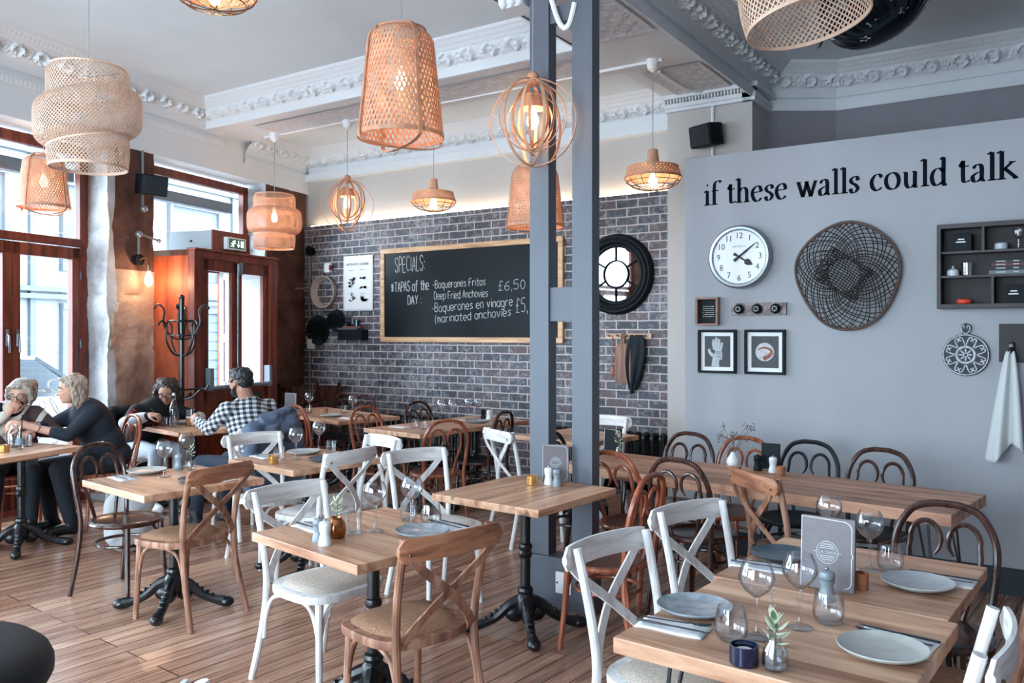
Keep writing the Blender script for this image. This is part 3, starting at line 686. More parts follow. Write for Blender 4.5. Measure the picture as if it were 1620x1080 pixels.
tm = (T0 + T1) / 2
for a, b, s in ((T0 + .13, tm - .004, 0), (tm + .004, T1 - .13, 1)):
    mb = MB(); c0, c1 = CV - .055, CV - .01; W = .085
    wbox(mb, a, a + (W if s == 0 else .075), c0, c1, .02, VH - .09); wbox(mb, b - (.075 if s == 0 else W), b, c0, c1, .02, VH - .09)
    wbox(mb, a, b, c0, c1, VH - .20, VH - .09); wbox(mb, a, b, c0, c1, .02, .22); wbox(mb, a, b, c0, c1, .90, 1.04)
    wbox(mb, a + .05, b - .05, c0 + .01, c1 - .01, .2, .92)
    d = lpart(mb, 'door', M['red_wood'], smooth=0, bevel=.005)
    mb = MB(); wbox(mb, a + .07, b - .07, CV - .036, CV - .03, 1.02, VH - .19); lpart(mb, 'pane', M['pane'], d, smooth=0)
    mb = MB(); y0 = 1.045
    for t in (a + .05, b - .05): wbox(mb, t - .025, t + .025, CV - .01, CV + .07, y0 - .03, y0 + .20 if t in (a + .05, b - .05) and ((s == 1) == (t > (a + b) / 2)) else y0 + .04)
    mb.tube([wp(a + .04, CV + .06, y0), wp(b - .04, CV + .06, y0)], .022, 10); lpart(mb, 'push_bar', mat('grey_push_bar', '#7d8a92', .4, .3), d)
mb = MB(); mb.tube([wp(tm + .01, CV + .01, .9), wp(tm + .01, CV + .01, VH - .1)], .011, 8); mb.box(wp(tm - .03, CV + .012, VH - .15), (.03, .045, .13), rz=RZW)
lpart(mb, 'bolt_rod', M['steel'])
mb = MB(); wbox(mb, 1.56, 1.78, CV - .003, CV + .004, .86, .95); lpart(mb, 'door_notice', mat('dark_green_notice', '#24443c', .5), smooth=0)
# white panelled leaf lining the far side, seen through the right-hand glass
mb = MB(); wbox(mb, T0 + .045, T0 + .065, CF + .04, CV - .09, .05, 2.3)
for z in (.14, .98, 1.54, 2.26): wbox(mb, T0 + .065, T0 + .08, CF + .04, CV - .09, z - .04, z + .05)
wbox(mb, T0 + .065, T0 + .08, CF + .04, CF + .1, .05, 2.3); wbox(mb, T0 + .065, T0 + .08, CV - .15, CV - .09, .05, 2.3)
lpart(mb, 'inner_leaf', mat('white_shutter_paint', '#d9dde0', .6), smooth=0, bevel=.004)
bxo = thing('heater_box', 'box with pale grey side and mahogany front on top of the wooden lobby', 'box', wp(2.0, CV - .28, VH + .015))
def rel(o, mb): mb.v = [p - V(o.location) for p in mb.v]; return mb
mb = MB(); wbox(mb, 1.72, 2.29, CV - .58, CV - .035, VH + .012, VH + .225); rel(bxo, mb).build('casing', mat('pale_grey_metal', '#a8b0b7', .4), bxo, smooth=0, bevel=.004)
mb = MB(); wbox(mb, 1.715, 2.292, CV - .035, CV - .015, VH + .012, VH + .228); rel(bxo, mb).build('wooden_front', M['red_wood'], bxo, smooth=0)
mb = MB(); mb.ball(wp(2.292, CV - .3, VH + .12), .012, 8, 6); rel(bxo, mb).build('screw', M['black'], bxo)
ex = thing('exit_sign', 'green emergency exit sign with running figure and down arrow', 'sign', wp(1.98, CV - .015, VH + .10))
mb = MB(); wbox(mb, 1.83, 2.13, CV - .02, CV + .03, VH + .04, VH + .17); rel(ex, mb).build('case', M['white'], ex, bevel=.004)
mb = MB(); wbox(mb, 1.86, 2.10, CV + .03, CV + .033, VH + .055, VH + .155); rel(ex, mb).build('sign_face', mat('exit_green', '#0e5a42', .4, emit='#0e6a4c', estr=.25), ex, smooth=0)
mb = MB()
def sg(pts, r=.006): mb.tube([wp(2.10 - x, CV + .035, VH + .055 + y) for x, y in pts], r, 5)
sg([(.075, .06), (.055, .035), (.065, .015)], .008); sg([(.07, .06), (.045, .045), (.025, .05)]); sg([(.055, .035), (.03, .02), (.015, .02)]); sg([(.075, .062), (.1, .05)], .005); sg([(.075, .062), (.055, .075), (.045, .065)], .005)
mb.ball(wp(2.10 - .082, CV + .035, VH + .055 + .078), .011, 8, 6)
sg([(.14, .085), (.14, .02)], .007); sg([(.122, .04), (.14, .018), (.158, .04)], .007)
for x in (.185, .2, .215): sg([(x, .015), (x, .085)], .0075)
rel(ex, mb).build('pictogram', mat('exit_white', '#e9f2ee', .5, emit='#ffffff', estr=.6), ex)

# silver hatchback parked at the kerb
def car():
    r = thing('car', 'silver hatchback parked in the street outside the glazed doors', 'car', wp(2.2, C0 - 3.2, -.1)); r.rotation_euler = (0, 0, atan2(-UW.y, -UW.x))
    # local x along the car, nose at +x; y across, window side at -y (towards the room)
    silver = mat('silver_car_paint', '#c6cdd2', .35, .0, coat=.5); dk = mat('dark_car_glass', '#66737c', .1, spec=.7); blk = mat('black_tyre', '#101418', .8)
    st = [(-2.0, .55, .62, .62), (-1.93, .32, 1.0, .80), (-1.6, .24, 1.0, .84), (-.9, .2, .98, .86), (.2, .2, .96, .87), (1.0, .2, .92, .86), (1.6, .24, .86, .82), (1.95, .3, .74, .72), (2.1, .42, .6, .52)]
    b = MB(); rows = []
    for x, z0, z1, hw in st:
        rows.append([(x, -hw * .9, z0), (x, -hw, z0 + .12), (x, -hw, z1 - .16), (x, -hw * .95, z1 - .03), (x, -hw * .8, z1), (x, 0, z1 + .03), (x, hw * .8, z1), (x, hw * .95, z1 - .03), (x, hw, z1 - .16), (x, hw, z0 + .12), (x, hw * .9, z0)])
    n = 11; vs = [p for q in rows for p in q]
    fs = [(i * n + j, i * n + j + 1, (i + 1) * n + j + 1, (i + 1) * n + j) for i in range(len(st) - 1) for j in range(n - 1)] + [tuple(range(n)), tuple(range((len(st) - 1) * n, len(st) * n))[::-1]]
    b.add(vs, fs); bo = b.build('car_body', silver, r, 60); md = bo.modifiers.new('sub', 'SUBSURF'); md.levels = md.render_levels = 2
    g = MB(); gs = [(-1.95, .95, .05, .70), (-1.75, .97, .34, .70), (-1.2, .98, .52, .70), (-.3, .96, .56, .70), (.35, .95, .50, .70), (.75, .93, .30, .72), (1.12, .92, .02, .74)]
    vs = []; m = 7
    for x, z, h, hw in gs: vs += [(x, -hw, z - .05), (x, -hw * .93, z + h * .5), (x, -hw * .8, z + h * .93), (x, 0, z + h), (x, hw * .8, z + h * .93), (x, hw * .93, z + h * .5), (x, hw, z - .05)]
    g.add(vs, [(i * m + j, i * m + j + 1, (i + 1) * m + j + 1, (i + 1) * m + j) for i in range(len(gs) - 1) for j in range(m - 1)])
    go = g.build('cabin', silver, r, 60); md = go.modifiers.new('sub', 'SUBSURF'); md.levels = md.render_levels = 2
    for s in (-1, 1):
        for nm, pl in (('side_window', [(-.02, .92), (-.02, 1.42), (.35, 1.36), (.86, 1.0), (.8, .92)]), ('side_window', [(-.08, .92), (-.08, 1.43), (-.9, 1.42), (-1.05, .95)]), ('side_window', [(-1.12, .97), (-.98, 1.40), (-1.5, 1.28), (-1.62, 1.02)])):
            w = MB(); 
            def yy(z): return s * (.735 - .16 * max(0, z - .92))
            w.add([(x, yy(z), z) for x, z in pl] + [(x, yy(z) - s * .03, z) for x, z in pl], [tuple(range(len(pl))), tuple(range(2 * len(pl) - 1, len(pl) - 1, -1))] + [(i, (i + 1) % len(pl), len(pl) + (i + 1) % len(pl), len(pl) + i) for i in range(len(pl))])
            w.build(nm, dk, r, 20)
        k = MB(); k.ball((.75, s * .98, 1.0), (.08, .11, .075), 12, 8); k.tube([(.72, s * .78, .95), (.74, s * .92, .97)], .025, 6); k.build('wing_mirror', silver, r)
        k = MB(); k.bx((-.35, s * .885 - .012, .74), (-.18, s * .885 + .012, .77)); k.build('door_handle', mat('car_trim', '#7f8a92', .3, .5), r)
        for x in (-1.25, 1.3):
            wv = MB(); wv.lathe([(.001, -.1), (.3, -.1), (.325, -.06), (.325, .06), (.3, .1), (.001, .1)], 24, T=MT.Translation((x, s * .8, .32)) @ MT.Rotation(pi / 2, 4, 'X'))
            wh = wv.build('wheel', blk, r); hv = MB(); hv.lathe([(.001, -.12), (.2, -.11), (.2, .11), (.001, .12)], 16, T=MT.Translation((x, s * .8, .32)) @ MT.Rotation(pi / 2, 4, 'X')); hv.build('wheel_hub', M['steel'], wh)
    w = MB(); w.add([(.42, -.56, 1.42), (.42, .56, 1.42), (1.08, .66, .99), (1.08, -.66, .99), (.40, -.56, 1.38), (.40, .56, 1.38), (1.06, .66, .95), (1.06, -.66, .95)], [(0, 1, 2, 3), (7, 6, 5, 4), (0, 4, 5, 1), (1, 5, 6, 2), (2, 6, 7, 3), (3, 7, 4, 0)]); w.build('windscreen', dk, r, 0)
    for s in (-1, 1):
        k = MB(); k.ball((1.93, s * .55, .66), (.16, .15, .09), 12, 8); k.build('headlight', mat('headlamp', '#d5dde2', .1), r)
    k = MB(); k.bx((2.03, -.3, .42), (2.1, .3, .52)); k.build('grille', blk, r, bevel=.01)
car()

# coat stand
def coat_stand():
    r = thing('coat_stand', 'black bentwood coat stand beside the lobby side panel', 'coat stand', (-7.22, 5.0, 0))
    a = MB(); a.tube([(0, 0, .06), (0, 0, 1.94)], [.026] * 2, 10); a.ball((0, 0, 1.95), .03, 10, 6); a.build('pole', M['bent_black'], r)
    for k in range(8):
        g = 2 * pi * k / 8; hi = k % 2; zz = 1.74 if hi else 1.58
        h = MB(); R = MT.Rotation(g, 4, 'Z')
        h.tube(spline([(.02, 0, zz - .20), (.10, 0, zz - .17), (.17, 0, zz - .04), (.16, 0, zz + .08), (.21, 0, zz + .14), (.25, 0, zz + .11)], 5), .0095, 7, T=R); h.ball((.25, 0, zz + .105), .013, 7, 5, T=R)
        h.build('hook', M['bent_black'], r)
    for z, rr in ((1.72, .13), (1.58, .11), (1.06, .2)):
        h = MB(); h.tube([(rr * cos(2 * pi * i / 24), rr * sin(2 * pi * i / 24), z) for i in range(24)], .009, 6, True); h.build('ring', M['bent_black'], r)
    for k in range(4):
        g = 2 * pi * k / 4 + .4; R = MT.Rotation(g, 4, 'Z')
        h = MB(); h.tube(spline([(.02, 0, .95), (.12, 0, .98), (.2, 0, 1.05), (.26, 0, 1.06), (.29, 0, 1.1)], 5), .01, 7, T=R); h.build('lower_hook', M['bent_black'], r)
        h = MB(); h.tube(spline([(.02, 0, .5), (.05, 0, .25), (.17, 0, .1), (.24, 0, .012)], 6), .013, 7, T=R); h.build('leg', M['bent_black'], r)
    return r
coat_stand()

# wall sconce with bare bulb on the pier
def sconce(pt, t, z, label, small=False):
    r = thing('wall_sconce', label, 'wall lamp', wp(t, C0 + .05, z)); b = V(r.location)
    f = MB(); f.tube([wp(t, C0 + .02, z), wp(t, C0 + .07, z)], .055, 16); rel(r, f).build('rose', M['black'], r)
    f = MB(); f.tube(spline([wp(t, C0 + .06, z), wp(t - .02, C0 + .10, z + .02), wp(t - .05, C0 + .12, z + .015), wp(t - .06, C0 + .12, z - .06)], 6), .009, 8); f.tube([wp(t - .06, C0 + .12, z - .05), wp(t - .06, C0 + .12, z - .11)], .022, 10); rel(r, f).build('arm', M['brass'], r)
    f = MB(); f.lathe([(.012, 0), (.02, -.03), (.036, -.08), (.04, -.11), (.03, -.14), (.001, -.16)][::-1], 14, wp(t - .06, C0 + .12, z - .10)); rel(r, f).build('bulb', M['bulb'], r)
    point_light('sconce_glow', wp(t - .06, C0 + .19, z - .2), 11, r=.04)
sconce(None, 2.83, 2.325, 'black wall sconce with bare glowing bulb on the stone pier')
# grey conduit with round boxes above the sconce
mb = MB(); t = 2.83
mb.tube([wp(t, C0 + .05, 2.36), wp(t, C0 + .05, 2.57)], .011, 8); mb.ball(wp(t, C0 + .055, 2.58), .034, 12, 8); mb.tube([wp(t, C0 + .05, 2.585), wp(t - .27, C0 + .045, 2.54)], .011, 8); mb.ball(wp(t - .27, C0 + .045, 2.54), .022, 10, 6)
tag(mb.build('conduit', M['conduit']), 'grey metal conduit elbow above the sconce on the pier', 'conduit')
mb = MB(); t = 2.76
mb.tube([wp(t, C0 + .03, 2.86), wp(t, C0 + .03, 3.42)], .012, 8); mb.ball(wp(t, C0 + .05, 2.84), .035, 12, 8)
tag(mb.build('conduit', M['conduit']), 'vertical grey conduit running behind the speaker on the pier', 'conduit')

def speaker(loc, rz, label, tilt=.15):
    r = thing('loudspeaker', label, 'speaker', loc, rz)
    T = MT.Rotation(tilt, 4, 'Y')
    b = MB(); b.box((.13, 0, 0), (.17, .26, .20), T); b.build('case', M['black'], r, bevel=.02, segs=3)
    g = MB(); g.box((.219, 0, 0), (.012, .235, .175), T); g.build('grille', mat('speaker_grille', '#1a242c', .8, bump=.5, bscale=400), r, bevel=.004)
    k = MB(); k.tube([(0, 0, 0), (.06, 0, 0)], .02, 8); k.box((-.005, 0, 0), (.02, .07, .12)); k.build('bracket', M['black'], r)
speaker(wp(2.74, C0 + .05, 3.08), RZW - .35, 'black loudspeaker high on the stone pier between the windows')
speaker((-2.70, 7.43, 3.42), radians(-90 - 22), 'black loudspeaker on the pilaster above the brick wall end')
mb = MB(); mb.tube(spline([(-2.73, 7.43, 3.0), (-2.73, 7.43, 3.6), (-2.73, 7.42, 3.7), (-2.78, 7.38, 3.80), (-2.9, 7.2, 3.83), (-2.9, 6.6, 3.83)], 6), .016, 8)
for z in (3.08, 3.5): mb.ball((-2.70, 7.43, z), .018, 8, 6)
tag(mb.build('conduit', M['white']), 'white cable pipe running up the pilaster behind the speaker', 'conduit')
# corner pipes and intercom
mb = MB(); mb.tube([(-8.17, 7.53, .75), (-8.17, 7.53, 2.72)], .014, 8); mb.tube(spline([(-8.17, 7.53, 2.2), (-8.22, 7.5, 2.18), (-8.3, 7.2, 2.17)], 6), .012, 8)
tag(mb.build('conduit', M['conduit']), 'grey conduit running up the corner beside the brick wall', 'conduit')
mb = MB(); mb.box((-8.15, 7.535, 1.5), (.10, .05, .2)); o = tag(mb.build('intercom', M['white'], bevel=.006), 'white intercom handset box at the corner of the brick wall', 'intercom')
mb = MB(); mb.box((0, -.028, .05), (.06, .006, .04)); mb.v = [p + V((-8.15, 7.535, 1.5)) for p in mb.v]; mb.build('speaker_slot', M['black'], o)
mb = MB(); mb.lathe([(.001, -.0), (.05, 0), (.06, .03), (.06, .07), (.001, .075)], 16, T=MT.Translation((-8.14, 7.55, 2.66)) @ MT.Rotation(pi / 2, 4, 'X')); tag(mb.build('camera_dome', M['black']), 'round black camera at the top corner beside the brick wall', 'camera')
mb = MB(); mb.box((-7.83, 7.53, 2.43), (.10, .06, .12)); o = tag(mb.build('motion_sensor', M['white'], bevel=.012), 'small white motion sensor on the brick above the round basket', 'sensor')
mb = MB(); mb.box((-7.775, 7.52, 2.43), (.02, .05, .06)); mb.build('sensor_lens', mat('sensor_red', '#6d3a38', .4), o)

# ------------------------------------------------------------------ posts
def post(x0, label):
    r = thing('post', label, 'post', (x0 + .066, 4.245, 0))
    b = MB(); b.bx((-.066, -.045, 0), (.066, .045, 3.86)); b.build('shaft', M['post'], r, smooth=0, bevel=.004)
    return r
p1 = post(-2.675, 'left of the two tall blue-grey timber posts'); p2 = post(-2.385, 'right of the two tall blue-grey timber posts')
for z0, z1, nm in ((1.67, 1.87, 'blue-grey tie block joining the two posts at chalkboard height'), (3.42, 3.52, 'blue-grey tie rail joining the two posts near the ceiling')):
    b = MB(); b.bx((-2.543, 4.215, z0), (-2.385, 4.265, z1)); tag(b.build('tie_block', M['post'], smooth=0, bevel=.003), nm, 'tie block')
pl = thing('plinth', 'blue-grey boxed plinth around the foot of the posts', 'plinth', (-2.46, 4.25, 0))
b = MB(); b.bx((-.225, -.065, 0), (.205, .065, .27)); b.bx((-.235, -.075, .27), (.215, .075, .295)); b.bx((-.23, -.072, 0), (.21, .072, .05)); b.build('box', M['post'], pl, smooth=0, bevel=.003)
b = MB(); b.box((.03, -.069, .155), (.105, .012, .125)); so = b.build('socket_plate', M['white'], pl, bevel=.006)
b = MB(); b.ball((-.01, -.076, .155), .006, 8, 5); b.ball((.07, -.076, .155), .006, 8, 5); b.build('screw', M['dark_steel'], so)
b = MB()
b.tube(spline([(-2.62, 3.9, 3.83), (-2.55, 4.12, 3.72), (-2.47, 4.19, 3.42), (-2.41, 4.2, 3.38), (-2.36, 4.19, 3.5)], 6), .016, 8)
tag(b.build('cable', M['white']), 'white cable looping over the top of the posts', 'cable')
b = MB(); b.bx((-2.86, 4.17, 3.86 - .30), (-2.70, 4.32, 3.84)); 
for i in range(3):
    for j in range(3): b.ball((-2.84 + i * .06, 4.16, 3.6 + j * .09), (.03, .03, .045), 8, 6)
tag(b.build('capital', M['plaster']), 'white moulded plaster capital fragment beside the post heads', 'capital')
# ------------------------------------------------------------------ pendant lamps
def weave(mb, fr, fz, n, twist, w, segs=24, tz=None, fams=(1, -1), thick=.0012):
    for k, fam in enumerate(fams):
        for i in range(n):
            a0 = 2 * pi * i / n; top = []; bot = []
            for j in range(segs + 1):
                s = j / segs; a = a0 + fam * twist * s; r = fr(s) + (.0028 if k else 0) ; d = w / (2 * max(r, .02))
                for sg, L in ((-1, top), (1, bot)):
                    g = a + sg * d; z = fz(s) + (tz(g, s) if tz else 0); L.append((r * cos(g), r * sin(g), z))
            vs = [p for q in zip(top, bot) for p in q]
            o = [(x * (1 - thick / max(.02, sqrt(x * x + y * y))), y * (1 - thick / max(.02, sqrt(x * x + y * y))), z) for x, y, z in vs]
            m = len(vs); fs = []
            for j in range(segs):
                q = 2 * j; fs += [(q, q + 1, q + 3, q + 2), (m + q, m + q + 2, m + q + 3, m + q + 1), (q, q + 2, m + q + 2, m + q), (q + 1, m + q + 1, m + q + 3, q + 3)]
            mb.add(vs + o, fs)
def hoop(mb, r, z, w=.014, t=.004, tz=None, n=40):
    mb.tube([(r * cos(2 * pi * i / n), r * sin(2 * pi * i / n), z + (tz(2 * pi * i / n, 0) if tz else 0)) for i in range(n)], 1, 4, True, sec=(t, w), up=(0, 0, 1))
def lamp_common(r, ztop, zceil, canopy=True, bulb_z=None, energy=9, cordr=.0035, canopy_r=.055):
    c = MB(); c.tube([(0, 0, ztop), (0, 0, zceil - (.06 if canopy else 0))], cordr, 6); c.build('cord', M['cord'], r)
    if canopy:
        k = MB(); k.lathe([(.001, -.105), (.012, -.10), (canopy_r * .75, -.075), (canopy_r, -.02), (canopy_r, 0), (.001, 0)], 20, (0, 0, zceil)); k.build('canopy', M['white'], r)
    if bulb_z is not None:
        b = MB(); b.lathe([(.001, -.07), (.022, -.06), (.034, -.03), (.032, 0), (.018, .035), (.013, .05), (.001, .05)], 14, (0, 0, bulb_z)); b.build('bulb', M['bulb'], r)
        b = MB(); b.lathe([(.016, 0), (.02, .01), (.02, .07), (.006, .08), (.006, .1)], 12, (0, 0, bulb_z + .045)); b.build('socket', M['white'], r)
        L = point_light('lamp_glow', V(r.location) + V((0, 0, bulb_z - .02)), energy, r=.05)
def tiered(label, loc, k=1.0, rz=0, tilt=.0, zceil=4.1, energy=9, nstr=64, canopy=True, lean=(0, 0), mat_='bamboo_pale'):
    r = thing('pendant_lamp', label, 'lamp', loc, rz, 'woven pendant lamps'); H = .58 * k
    tz = lambda g, s: tilt * k * cos(g)
    b = MB()
    weave(b, lambda s: k * (.205 + .018 * min(1, s * 5) ** .5), lambda s: H * .5 - s * H * .33, nstr, .75, .0066 * k, 12, lambda g, s: tilt * k * .6 * s * cos(g))
    hoop(b, k * .206, H * .5, .012, .005); b.build('upper_drum', M[mat_], r, 50)
    b = MB()
    weave(b, lambda s: k * (.215 + .075 * (1 - abs(2 * s - 1) ** 5)), lambda s: H * .26 - s * H * .50, int(nstr * 1.3), 1.0, .0066 * k, 24, tz)
    hoop(b, k * .222, -H * .245, .012, .006, tz); b.build('wide_drum', M[mat_], r, 50)
    b = MB(); weave(b, lambda s: k * (.213 + .008 * sin(pi * s)), lambda s: -H * .15 - s * H * .35, nstr, .8, .0066 * k, 12)
    hoop(b, k * .212, -H * .5, .016, .006); b.build('lower_drum', M[mat_], r, 50)
    b = MB(); 
    for i in range(3): g = 2 * pi * i / 3; b.tube([(0, 0, H * .42), (k * .18 * cos(g), k * .18 * sin(g), H * .49)], .003, 5)
    b.build('spider', M['steel'], r)
    lamp_common(r, H * .42, zceil - loc[2], canopy, H * .1 if energy > 4 else None, energy)
    r.rotation_euler = (lean[0], lean[1], rz); return r
tiered('large pale bamboo drum lamp of three tiers at left, hanging from a thin cord', (-4.827, 2.719, 2.87), 1.0, .9, .045, energy=2, canopy=False)
tiered('three-tier bamboo drum lamp lit in front of the corner window and lobby', (-7.40, 6.30, 2.85), 1.02, .2, .0, BS, energy=16, mat_='bamboo')
tiered('large bamboo drum lamp cut off by the top edge, beside the dark star balloon', (-.985, 3.66, 3.27), 1.2, 2.6, .035, 4.1, energy=3, canopy=False, lean=(radians(-5), radians(9)))
def lantern(label, loc, w, h, zceil, rz=0, energy=10, canopy=True):
    r = thing('pendant_lamp', label, 'lamp', loc, rz, 'woven pendant lamps'); R = w / 2
    # tapered woven bell; loc is the lower rim
    def fr(s): return R * (1.0 - .26 * (1 - s) - .22 * max(0, 1 - s / .12) ** 2)
    b = MB(); weave(b, fr, lambda s: h * (1 - s) + (.0), 54, 1.15, .0118 * w / .5, 20); b.build('woven_shade', M['bamboo'], r, 50)
    b = MB(); weave(b, lambda s: fr(s) - .006, lambda s: h * (1 - s), 40, -1.9, .0052 * w / .5, 22, fams=(1,)); hoop(b, R * 1.005, 0, .024, .005); hoop(b, fr(0.02) , h, .012, .005); b.build('rim', M['bamboo_rim'], r, 50)
    for g in (0, pi / 2):
        b = MB(); T = MT.Rotation(g, 4, 'Z')
        pts = [(0, 0, h + .035), (R * .5, 0, h + .02), (R * .78, 0, h * .92)] + [(fr(1 - q) + .012, 0, h * q) for q in (.75, .5, .25, 0)] + [(R * .96, 0, -.04), (R * .55, 0, -.06), (0, 0, -.065)]
        p = spline(pts, 5); full = p + [V((-q.x, q.y, q.z)) for q in p[-2::-1]]
        b.tube(full, 1, 4, sec=(.022 * w / .5, .006), up=(1, .001, 1) if 0 else None, T=T) if 0 else b.tube(full, 1, 4, sec=(.006, .024 * w / .5), up=(0, 1, 0), T=T)
        b.build('strap', M['bamboo_rim'], r, 40)
    lamp_common(r, h + .03, zceil - loc[2], canopy, h * .55, energy); return r
lantern('big bell-shaped bamboo lantern with crossed straps, centre top', (-3.262, 3.715, 2.755), .50, .62, 4.1, radians(66), 10, False)
lantern('small bamboo lantern lamp hanging in front of the left window', (-7.42, 3.78, 2.70), .42, .43, 3.42, .4, 9)
lantern('bamboo lantern lamp half hidden behind the left post', (-3.975, 6.33, 2.56), .50, .53, BS, .7, 11)
def orb(label, loc, R, zceil, rz=0, energy=10, canopy=True):
    r = thing('pendant_lamp', label, 'lamp', loc, rz, 'woven pendant lamps')
    k = 0
    for rad, ph in [(1.0, 0), (1.0, 62), (.97, 118), (.80, 20), (.80, 84), (.78, 142), (.62, 5), (.6, 50), (.6, 95), (.58, 140)]:
        b = MB(); rr = R * rad; T = MT.Rotation(radians(ph), 4, 'Z'); cz = (1 - rad) * R * (.75 if rad > .7 else .2)
        b.tube([(rr * (.96 if rad < 1 else 1) * cos(2 * pi * i / 44), 0, cz * (1 if k % 2 else .4) + rr * sin(2 * pi * i / 44)) for i in range(44)], 1, 4, True, sec=(.004, .017 * R / .25), up=(0, 1, 0), T=T)
        b.build('ring', M['bamboo_rim'] if k % 2 else M['bamboo'], r, 40); k += 1
    b = MB(); b.lathe([(.02, -.02), (.035, 0), (.035, .04), (.02, .06)], 14, (0, 0, R - .02)); b.build('cap', M['bamboo_rim'], r)
    b = MB(); weave(b, lambda s: R * .3 * (1.0 - .35 * (1 - s)), lambda s: R * .62 - s * R * .3, 20, .6, .02, 8); b.build('collar', M['bamboo'], r)
    lamp_common(r, R, zceil - loc[2], canopy, R * .12, energy); return r
orb('orb lamp of thin wooden rings hanging in front of the left post', (-2.563, 4.06, 2.81), .252, 3.86, .35, 10, False)
orb('orb lamp of thin wooden rings hanging left of the chalkboard', (-6.30, 6.33, 2.946), .272, BS, .9, 10)
def saucer(label, loc, R, zceil, energy=10, canopy=True, rz=0):
    r = thing('pendant_lamp', label, 'lamp', loc, rz, 'woven pendant lamps')   # loc: level of the wide rim
    b = MB(); weave(b, lambda s: R * (.17 + .05 * s), lambda s: R * (.98 - .45 * s), 20, .5, .022 * R / .22, 8); hoop(b, R * .17, R * .98, .01, .004); b.build('neck', M['bamboo'], r)
    b = MB(); weave(b, lambda s: R * (.22 + .66 * s ** .85), lambda s: R * (.53 - .13 * s), 40, .35, .018 * R / .22, 8); weave(b, lambda s: R * (.88 + .12 * s), lambda s: R * (.40 - .40 * s), 44, .4, .018 * R / .22, 8)
    for q in (.38, .26, .13): hoop(b, R * (1.005 - .1 * q / .4), R * q, .004, .004)
    b.build('woven_shade', M['bamboo'], r, 50)
    b = MB(); hoop(b, R * 1.01, 0, .016, .006); b.build('rim', M['bamboo_rim'], r)
    b = MB()
    for i in range(12):
        g = 2 * pi * i / 12; b.tube([(R * cos(a) * cos(g), R * cos(a) * sin(g), -R * .46 * sin(a)) for a in [pi / 2 * j / 8 for j in range(9)]], .0032, 5)
    for a in (.35, .75): hoop(b, R * cos(a), -R * .46 * sin(a), .005, .005)
    b.build('cage', M['brass'], r)
    lamp_common(r, R * .98, zceil - loc[2], canopy, -R * .05, energy); return r
saucer('bamboo saucer lamp with wire cage above the middle of the chalkboard', (-5.14, 6.33, 2.885), .215, BS, 10, rz=.2)
saucer('bamboo saucer lamp with wire cage right of the posts, above the mirror', (-2.834, 6.33, 2.875), .228, BS, 10)
saucer('bamboo saucer lamp cut off by the top edge of the photo', (-4.04, 3.015, 3.545), .23, 4.1, 5, False)
mb = MB(); mb.tube([(-7.6, 6.33, BS - .012), (-2.75, 6.33, BS - .012)], .014, 8)
tag(mb.build('conduit', M['white']), 'long white cable conduit along the underside of the cross beam', 'conduit')

# foil balloon against the ceiling
bl = thing('balloon', 'dark foil balloon with star outlines floating under the ceiling', 'balloon', (-1.007, 5.579, 3.68))
mb = MB()
R_ = MT.Rotation(radians(-25), 4, 'Y')
mb.grid(lambda u, v: V(((.335 + .006 * sin(u * 2 * pi * 26)) * sin(pi * v) ** .8 * cos(2 * pi * u), (.335 + .006 * sin(u * 2 * pi * 26)) * sin(pi * v) ** .8 * sin(2 * pi * u), -.25 * cos(pi * v))), 104, 22, True, T=R_)
mb.build('envelope', mat('dark_foil', '#0c1a24', .16, .55), bl, 60)
for i, (a, e) in enumerate([(-1.6, -.2), (-2.3, -.55), (-1.2, -.65), (-.7, -.25), (-1.9, -.9), (-2.9, -.35), (-1.4, .25), (-.2, -.6), (-.95, -1.0), (-2.6, -1.05)]):
    s = MB(); R = V((.34 * cos(e) * cos(a), .34 * cos(e) * sin(a), .255 * sin(e))); q = V((R.x / .1156, R.y / .1156, R.z / .065)).to_track_quat('Z', 'Y').to_matrix().to_4x4(); q.translation = R * 1.01
    s.tube([((.032 if j % 2 == 0 else .014) * cos(2 * pi * j / 10), (.032 if j % 2 == 0 else .014) * sin(2 * pi * j / 10), 0) for j in range(10)], .0022, 4, True, T=R_ @ q)
    s.build('star_outline', mat('silver_star', '#c3d0d8', .4, .2), bl)
s = MB(); s.tube([(-.28, -.08, -.20), (-.31, -.1, -.27)], 1, 4, sec=(.035, .01)); s.build('filling_tab', mat('dark_foil', ''), bl)

# ------------------------------------------------------------------ fittings on the brick wall
led = MB(); led.bx((-8.2, YB + .02, 2.985), (-3.2, YB + .05, 2.995)); tag(led.build('light_strip', mat('warm_white_led', '#ffe9cc', .5, emit='#ffe3c4', estr=15), smooth=0), 'glowing light strip lying along the top of the brick wall', 'light strip')
YF = YB
cb = thing('chalkboard', 'wide chalkboard with specials in a pale wood frame on the brick wall', 'chalkboard', (-5.66, YF - .02, 2.055))
x0, x1, z0, z1 = -6.93, -4.38, 1.495, 2.615
mb = MB(); mb.bx((x0 + .04, YF - .03, z0 + .04), (x1 - .04, YF - .008, z1 - .04)); rel(cb, mb).build('board', mat('chalkboard_black', '#08131a', .38, nscale=2.5, namt=.25, spec=.12), cb, smooth=0)
for a, b in (((x0, z1 - .06), (x1, z1)), ((x0, z0), (x1, z0 + .06)), ((x0, z0 + .06), (x0 + .06, z1 - .06)), ((x1 - .06, z0 + .06), (x1, z1 - .06))):
    mb = MB(); mb.bx((a[0], YF - .045, a[1]), (b[0], YF - .004, b[1])); rel(cb, mb).build('frame', wood('pine_frame', '#a9825f', '#c9a27c', '#d9b590', .5, axis=0, stretch=10) if 'pine_frame' not in MATS else MATS['pine_frame'], cb, smooth=0, bevel=.008)
yc = YF - .032
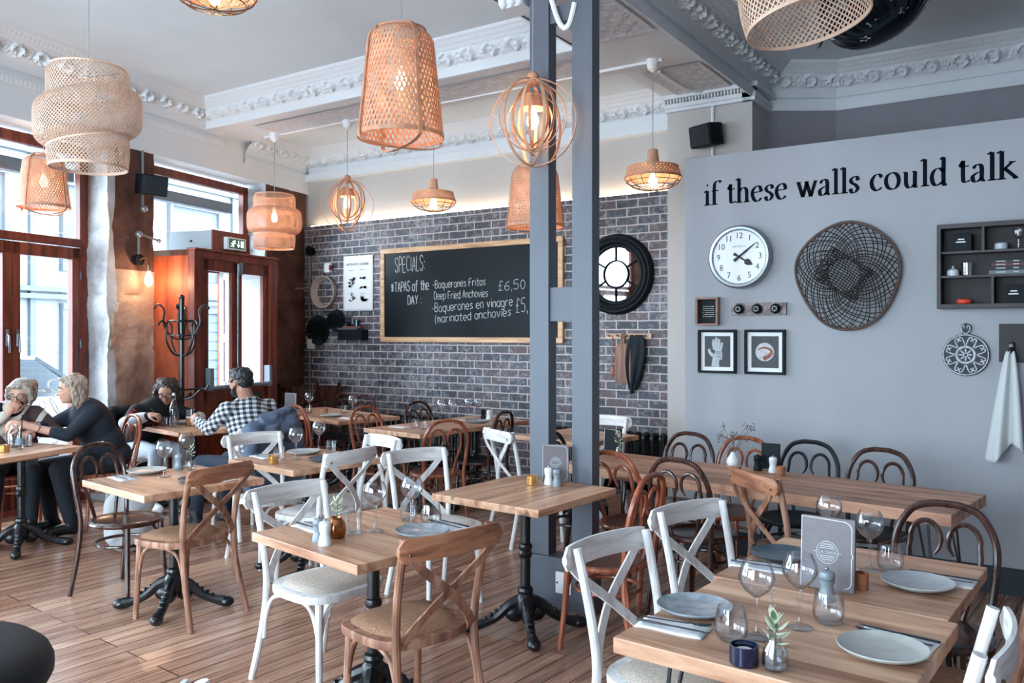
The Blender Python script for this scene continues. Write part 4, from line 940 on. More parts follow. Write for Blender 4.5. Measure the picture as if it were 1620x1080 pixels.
for s_, xa, xb, z_, h_, sl, r_ in [('SPECIALS:', -6.70, -6.23, 2.33, .17, .02, .0045), ('*TAPAS of the', -6.76, -6.17, 2.09, .115, .03, .0048), ('DAY :', -6.50, -6.28, 1.94, .10, .03, .005), ('-Boquerones Fritos', -6.12, -5.36, 2.12, .085, .02, .0034), ('Deep Fried Anchovies', -6.10, -5.33, 1.99, .085, .02, .0034),
 ('-Boquerones en vinagre', -6.13, -5.00, 1.845, .095, .05, .0038), ('(marinated anchovies', -6.09, -5.02, 1.72, .09, .07, .0036), ('£6,50', -5.20, -4.83, 2.07, .10, .02, .003), ('£5,', -4.97, -4.80, 1.83, .15, .0, .0034)]:
    mb = MB(); handwrite(mb, s_, xa, z_, h_, yc, sl, r_, width=xb - xa)
    rel(cb, mb).build('chalk_writing', M['chalk'], cb)

mr = thing('mirror', 'round black-framed mirror with spoked bars behind the right post', 'mirror', (-3.77, YF - .03, 2.19))
T = MT.Translation((0, .02, 0)) @ MT.Rotation(pi / 2, 4, 'X')
mb = MB(); mb.lathe([(.268, .0), (.268, .03), (.28, .04), (.292, .04), (.296, .03), (.302, .03), (.306, .05), (.318, .062), (.335, .066), (.348, .06), (.352, .045), (.358, .045), (.364, .058), (.378, .06), (.392, .05), (.402, .03), (.406, 0), (.268, 0)], 56, T=T); mb.build('frame', M['black'], mr)
mb = MB(); mb.lathe([(.001, .015), (.275, .015), (.275, .01), (.001, .01)], 48, T=T); mb.build('mirror_glass', mat('mirror_glass', '#dfe6ea', .02, 1.0), mr)
mb = MB(); mb.tube([(.135 * cos(2 * pi * i / 36), -.01, .135 * sin(2 * pi * i / 36)) for i in range(36)], .008, 6, True)
for i in range(6): g = pi / 2 + i * pi / 3; mb.tube([(.135 * cos(g), -.01, .135 * sin(g)), (.275 * cos(g), -.01, .275 * sin(g))], .008, 6)
mb.build('glazing_bars', M['black'], mr)
pg = thing('peg_rail', 'pale wooden peg rail on the brick under the mirror', 'peg rail', (-3.64, YF - .015, 1.57))
mb = MB(); mb.box((0, 0, 0), (.50, .025, .055)); mb.build('rail', wood('pale_rail', '#b99f86', '#cfb9a2', '#ddcab5', .5), pg, smooth=0, bevel=.004)
for x in (-.2, -.1, 0, .1, .2):
    mb = MB(); mb.tube([(x, -.01, 0), (x, -.06, .012)], [.008, .011], 8); mb.build('peg', M['bent_brown'], pg)
bd = thing('chopping_board', 'paddle-shaped wooden chopping board hanging from the peg rail', 'board', (-3.68, YF - .055, 1.57))
out = [(-.022, .02), (-.02, -.07), (-.055, -.09), (-.085, -.11), (-.088, -.44), (-.075, -.465), (.075, -.465), (.088, -.44), (.085, -.11), (.055, -.09), (.02, -.07), (.022, .02), (0, .035)]
mb = MB(); mb.prism([(x, z) for x, z in out][::-1], -.009, .009, T=XZ); mb.build('paddle', wood('walnut_board', '#5a3a2e', '#7c5443', '#99705b', .5, axis=2), bd, 25)
mb = MB(); mb.tube([(.014 * cos(2 * pi * i / 12), -.012, .014 * sin(2 * pi * i / 12)) for i in range(12)], .003, 5, True); mb.build('leather_loop', M['leather'], bd)
sp_ = MB(); sp_.tube([(-3.795, YF - .06, 1.57), (-3.80, YF - .06, 1.25)], .007, 6); sp_.ball((-3.80, YF - .06, 1.22), (.02, .006, .05), 10, 8)
tag(sp_.build('wooden_spoon', M['bent_brown']), 'thin dark wooden spoon hanging left of the chopping board', 'spoon')
mb = MB()
def clothf(u, v):
    w = .04 + .10 * sin(pi * min(1, v * .9 + .12)) ** .8 * (1 - .35 * v); x = (u - .5) * 2 * w
    return V((-3.53 + x * .8 - .035 * v, YF - .055 - .025 * sin(u * 14 + v * 3) * v - .02 * v, 1.585 - .585 * v + .07 * v * abs(u - .35)))
mb.grid(clothf, 28, 26); ob = mb.build('cloth', mat('dark_cloth', '#121d26', .9), None, 60); sd = ob.modifiers.new('s', 'SOLIDIFY'); sd.thickness = .006; tag(ob, 'dark cloth hanging folded from the right end of the peg rail', 'cloth')
ps = thing('poster', 'white fabric poster of black herb drawings on the brick wall', 'poster', (-7.327, YF - .012, 2.22))
mb = MB(); mb.grid(lambda u, v: V(((u - .5) * .50, -.004 - .004 * sin(u * 9 + v * 4), (v - .5) * .685)), 16, 20); o = mb.build('sheet', mat('poster_linen', '#dfe3e4', .9), ps, 60); o.modifiers.new('s', 'SOLIDIFY').thickness = .003
mb = MB(); vs, fs = text_geo('AROMATIC CUISINE', .042); mb.add([XZ @ V((p.x, p.y + .235, .016)) for p in vs], fs)
vs, fs = text_geo('-----------------------', .016); mb.add([XZ @ V((p.x, p.y + .205, .016)) for p in vs], fs); ink = mat('black_ink', '#20282d', .8); mb.build('title', ink, ps, 0)
rnd = random.Random(5)
for cx, cz, kind in [(-.09, .10, 0), (.09, .10, 1), (-.10, -.01, 2), (.10, -.01, 1), (-.09, -.19, 2), (.10, -.19, 3)]:
    mb = MB()
    for k in range(7 if kind else 3):
        g = rnd.uniform(.3, 2.8) if kind > 1 else rnd.uniform(-.3, .5) + (pi if k % 2 else 0); L = rnd.uniform(.03, .07) * (1.3 if kind == 3 else 1)
        a = V((cx + rnd.uniform(-.01, .01), 0, cz - .04)); d = V((cos(g), 0, sin(g)))
        if kind == 2: a = a + V((0, 0, k * .014))
        sd_ = V((-d.z, 0, d.x)) * L * .17
        pts = [a, a + d * L * .5 + sd_, a + d * L, a + d * L * .5 - sd_]; mb.add([V((p.x, -.017, p.z)) for p in pts], [(0, 1, 2, 3), (3, 2, 1, 0)])
    mb.bx((cx - .05, -.0175, cz + .062), (cx + .03, -.0165, cz + .066)); mb.build('herb_drawing', ink, ps, 0)
bk = thing('round_basket', 'shallow round basket with pale wall and patterned base on the brick', 'basket', (-7.89, YF - .005, 2.125))
mb = MB(); mb.shell([(.17, .0), (.195, .03), (.205, .09), (.21, .10), (.20, .10), (.19, .09), (.18, .035), (.165, .012)], 40, T=T); mb.build('wall', mat('pale_basket', '#b7aaa0', .7, nscale=60, namt=.2, bump=.4, bscale=120), bk)
nt = NT('basket_pattern'); tc = nt.add('ShaderNodeTexCoord'); vo = nt.add('ShaderNodeTexVoronoi', _Scale=9.0); nt.link(tc, 'Object', vo, 'Vector'); rp = ramp(nt, vo, 'Color', [(.2, col('#5d5052')), (.5, col('#8d8486')), (.8, col('#b9b4b2'))]); pp = nt.add('ShaderNodeBsdfPrincipled', _Roughness=.8); nt.link(rp, 0, pp, 0); nt.link(pp, 0, nt.out, 0)
mb = MB(); mb.lathe([(.001, .01), (.172, .01), (.172, .002), (.001, .002)], 36, T=T); mb.build('base', MATS['basket_pattern'], bk)
def fan(label, x, z, R):
    r = thing('woven_fan', label, 'fan', (x, YF - .02, z)); mb = MB(); n = 22
    for i in range(-n, n + 1):
        q = i / n; h = sqrt(max(0, 1 - q * q)) * R
        if h > .01:
            mb.tube([(q * R, -.004 - .03 * (1 - q * q), -h), (q * R, -.03, 0), (q * R, -.004 - .03 * (1 - q * q), h)], .0036, 4); mb.tube([(-h, -.008 - .03 * (1 - q * q), q * R), (0, -.034, q * R), (h, -.008 - .03 * (1 - q * q), q * R)], .0036, 4)
    mb.build('weave', M['black'], r); mb = MB(); mb.tube([(R * cos(2 * pi * i / 40), 0, R * sin(2 * pi * i / 40)) for i in range(40)], .008, 6, True); mb.build('rim', M['black'], r)
fan('larger black woven plate low on the brick beside the intercom', -8.02, 1.64, .185); fan('smaller black woven plate on the brick under the round basket', -7.69, 1.76, .135)
sh = thing('wall_shelf', 'small black box shelf on the brick under the poster', 'shelf', (-7.37, YF - .06, 1.58))
mb = MB(); mb.box((0, 0, 0), (.41, .12, .125)); mb.build('box', M['black'], sh, smooth=0, bevel=.004)
for i, (x, w, h, c) in enumerate([(-.05, .34, .022, '#4b5359'), (.02, .3, .016, '#7d4d3a')]):
    o = tag((lambda q: (q.box((-7.37 + x, YF - .07, 1.645 + h / 2 + i * .023), (w, .085, h)), q)[1])(MB()).build('book', mat('book_cover%d' % i, c, .6), smooth=0, bevel=.002), ['grey book lying flat on the small black box shelf', 'brown book lying on the grey book on the small shelf'][i], 'book', 'books on the small brick wall shelf')
def mini_plant(x, y, z, label, cat='plant', h=.1):
    r = thing('potted_plant', label, cat, (x, y, z)); mb = MB(); mb.lathe([(.001, 0), (.03, 0), (.038, .06), (.03, .06), (.001, .055)], 14); mb.build('pot', M['black'], r)
    mb = MB(); rn = random.Random(4)
    for k in range(16):
        g = rn.uniform(0, 6.28); L = h * rn.uniform(.6, 1.1); mb.ball((cos(g) * L * .35, sin(g) * L * .35, .06 + L * .5), (.008, .006, L * .45), 6, 5, R=MT.Rotation(.5, 3, V((-sin(g), cos(g), 0))))
    mb.build('foliage', mat('dark_leaf', '#26393a', .6), r)
mini_plant(-7.44, YF - .07, 1.686, 'tiny dark pot plant on the small black box shelf')
mb = MB(); mb.shell([(.001, 0), (.035, .0), (.04, .08), (.034, .08), (.03, .01), (.001, .008)], 14, (-7.29, YF - .07, 1.685)); tag(mb.build('tin', M['dark_steel']), 'small metal tin beside the tiny plant on the box shelf', 'tin')
# cast-iron radiators under the brick wall
def radiator():
    r = thing('radiator', '', 'radiator', group='radiators along the brick wall')
    for i in range(17):
        x = -.72 + i * .09; mb = MB()
        for y in (-.05, .05): mb.tube([(x, y, .1), (x, y, .56)], .02, 8)
        mb.tube(spline([(x, -.05, .56), (x, -.045, .6), (x, 0, .62), (x, .045, .6), (x, .05, .56)], 3), .026, 8); mb.ball((x, 0, .11), (.034, .08, .05), 10, 6); mb.build('column', M['iron'], r)
    for x in (-.7, .7): mb = MB(); mb.bx((x - .02, -.06, 0), (x + .02, .06, .1)); mb.build('foot', M['iron'], r)
    return r
for x, t in ((-6.2, 'black column radiator under the chalkboard, left of the pair'), (-3.95, 'black column radiator on the brick wall behind the posts')):
    place('radiator', radiator, (x, YB - .1, 0), 0, t, 'radiators along the brick wall')
# two dark high chairs in the corner
def high_chair():
    r = thing('high_chair', '', 'high chair')
    for sx in (-1, 1):
        for sy in (-1, 1): mb = MB(); mb.tube([(sx * .24, sy * .24, 0), (sx * .16, sy * .17, .78 if sy < 0 else 1.0)], 1, 4, sec=(.035, .03)); mb.build('leg', M['bent_dark'], r, 0)
    mb = MB(); mb.box((0, 0, .52), (.36, .34, .02)); mb.build('seat', M['bent_brown'], r, 0, .004)
    mb = MB(); mb.box((0, .18, .86), (.32, .02, .2)); mb.build('backrest', M['bent_dark'], r, 0, .004)
    mb = MB(); mb.box((0, -.17, .74), (.36, .03, .06)); mb.box((-.17, 0, .74), (.03, .34, .05)); mb.box((.17, 0, .74), (.03, .34, .05)); mb.build('rail', M['bent_dark'], r, 0, .004); mb = MB(); mb.box((0, -.19, .2), (.4, .03, .06)); mb.build('foot_rest', M['bent_dark'], r, 0, .004)
    mb = MB(); mb.box((0, -.18, .35), (.28, .015, .24)); mb.build('front_panel', M['bent_brown'], r, 0, .004)
    return r
place('hc', high_chair, (-7.62, 6.62, 0), .35, 'dark wooden high chair in the corner, nearer the lobby door', 'high chairs in the corner')
place('hc', high_chair, (-7.55, 7.12, 0), .2, 'dark wooden high chair in the corner, nearer the brick wall', 'high chairs in the corner')

# ------------------------------------------------------------------ fittings on the partition
YP = 5.94
ck = thing('wall_clock', 'round white wall clock in a steel case under the lettering', 'clock', (-1.967, YP, 2.148))
mb = MB(); mb.lathe([(.19, .05), (.20, .068), (.215, .07), (.226, .06), (.228, .0), (.19, 0)], 56, T=MT.Rotation(pi / 2, 4, 'X')); mb.build('case', mat('brushed_clock_case', '#9aa3aa', .3, .8), ck)
mb = MB(); mb.lathe([(.001, .052), (.205, .052), (.205, .045), (.001, .045)], 48, T=MT.Rotation(pi / 2, 4, 'X')); mb.build('dial', mat('white_dial', '#dfe3e6', .3), ck)
mb = MB()
for i in range(12):
    g = pi / 2 - (i + 1) * pi / 6; vs, fs = text_geo(str(i + 1), .060); mb.add([XZ @ V((p.x * .92 + .152 * cos(g), p.y + .152 * sin(g), .0535)) for p in vs], fs)
for i in range(60):
    g = 2 * pi * i / 60; r0 = .0032 if i % 5 == 0 else .0016; mb.add([XZ @ V((.190 * cos(g) + r0 * cos(q), .190 * sin(g) + r0 * sin(q), .0535)) for q in [2 * pi * k / 8 for k in range(8)]], [tuple(range(8))])
vs, fs = text_geo('NEWGATE', .0155, spacing=1.35); mb.add([XZ @ V((p.x, p.y + .075, .0535)) for p in vs], fs); mb.build('numerals', mat('black_print', '#12181c', .6), ck, 0)
def hand(name, ang, pts, d):
    mb = MB(); R = MT.Rotation(-ang, 4, 'Z'); mb.prism([(x, y) for x, y in pts], d, d + .003, T=XZ @ R); mb.build(name, mat('black_print', ''), ck, 0)
hand('hour_hand', radians(122), [(-.011, -.045), (.011, -.045), (.005, 0), (.006, .05), (.022, .062), (.02, .085), (0, .115), (-.02, .085), (-.022, .062), (-.006, .05), (-.005, 0)], .056)
hand('minute_hand', radians(52), [(-.012, -.045), (.012, -.045), (.006, 0), (.007, .06), (.002, .15), (-.002, .15), (-.007, .06), (-.006, 0)], .060)
mb = MB(); mb.lathe([(.001, .066), (.008, .066), (.008, .055), (.001, .055)], 14, T=MT.Rotation(pi / 2, 4, 'X')); mb.build('hub', M['black'], ck)
# lettering painted on the partition: broad-nib strokes
def nib(mb, pts, x0, z0, k, closed=False, thick=.235, thin=.06, y=YP - .0015):
    P = spline([(px_, 0, pz_) for px_, pz_ in pts], 7, closed) if len(pts) > 2 else [V((pts[0][0], 0, pts[0][1])).lerp(V((pts[1][0], 0, pts[1][1])), i / 4) for i in range(5)]
    n = len(P); L = []
    for i in range(n):
        a = P[(i - 1) % n] if closed or i else P[i]; b = P[(i + 1) % n] if closed or i < n - 1 else P[i]
        t = (b - a).normalized(); w = thin + (thick - thin) * abs(cos(atan2(t.z, t.x) - radians(100))) ** 1.3; nn = V((-t.z, 0, t.x)) * w / 2
        L += [P[i] + nn, P[i] - nn]
    vs = [(x0 + p.x * k, y, z0 + p.z * k) for p in L]; fs = []
    for i in range(n if closed else n - 1): j = (i + 1) % n; fs.append((2 * i, 2 * i + 1, 2 * j + 1, 2 * j))
    mb.add(vs, fs)
def st_(x, h): return [[(x, 0), (x, h)], [(x - .22, .03), (x + .22, .03)], [(x - .24, h - .10), (x - .02, h + .02)]]
SER = {'i': (.36, st_(.18, 1.0) + [[(.14, 1.34), (.24, 1.42)]]), 'l': (.40, st_(.2, 1.62)),
 'f': (.55, [[(.22, 0), (.22, 1.2), (.32, 1.55), (.56, 1.62), (.68, 1.5)], [(0, .03), (.46, .03)], [(.02, .95), (.52, .97)]]),
 't': (.50, [[(.2, 1.3), (.2, .25), (.32, .04), (.55, .12)], [(.0, .95), (.5, .97)], [(.02, .96), (.2, 1.28)]]),
 'h': (.92, st_(.18, 1.62) + [[(.18, .75), (.4, .97), (.62, .92), (.70, .68), (.70, 0)], [(.5, .03), (.9, .03)]]),
 'e': (.78, [[(.06, .58), (.66, .62)], [(.66, .62), (.58, .92), (.36, .99), (.12, .78), (.07, .45), (.2, .1), (.42, .0), (.68, .18)]]),
 's': (.62, [[(.52, .74), (.46, .95), (.28, .98), (.1, .82), (.16, .62), (.38, .46), (.5, .25), (.36, .03), (.16, .02), (.06, .26)]]),
 'w': (1.22, [[(.08, .95), (.36, .0)], [(.36, 0), (.62, .95)], [(.58, .95), (.86, 0)], [(.86, 0), (1.14, .95)], [(-.06, .96), (.24, .96)], [(.46, .96), (.74, .96)], [(1.02, .96), (1.26, .96)]]),
 'a': (.78, [[(.12, .78), (.28, .97), (.48, .95), (.56, .72), (.56, .15), (.72, .02)], [(.56, .58), (.3, .5), (.1, .32), (.14, .06), (.34, .02), (.56, .22)]]),
 'c': (.74, [[(.66, .78), (.5, .98), (.26, .92), (.08, .6), (.12, .22), (.36, .0), (.66, .16)]]),
 'o': (.90, ['c', [(.42, 1.0), (.14, .84), (.06, .5), (.16, .14), (.42, 0), (.68, .14), (.78, .5), (.68, .86)]]),
 'u': (.92, [[(.18, .95), (.18, .3), (.3, .03), (.5, .04), (.68, .22)], [(.68, .95), (.68, .1), (.84, .02)], [(0, .94), (.2, .97)], [(.5, .94), (.7, .97)]]),
 'd': (.90, [[(.7, 1.62), (.7, .1), (.88, .03)], [(.5, 1.52), (.7, 1.64)], [(.7, .78), (.48, .98), (.22, .9), (.07, .55), (.14, .14), (.36, 0), (.7, .22)]]),
 'k': (.90, st_(.18, 1.62) + [[(.7, .96), (.2, .48)], [(.34, .6), (.9, .02)], [(.52, .96), (.86, .96)], [(.72, .03), (1.0, .03)]])}
mb = MB(); cx = 0; txt = 'if these walls could talk'; tot = sum((SER[c][0] + .10) if c != ' ' else .52 for c in txt); KX = 1.99 / tot
for c in txt:
    if c == ' ': cx += .52; continue
    w, sts = SER[c]; cl = False
    for s in sts:
        if s == 'c': cl = True; continue
        nib(mb, s, -2.243 + cx * KX, 2.545, KX, cl)
    cx += w + .10
tag(mb.build('wall_lettering', mat('dark_wall_lettering', '#0a121a', .9, spec=.1), smooth=0), 'dark painted words "if these walls could talk" across the grey partition', 'lettering')
def frame(label, x0, x1, z0, z1, fm, bw, dep, mount, art, amat=None):
    r = thing('picture_frame', label, 'picture', ((x0 + x1) / 2, YP, (z0 + z1) / 2)); W, Hh = (x1 - x0) / 2, (z1 - z0) / 2
    mb = MB(); 
    for a, b in (((-W, Hh - bw), (W, Hh)), ((-W, -Hh), (W, -Hh + bw)), ((-W, -Hh + bw), (-W + bw, Hh - bw)), ((W - bw, -Hh + bw), (W, Hh - bw))): mb.bx((a[0], -dep, a[1]), (b[0], 0, b[1]))
    mb.build('frame', fm, r, 0, .002)
    mb = MB(); mb.bx((-W + bw, -.012, -Hh + bw), (W - bw, -.004, Hh - bw)); mb.build('mount', M['paper'] if mount else M['menu_dark'], r, 0)
    if mount: mb = MB(); mb.bx((-W + bw + mount, -.014, -Hh + bw + mount), (W - bw - mount, -.011, Hh - bw - mount)); mb.build('print', mat('dark_print', '#1a242b', .5), r, 0)
    for nm, m_, g in art(W - bw - mount, Hh - bw - mount): g.build(nm, m_, r, 30)
def art_hand(w, h):
    a = MB(); y = -.0155; 
    def f(pts, wd): 
        b = len(a.v); a.tube(spline([(x * w, y, z * h) for x, z in pts], 5), [wd * .5 * w * (1 - .35 * i / (len(pts) * 5 - 5)) for i in range(len(pts) * 5 - 4)], 8)
        for i in range(b, len(a.v)): a.v[i].y = y + (a.v[i].y - y) * .08
    f([(-.18, .1), (-.3, .5), (-.28, .78)], .26); f([(-.05, .15), (-.08, .6), (-.06, .9)], .26); f([(.1, .12), (.15, .55), (.14, .8)], .26); f([(.22, .05), (.34, .35), (.38, .58)], .24)
    f([(-.2, -.35), (-.55, -.1), (-.66, .15)], .3); f([(-.15, -.98), (-.12, -.6), (.02, -.2), (.05, .15)], .62); f([(.12, -.5), (.2, -.2), (.15, .1)], .5)
    b = MB()
    for k in range(3): b.tube(spline([((-.2 + .1 * k) * w, y - .004, (-.05 - .12 * k) * h), (.1 * w, y - .004, (-.02 - .15 * k) * h), (.3 * w, y - .004, (.05 - .2 * k) * h)], 4), .0015, 4)
    return [('hand_drawing', mat('print_light', '#a9b0b4', .7, nscale=60, namt=.25), a), ('palm_lines', M['black'], b)]
def art_dish(w, h):
    a = MB(); y = -.0155; a.lathe([(.001, .001), (w * .68, 0), (w * .68, -.001), (.001, -.001)], 28, T=MT.Translation((0, y, 0)) @ MT.Rotation(pi / 2, 4, 'X'))
    p = MB(); p.tube([(w * .95 * cos(2 * pi * i / 40), y + .001, w * .95 * sin(2 * pi * i / 40)) for i in range(40)], .003, 5, True)
    c = MB(); c.tube(spline([(-.5 * w, y - .003, .15 * h), (-.1 * w, y - .003, .28 * h), (.35 * w, y - .003, .18 * h), (.5 * w, y - .003, -.05 * h), (.2 * w, y - .003, -.3 * h), (-.1 * w, y - .003, -.42 * h)], 5), [.003 + .012 * (i / 25) for i in range(26)], 6)
    for v in c.v: v.y = y - .003 + (v.y - y + .003) * .2
    return [('plate_drawing', mat('print_pale', '#b9bcbe', .7, nscale=50, namt=.2), a), ('pan_rim', mat('print_grey', '#5d6468', .7), p), ('lobster_drawing', mat('print_rust', '#8d5648', .7, nscale=80, namt=.4), c)]
def art_words(w, h):
    a = MB(); rn = random.Random(2)
    for k in range(6):
        n = rn.randint(4, 8); vs, fs = text_geo('-' * n, .03); q = max(p.x for p in vs); a.add([XZ @ V((p.x / q * w * rn.uniform(.5, .7), p.y + (.45 - .17 * k) * h, .014)) for p in vs], fs)
    return [('small_text', M['paper'], a)]
frame('black frame with white mount around a pale raised hand print', -2.285, -2.0, 1.308, 1.626, M['black'], .018, .03, .028, art_hand)
frame('black frame with white mount around a round dish print', -1.937, -1.651, 1.308, 1.626, M['black'], .018, .03, .028, art_dish)
frame('small brown box frame with dark text card under the clock', -2.295, -2.127, 1.658, 1.864, mat('walnut_frame', '#8b6a5c', .5, nscale=20, namt=.15), .014, .055, 0, art_words)
hk = thing('hook_board', 'weathered board with three dark round knobs under the clock', 'hook board', (-1.84, YP - .012, 1.773))
mb = MB(); mb.box((0, 0, 0), (.395, .024, .088)); mb.build('board', mat('weathered_board', '#8d8482', .8, nscale=30, namt=.4, bump=.5, bscale=60), hk, 0, .003)
for x in (-.13, 0, .13):
    mb = MB(); mb.lathe([(.001, .05), (.02, .048), (.034, .035), (.036, .022), (.02, .012), (.012, 0)], 20, T=MT.Translation((x, -.012, 0)) @ MT.Rotation(pi / 2, 4, 'X')); kb = mb.build('knob', M['black'], hk)
    mb = MB()
    for i in range(8): g = 2 * pi * i / 8; mb.ball((x + .016 * cos(g), -.0615, .016 * sin(g)), (.005, .002, .005), 6, 4)
    mb.build('rosette', M['plate_grey'], kb)
# big net-woven basket
nb = thing('woven_basket', 'large dark open-weave basket hung on the grey partition', 'basket', (-1.235, YP - .01, 1.985))
def outline(g): 
    return .318 * (1 + .035 * cos(2 * g + .5) + .06 * cos(3 * g - pi / 2 - .2)), .355 * (1 - .01 * cos(2 * g))
def bpt(r, g, lift=0):
    a, b = outline(g); d = .035 + .10 * sin(pi * min(1, r * 1.02)) ** .9 + lift
    return V((r * a * cos(g), -d, r * b * sin(g)))
mb = MB(); rn = random.Random(9); n = 42
for fam in (1, -1):
    for i in range(n):
        g0 = 2 * pi * i / n + rn.uniform(-.03, .03); ph = rn.uniform(0, 6)
        mb.tube([bpt(.30 + .70 * q, g0 + fam * 1.25 * (1 - q) ** 1.15 + .03 * sin(9 * q + ph)) for q in [j / 18 for j in range(19)]], .0034, 4)
ca, sa = cos(-.55), sin(-.55)
for i in range(-7, 8):
    for fam in (0, 1):
        q = i / 7; L = .46; W_ = .33; pts = []
        for j in range(-10, 11):
            s = j / 10; x, z = (s * L, q * W_) if fam == 0 else (q * L, s * W_); x += .008 * sin(s * 9 + i); x, z = x * ca - z * sa, x * sa + z * ca
            r_ = sqrt(x * x + z * z); pts.append(bpt(r_, atan2(z, x), .02))
        mb.tube(pts, .0034, 4)
mb.build('weave', mat('dark_cane', '#211a1b', .85, nscale=12, namt=.5), nb)
mb = MB(); mb.tube([V((outline(g)[0] * cos(g), -.035, outline(g)[1] * sin(g))) for g in [2 * pi * i / 60 for i in range(60)]], .0105, 7, True); mb.build('rim', mat('cane_rim', '#54423c', .7, nscale=40, namt=.3), nb)
# shelf unit
su = thing('shelf_unit', 'dark wooden wall shelf unit of five compartments at the right', 'shelf', (-.42, YP, 2.015)); Wd = mat('dark_shelf_wood', '#3d3638', .6, nscale=14, namt=.25)
mb = MB(); mb.bx((-.26, -.012, -.255), (.26, -.002, .255)); mb.build('back_panel', mat('shelf_back_wood', '#2b2829', .7, nscale=10, namt=.2), su, 0)
mb = MB(); mb.bx((-.265, -.13, .235), (.265, 0, .262)); mb.bx((-.265, -.13, -.262), (.265, 0, -.235)); mb.bx((-.265, -.13, -.235), (-.242, 0, .235)); mb.bx((.242, -.13, -.235), (.265, 0, .235)); mb.build('frame', Wd, su, 0, .002)
for z in (.085, -.065): mb = MB(); mb.bx((-.242, -.12, z - .007), (.242, -.012, z + .007)); mb.build('shelf_board', Wd, su, 0)
mb = MB(); mb.bx((-.02, -.12, .092), (-.006, -.012, .235)); mb.build('divider', Wd, su, 0)
mb = MB(); mb.bx((.03, -.12, -.235), (.044, -.012, -.072)); mb.build('divider', Wd, su, 0)
def on(x, z): return (-.42 + x, YP - .07, 2.015 + z)
def label_txt(o, s, size, loc):
    mb = MB(); vs, fs = text_geo(s, size); mb.add([XZ @ V((p.x, p.y, 0)) + V(loc) for p in vs], fs); mb.build('lettering', M['paper'], o, 0)
for x, z, l in ((-.13, .092, 'black gift box in the top left compartment of the shelf unit'), (.15, -.235, 'black gift box in the bottom right compartment of the shelf unit')):
    p = on(x, z + .055); r = thing('box', l, 'box', p, 0, 'black boxes in the shelf unit'); mb = MB(); mb.box((0, 0, 0), (.11, .08, .11)); mb.build('carton', M['black'], r, 0, .003)
    mb = MB(); mb.bx((-.02, -.0415, .015), (.015, -.0405, .022)); mb.bx((-.03, -.0415, -.002), (.022, -.0405, .005)); mb.build('print', M['paper'], r, 0)
def jar_thing(name, label, cat, p, prof, m, group=None, n=18):
    mb = MB(); mb.lathe(prof, n, p); return tag(mb.build(name, m), label, cat, group)
jar_thing('jar', 'pale squat jar in the top right compartment of the shelf unit', 'jar', on(.08, .092), [(.03, 0), (.036, .008), (.036, .035), (.03, .042), (.001, .042)], mat('pale_jar', '#a9b3bb', .4))
jar_thing('jar', 'white lidded pot on the middle shelf of the shelf unit', 'jar', on(-.18, -.058), [(.03, 0), (.035, .01), (.034, .034), (.02, .044), (.005, .05), (.007, .06), (.001, .065)], mat('pale_pot', '#c3cace', .4))
tb = MB(); tb.shell([(.001, 0), (.032, 0), (.036, .08), (.034, .08), (.03, .006), (.001, .005)], 18, on(-.10, -.058)); tag(tb.build('tumbler', M['glass']), 'glass tumbler on the middle shelf beside the white pot', 'glass')
tb = MB(); tb.shell([(.001, 0), (.03, 0), (.022, .004), (.005, .01), (.005, .06), (.025, .075), (.032, .11), (.028, .13)], 18, on(.17, .092)); tag(tb.build('wine_glass', M['glass']), 'stemmed glass in the top right compartment of the shelf unit', 'glass')
for i, (w, h, c, l) in enumerate([(.215, .024, '#5f6a72', 'grey book at the bottom of the flat stack in the shelf unit'), (.20, .024, '#11181d', 'black book in the middle of the flat stack in the shelf unit'), (.185, .02, '#5a2a2a', 'dark red book third up in the flat stack in the shelf unit'), (.17, .018, '#1d242a', 'dark book topmost of the flat stack in the shelf unit')]):
    zz = -.058 + sum([.024, .024, .02, .018][:i]); r = thing('book', l, 'book', on(.125, zz + h / 2), 0, 'books in the shelf unit'); mb = MB(); mb.box((0, 0, 0), (w, .1, h)); mb.build('cover', mat('shelf_book%d' % i, c, .6), r, 0, .002)
    mb = MB(); mb.bx((-.07, -.052, -.003), (-.02, -.0495, .003)); mb.bx((.02, -.052, -.003), (.05, -.0495, .003)); mb.build('spine_print', mat('spine_ink', '#aeb6ba', .7), r, 0)
jar_thing('candle_bowl', 'small red glass bowl in the bottom left compartment of the shelf unit', 'bowl', on(-.12, -.235), [(.025, 0), (.04, .01), (.042, .022), (.036, .03), (.001, .026)], mat('red_glass', '#c9432f', .3, emit='#c9432f', estr=.15))
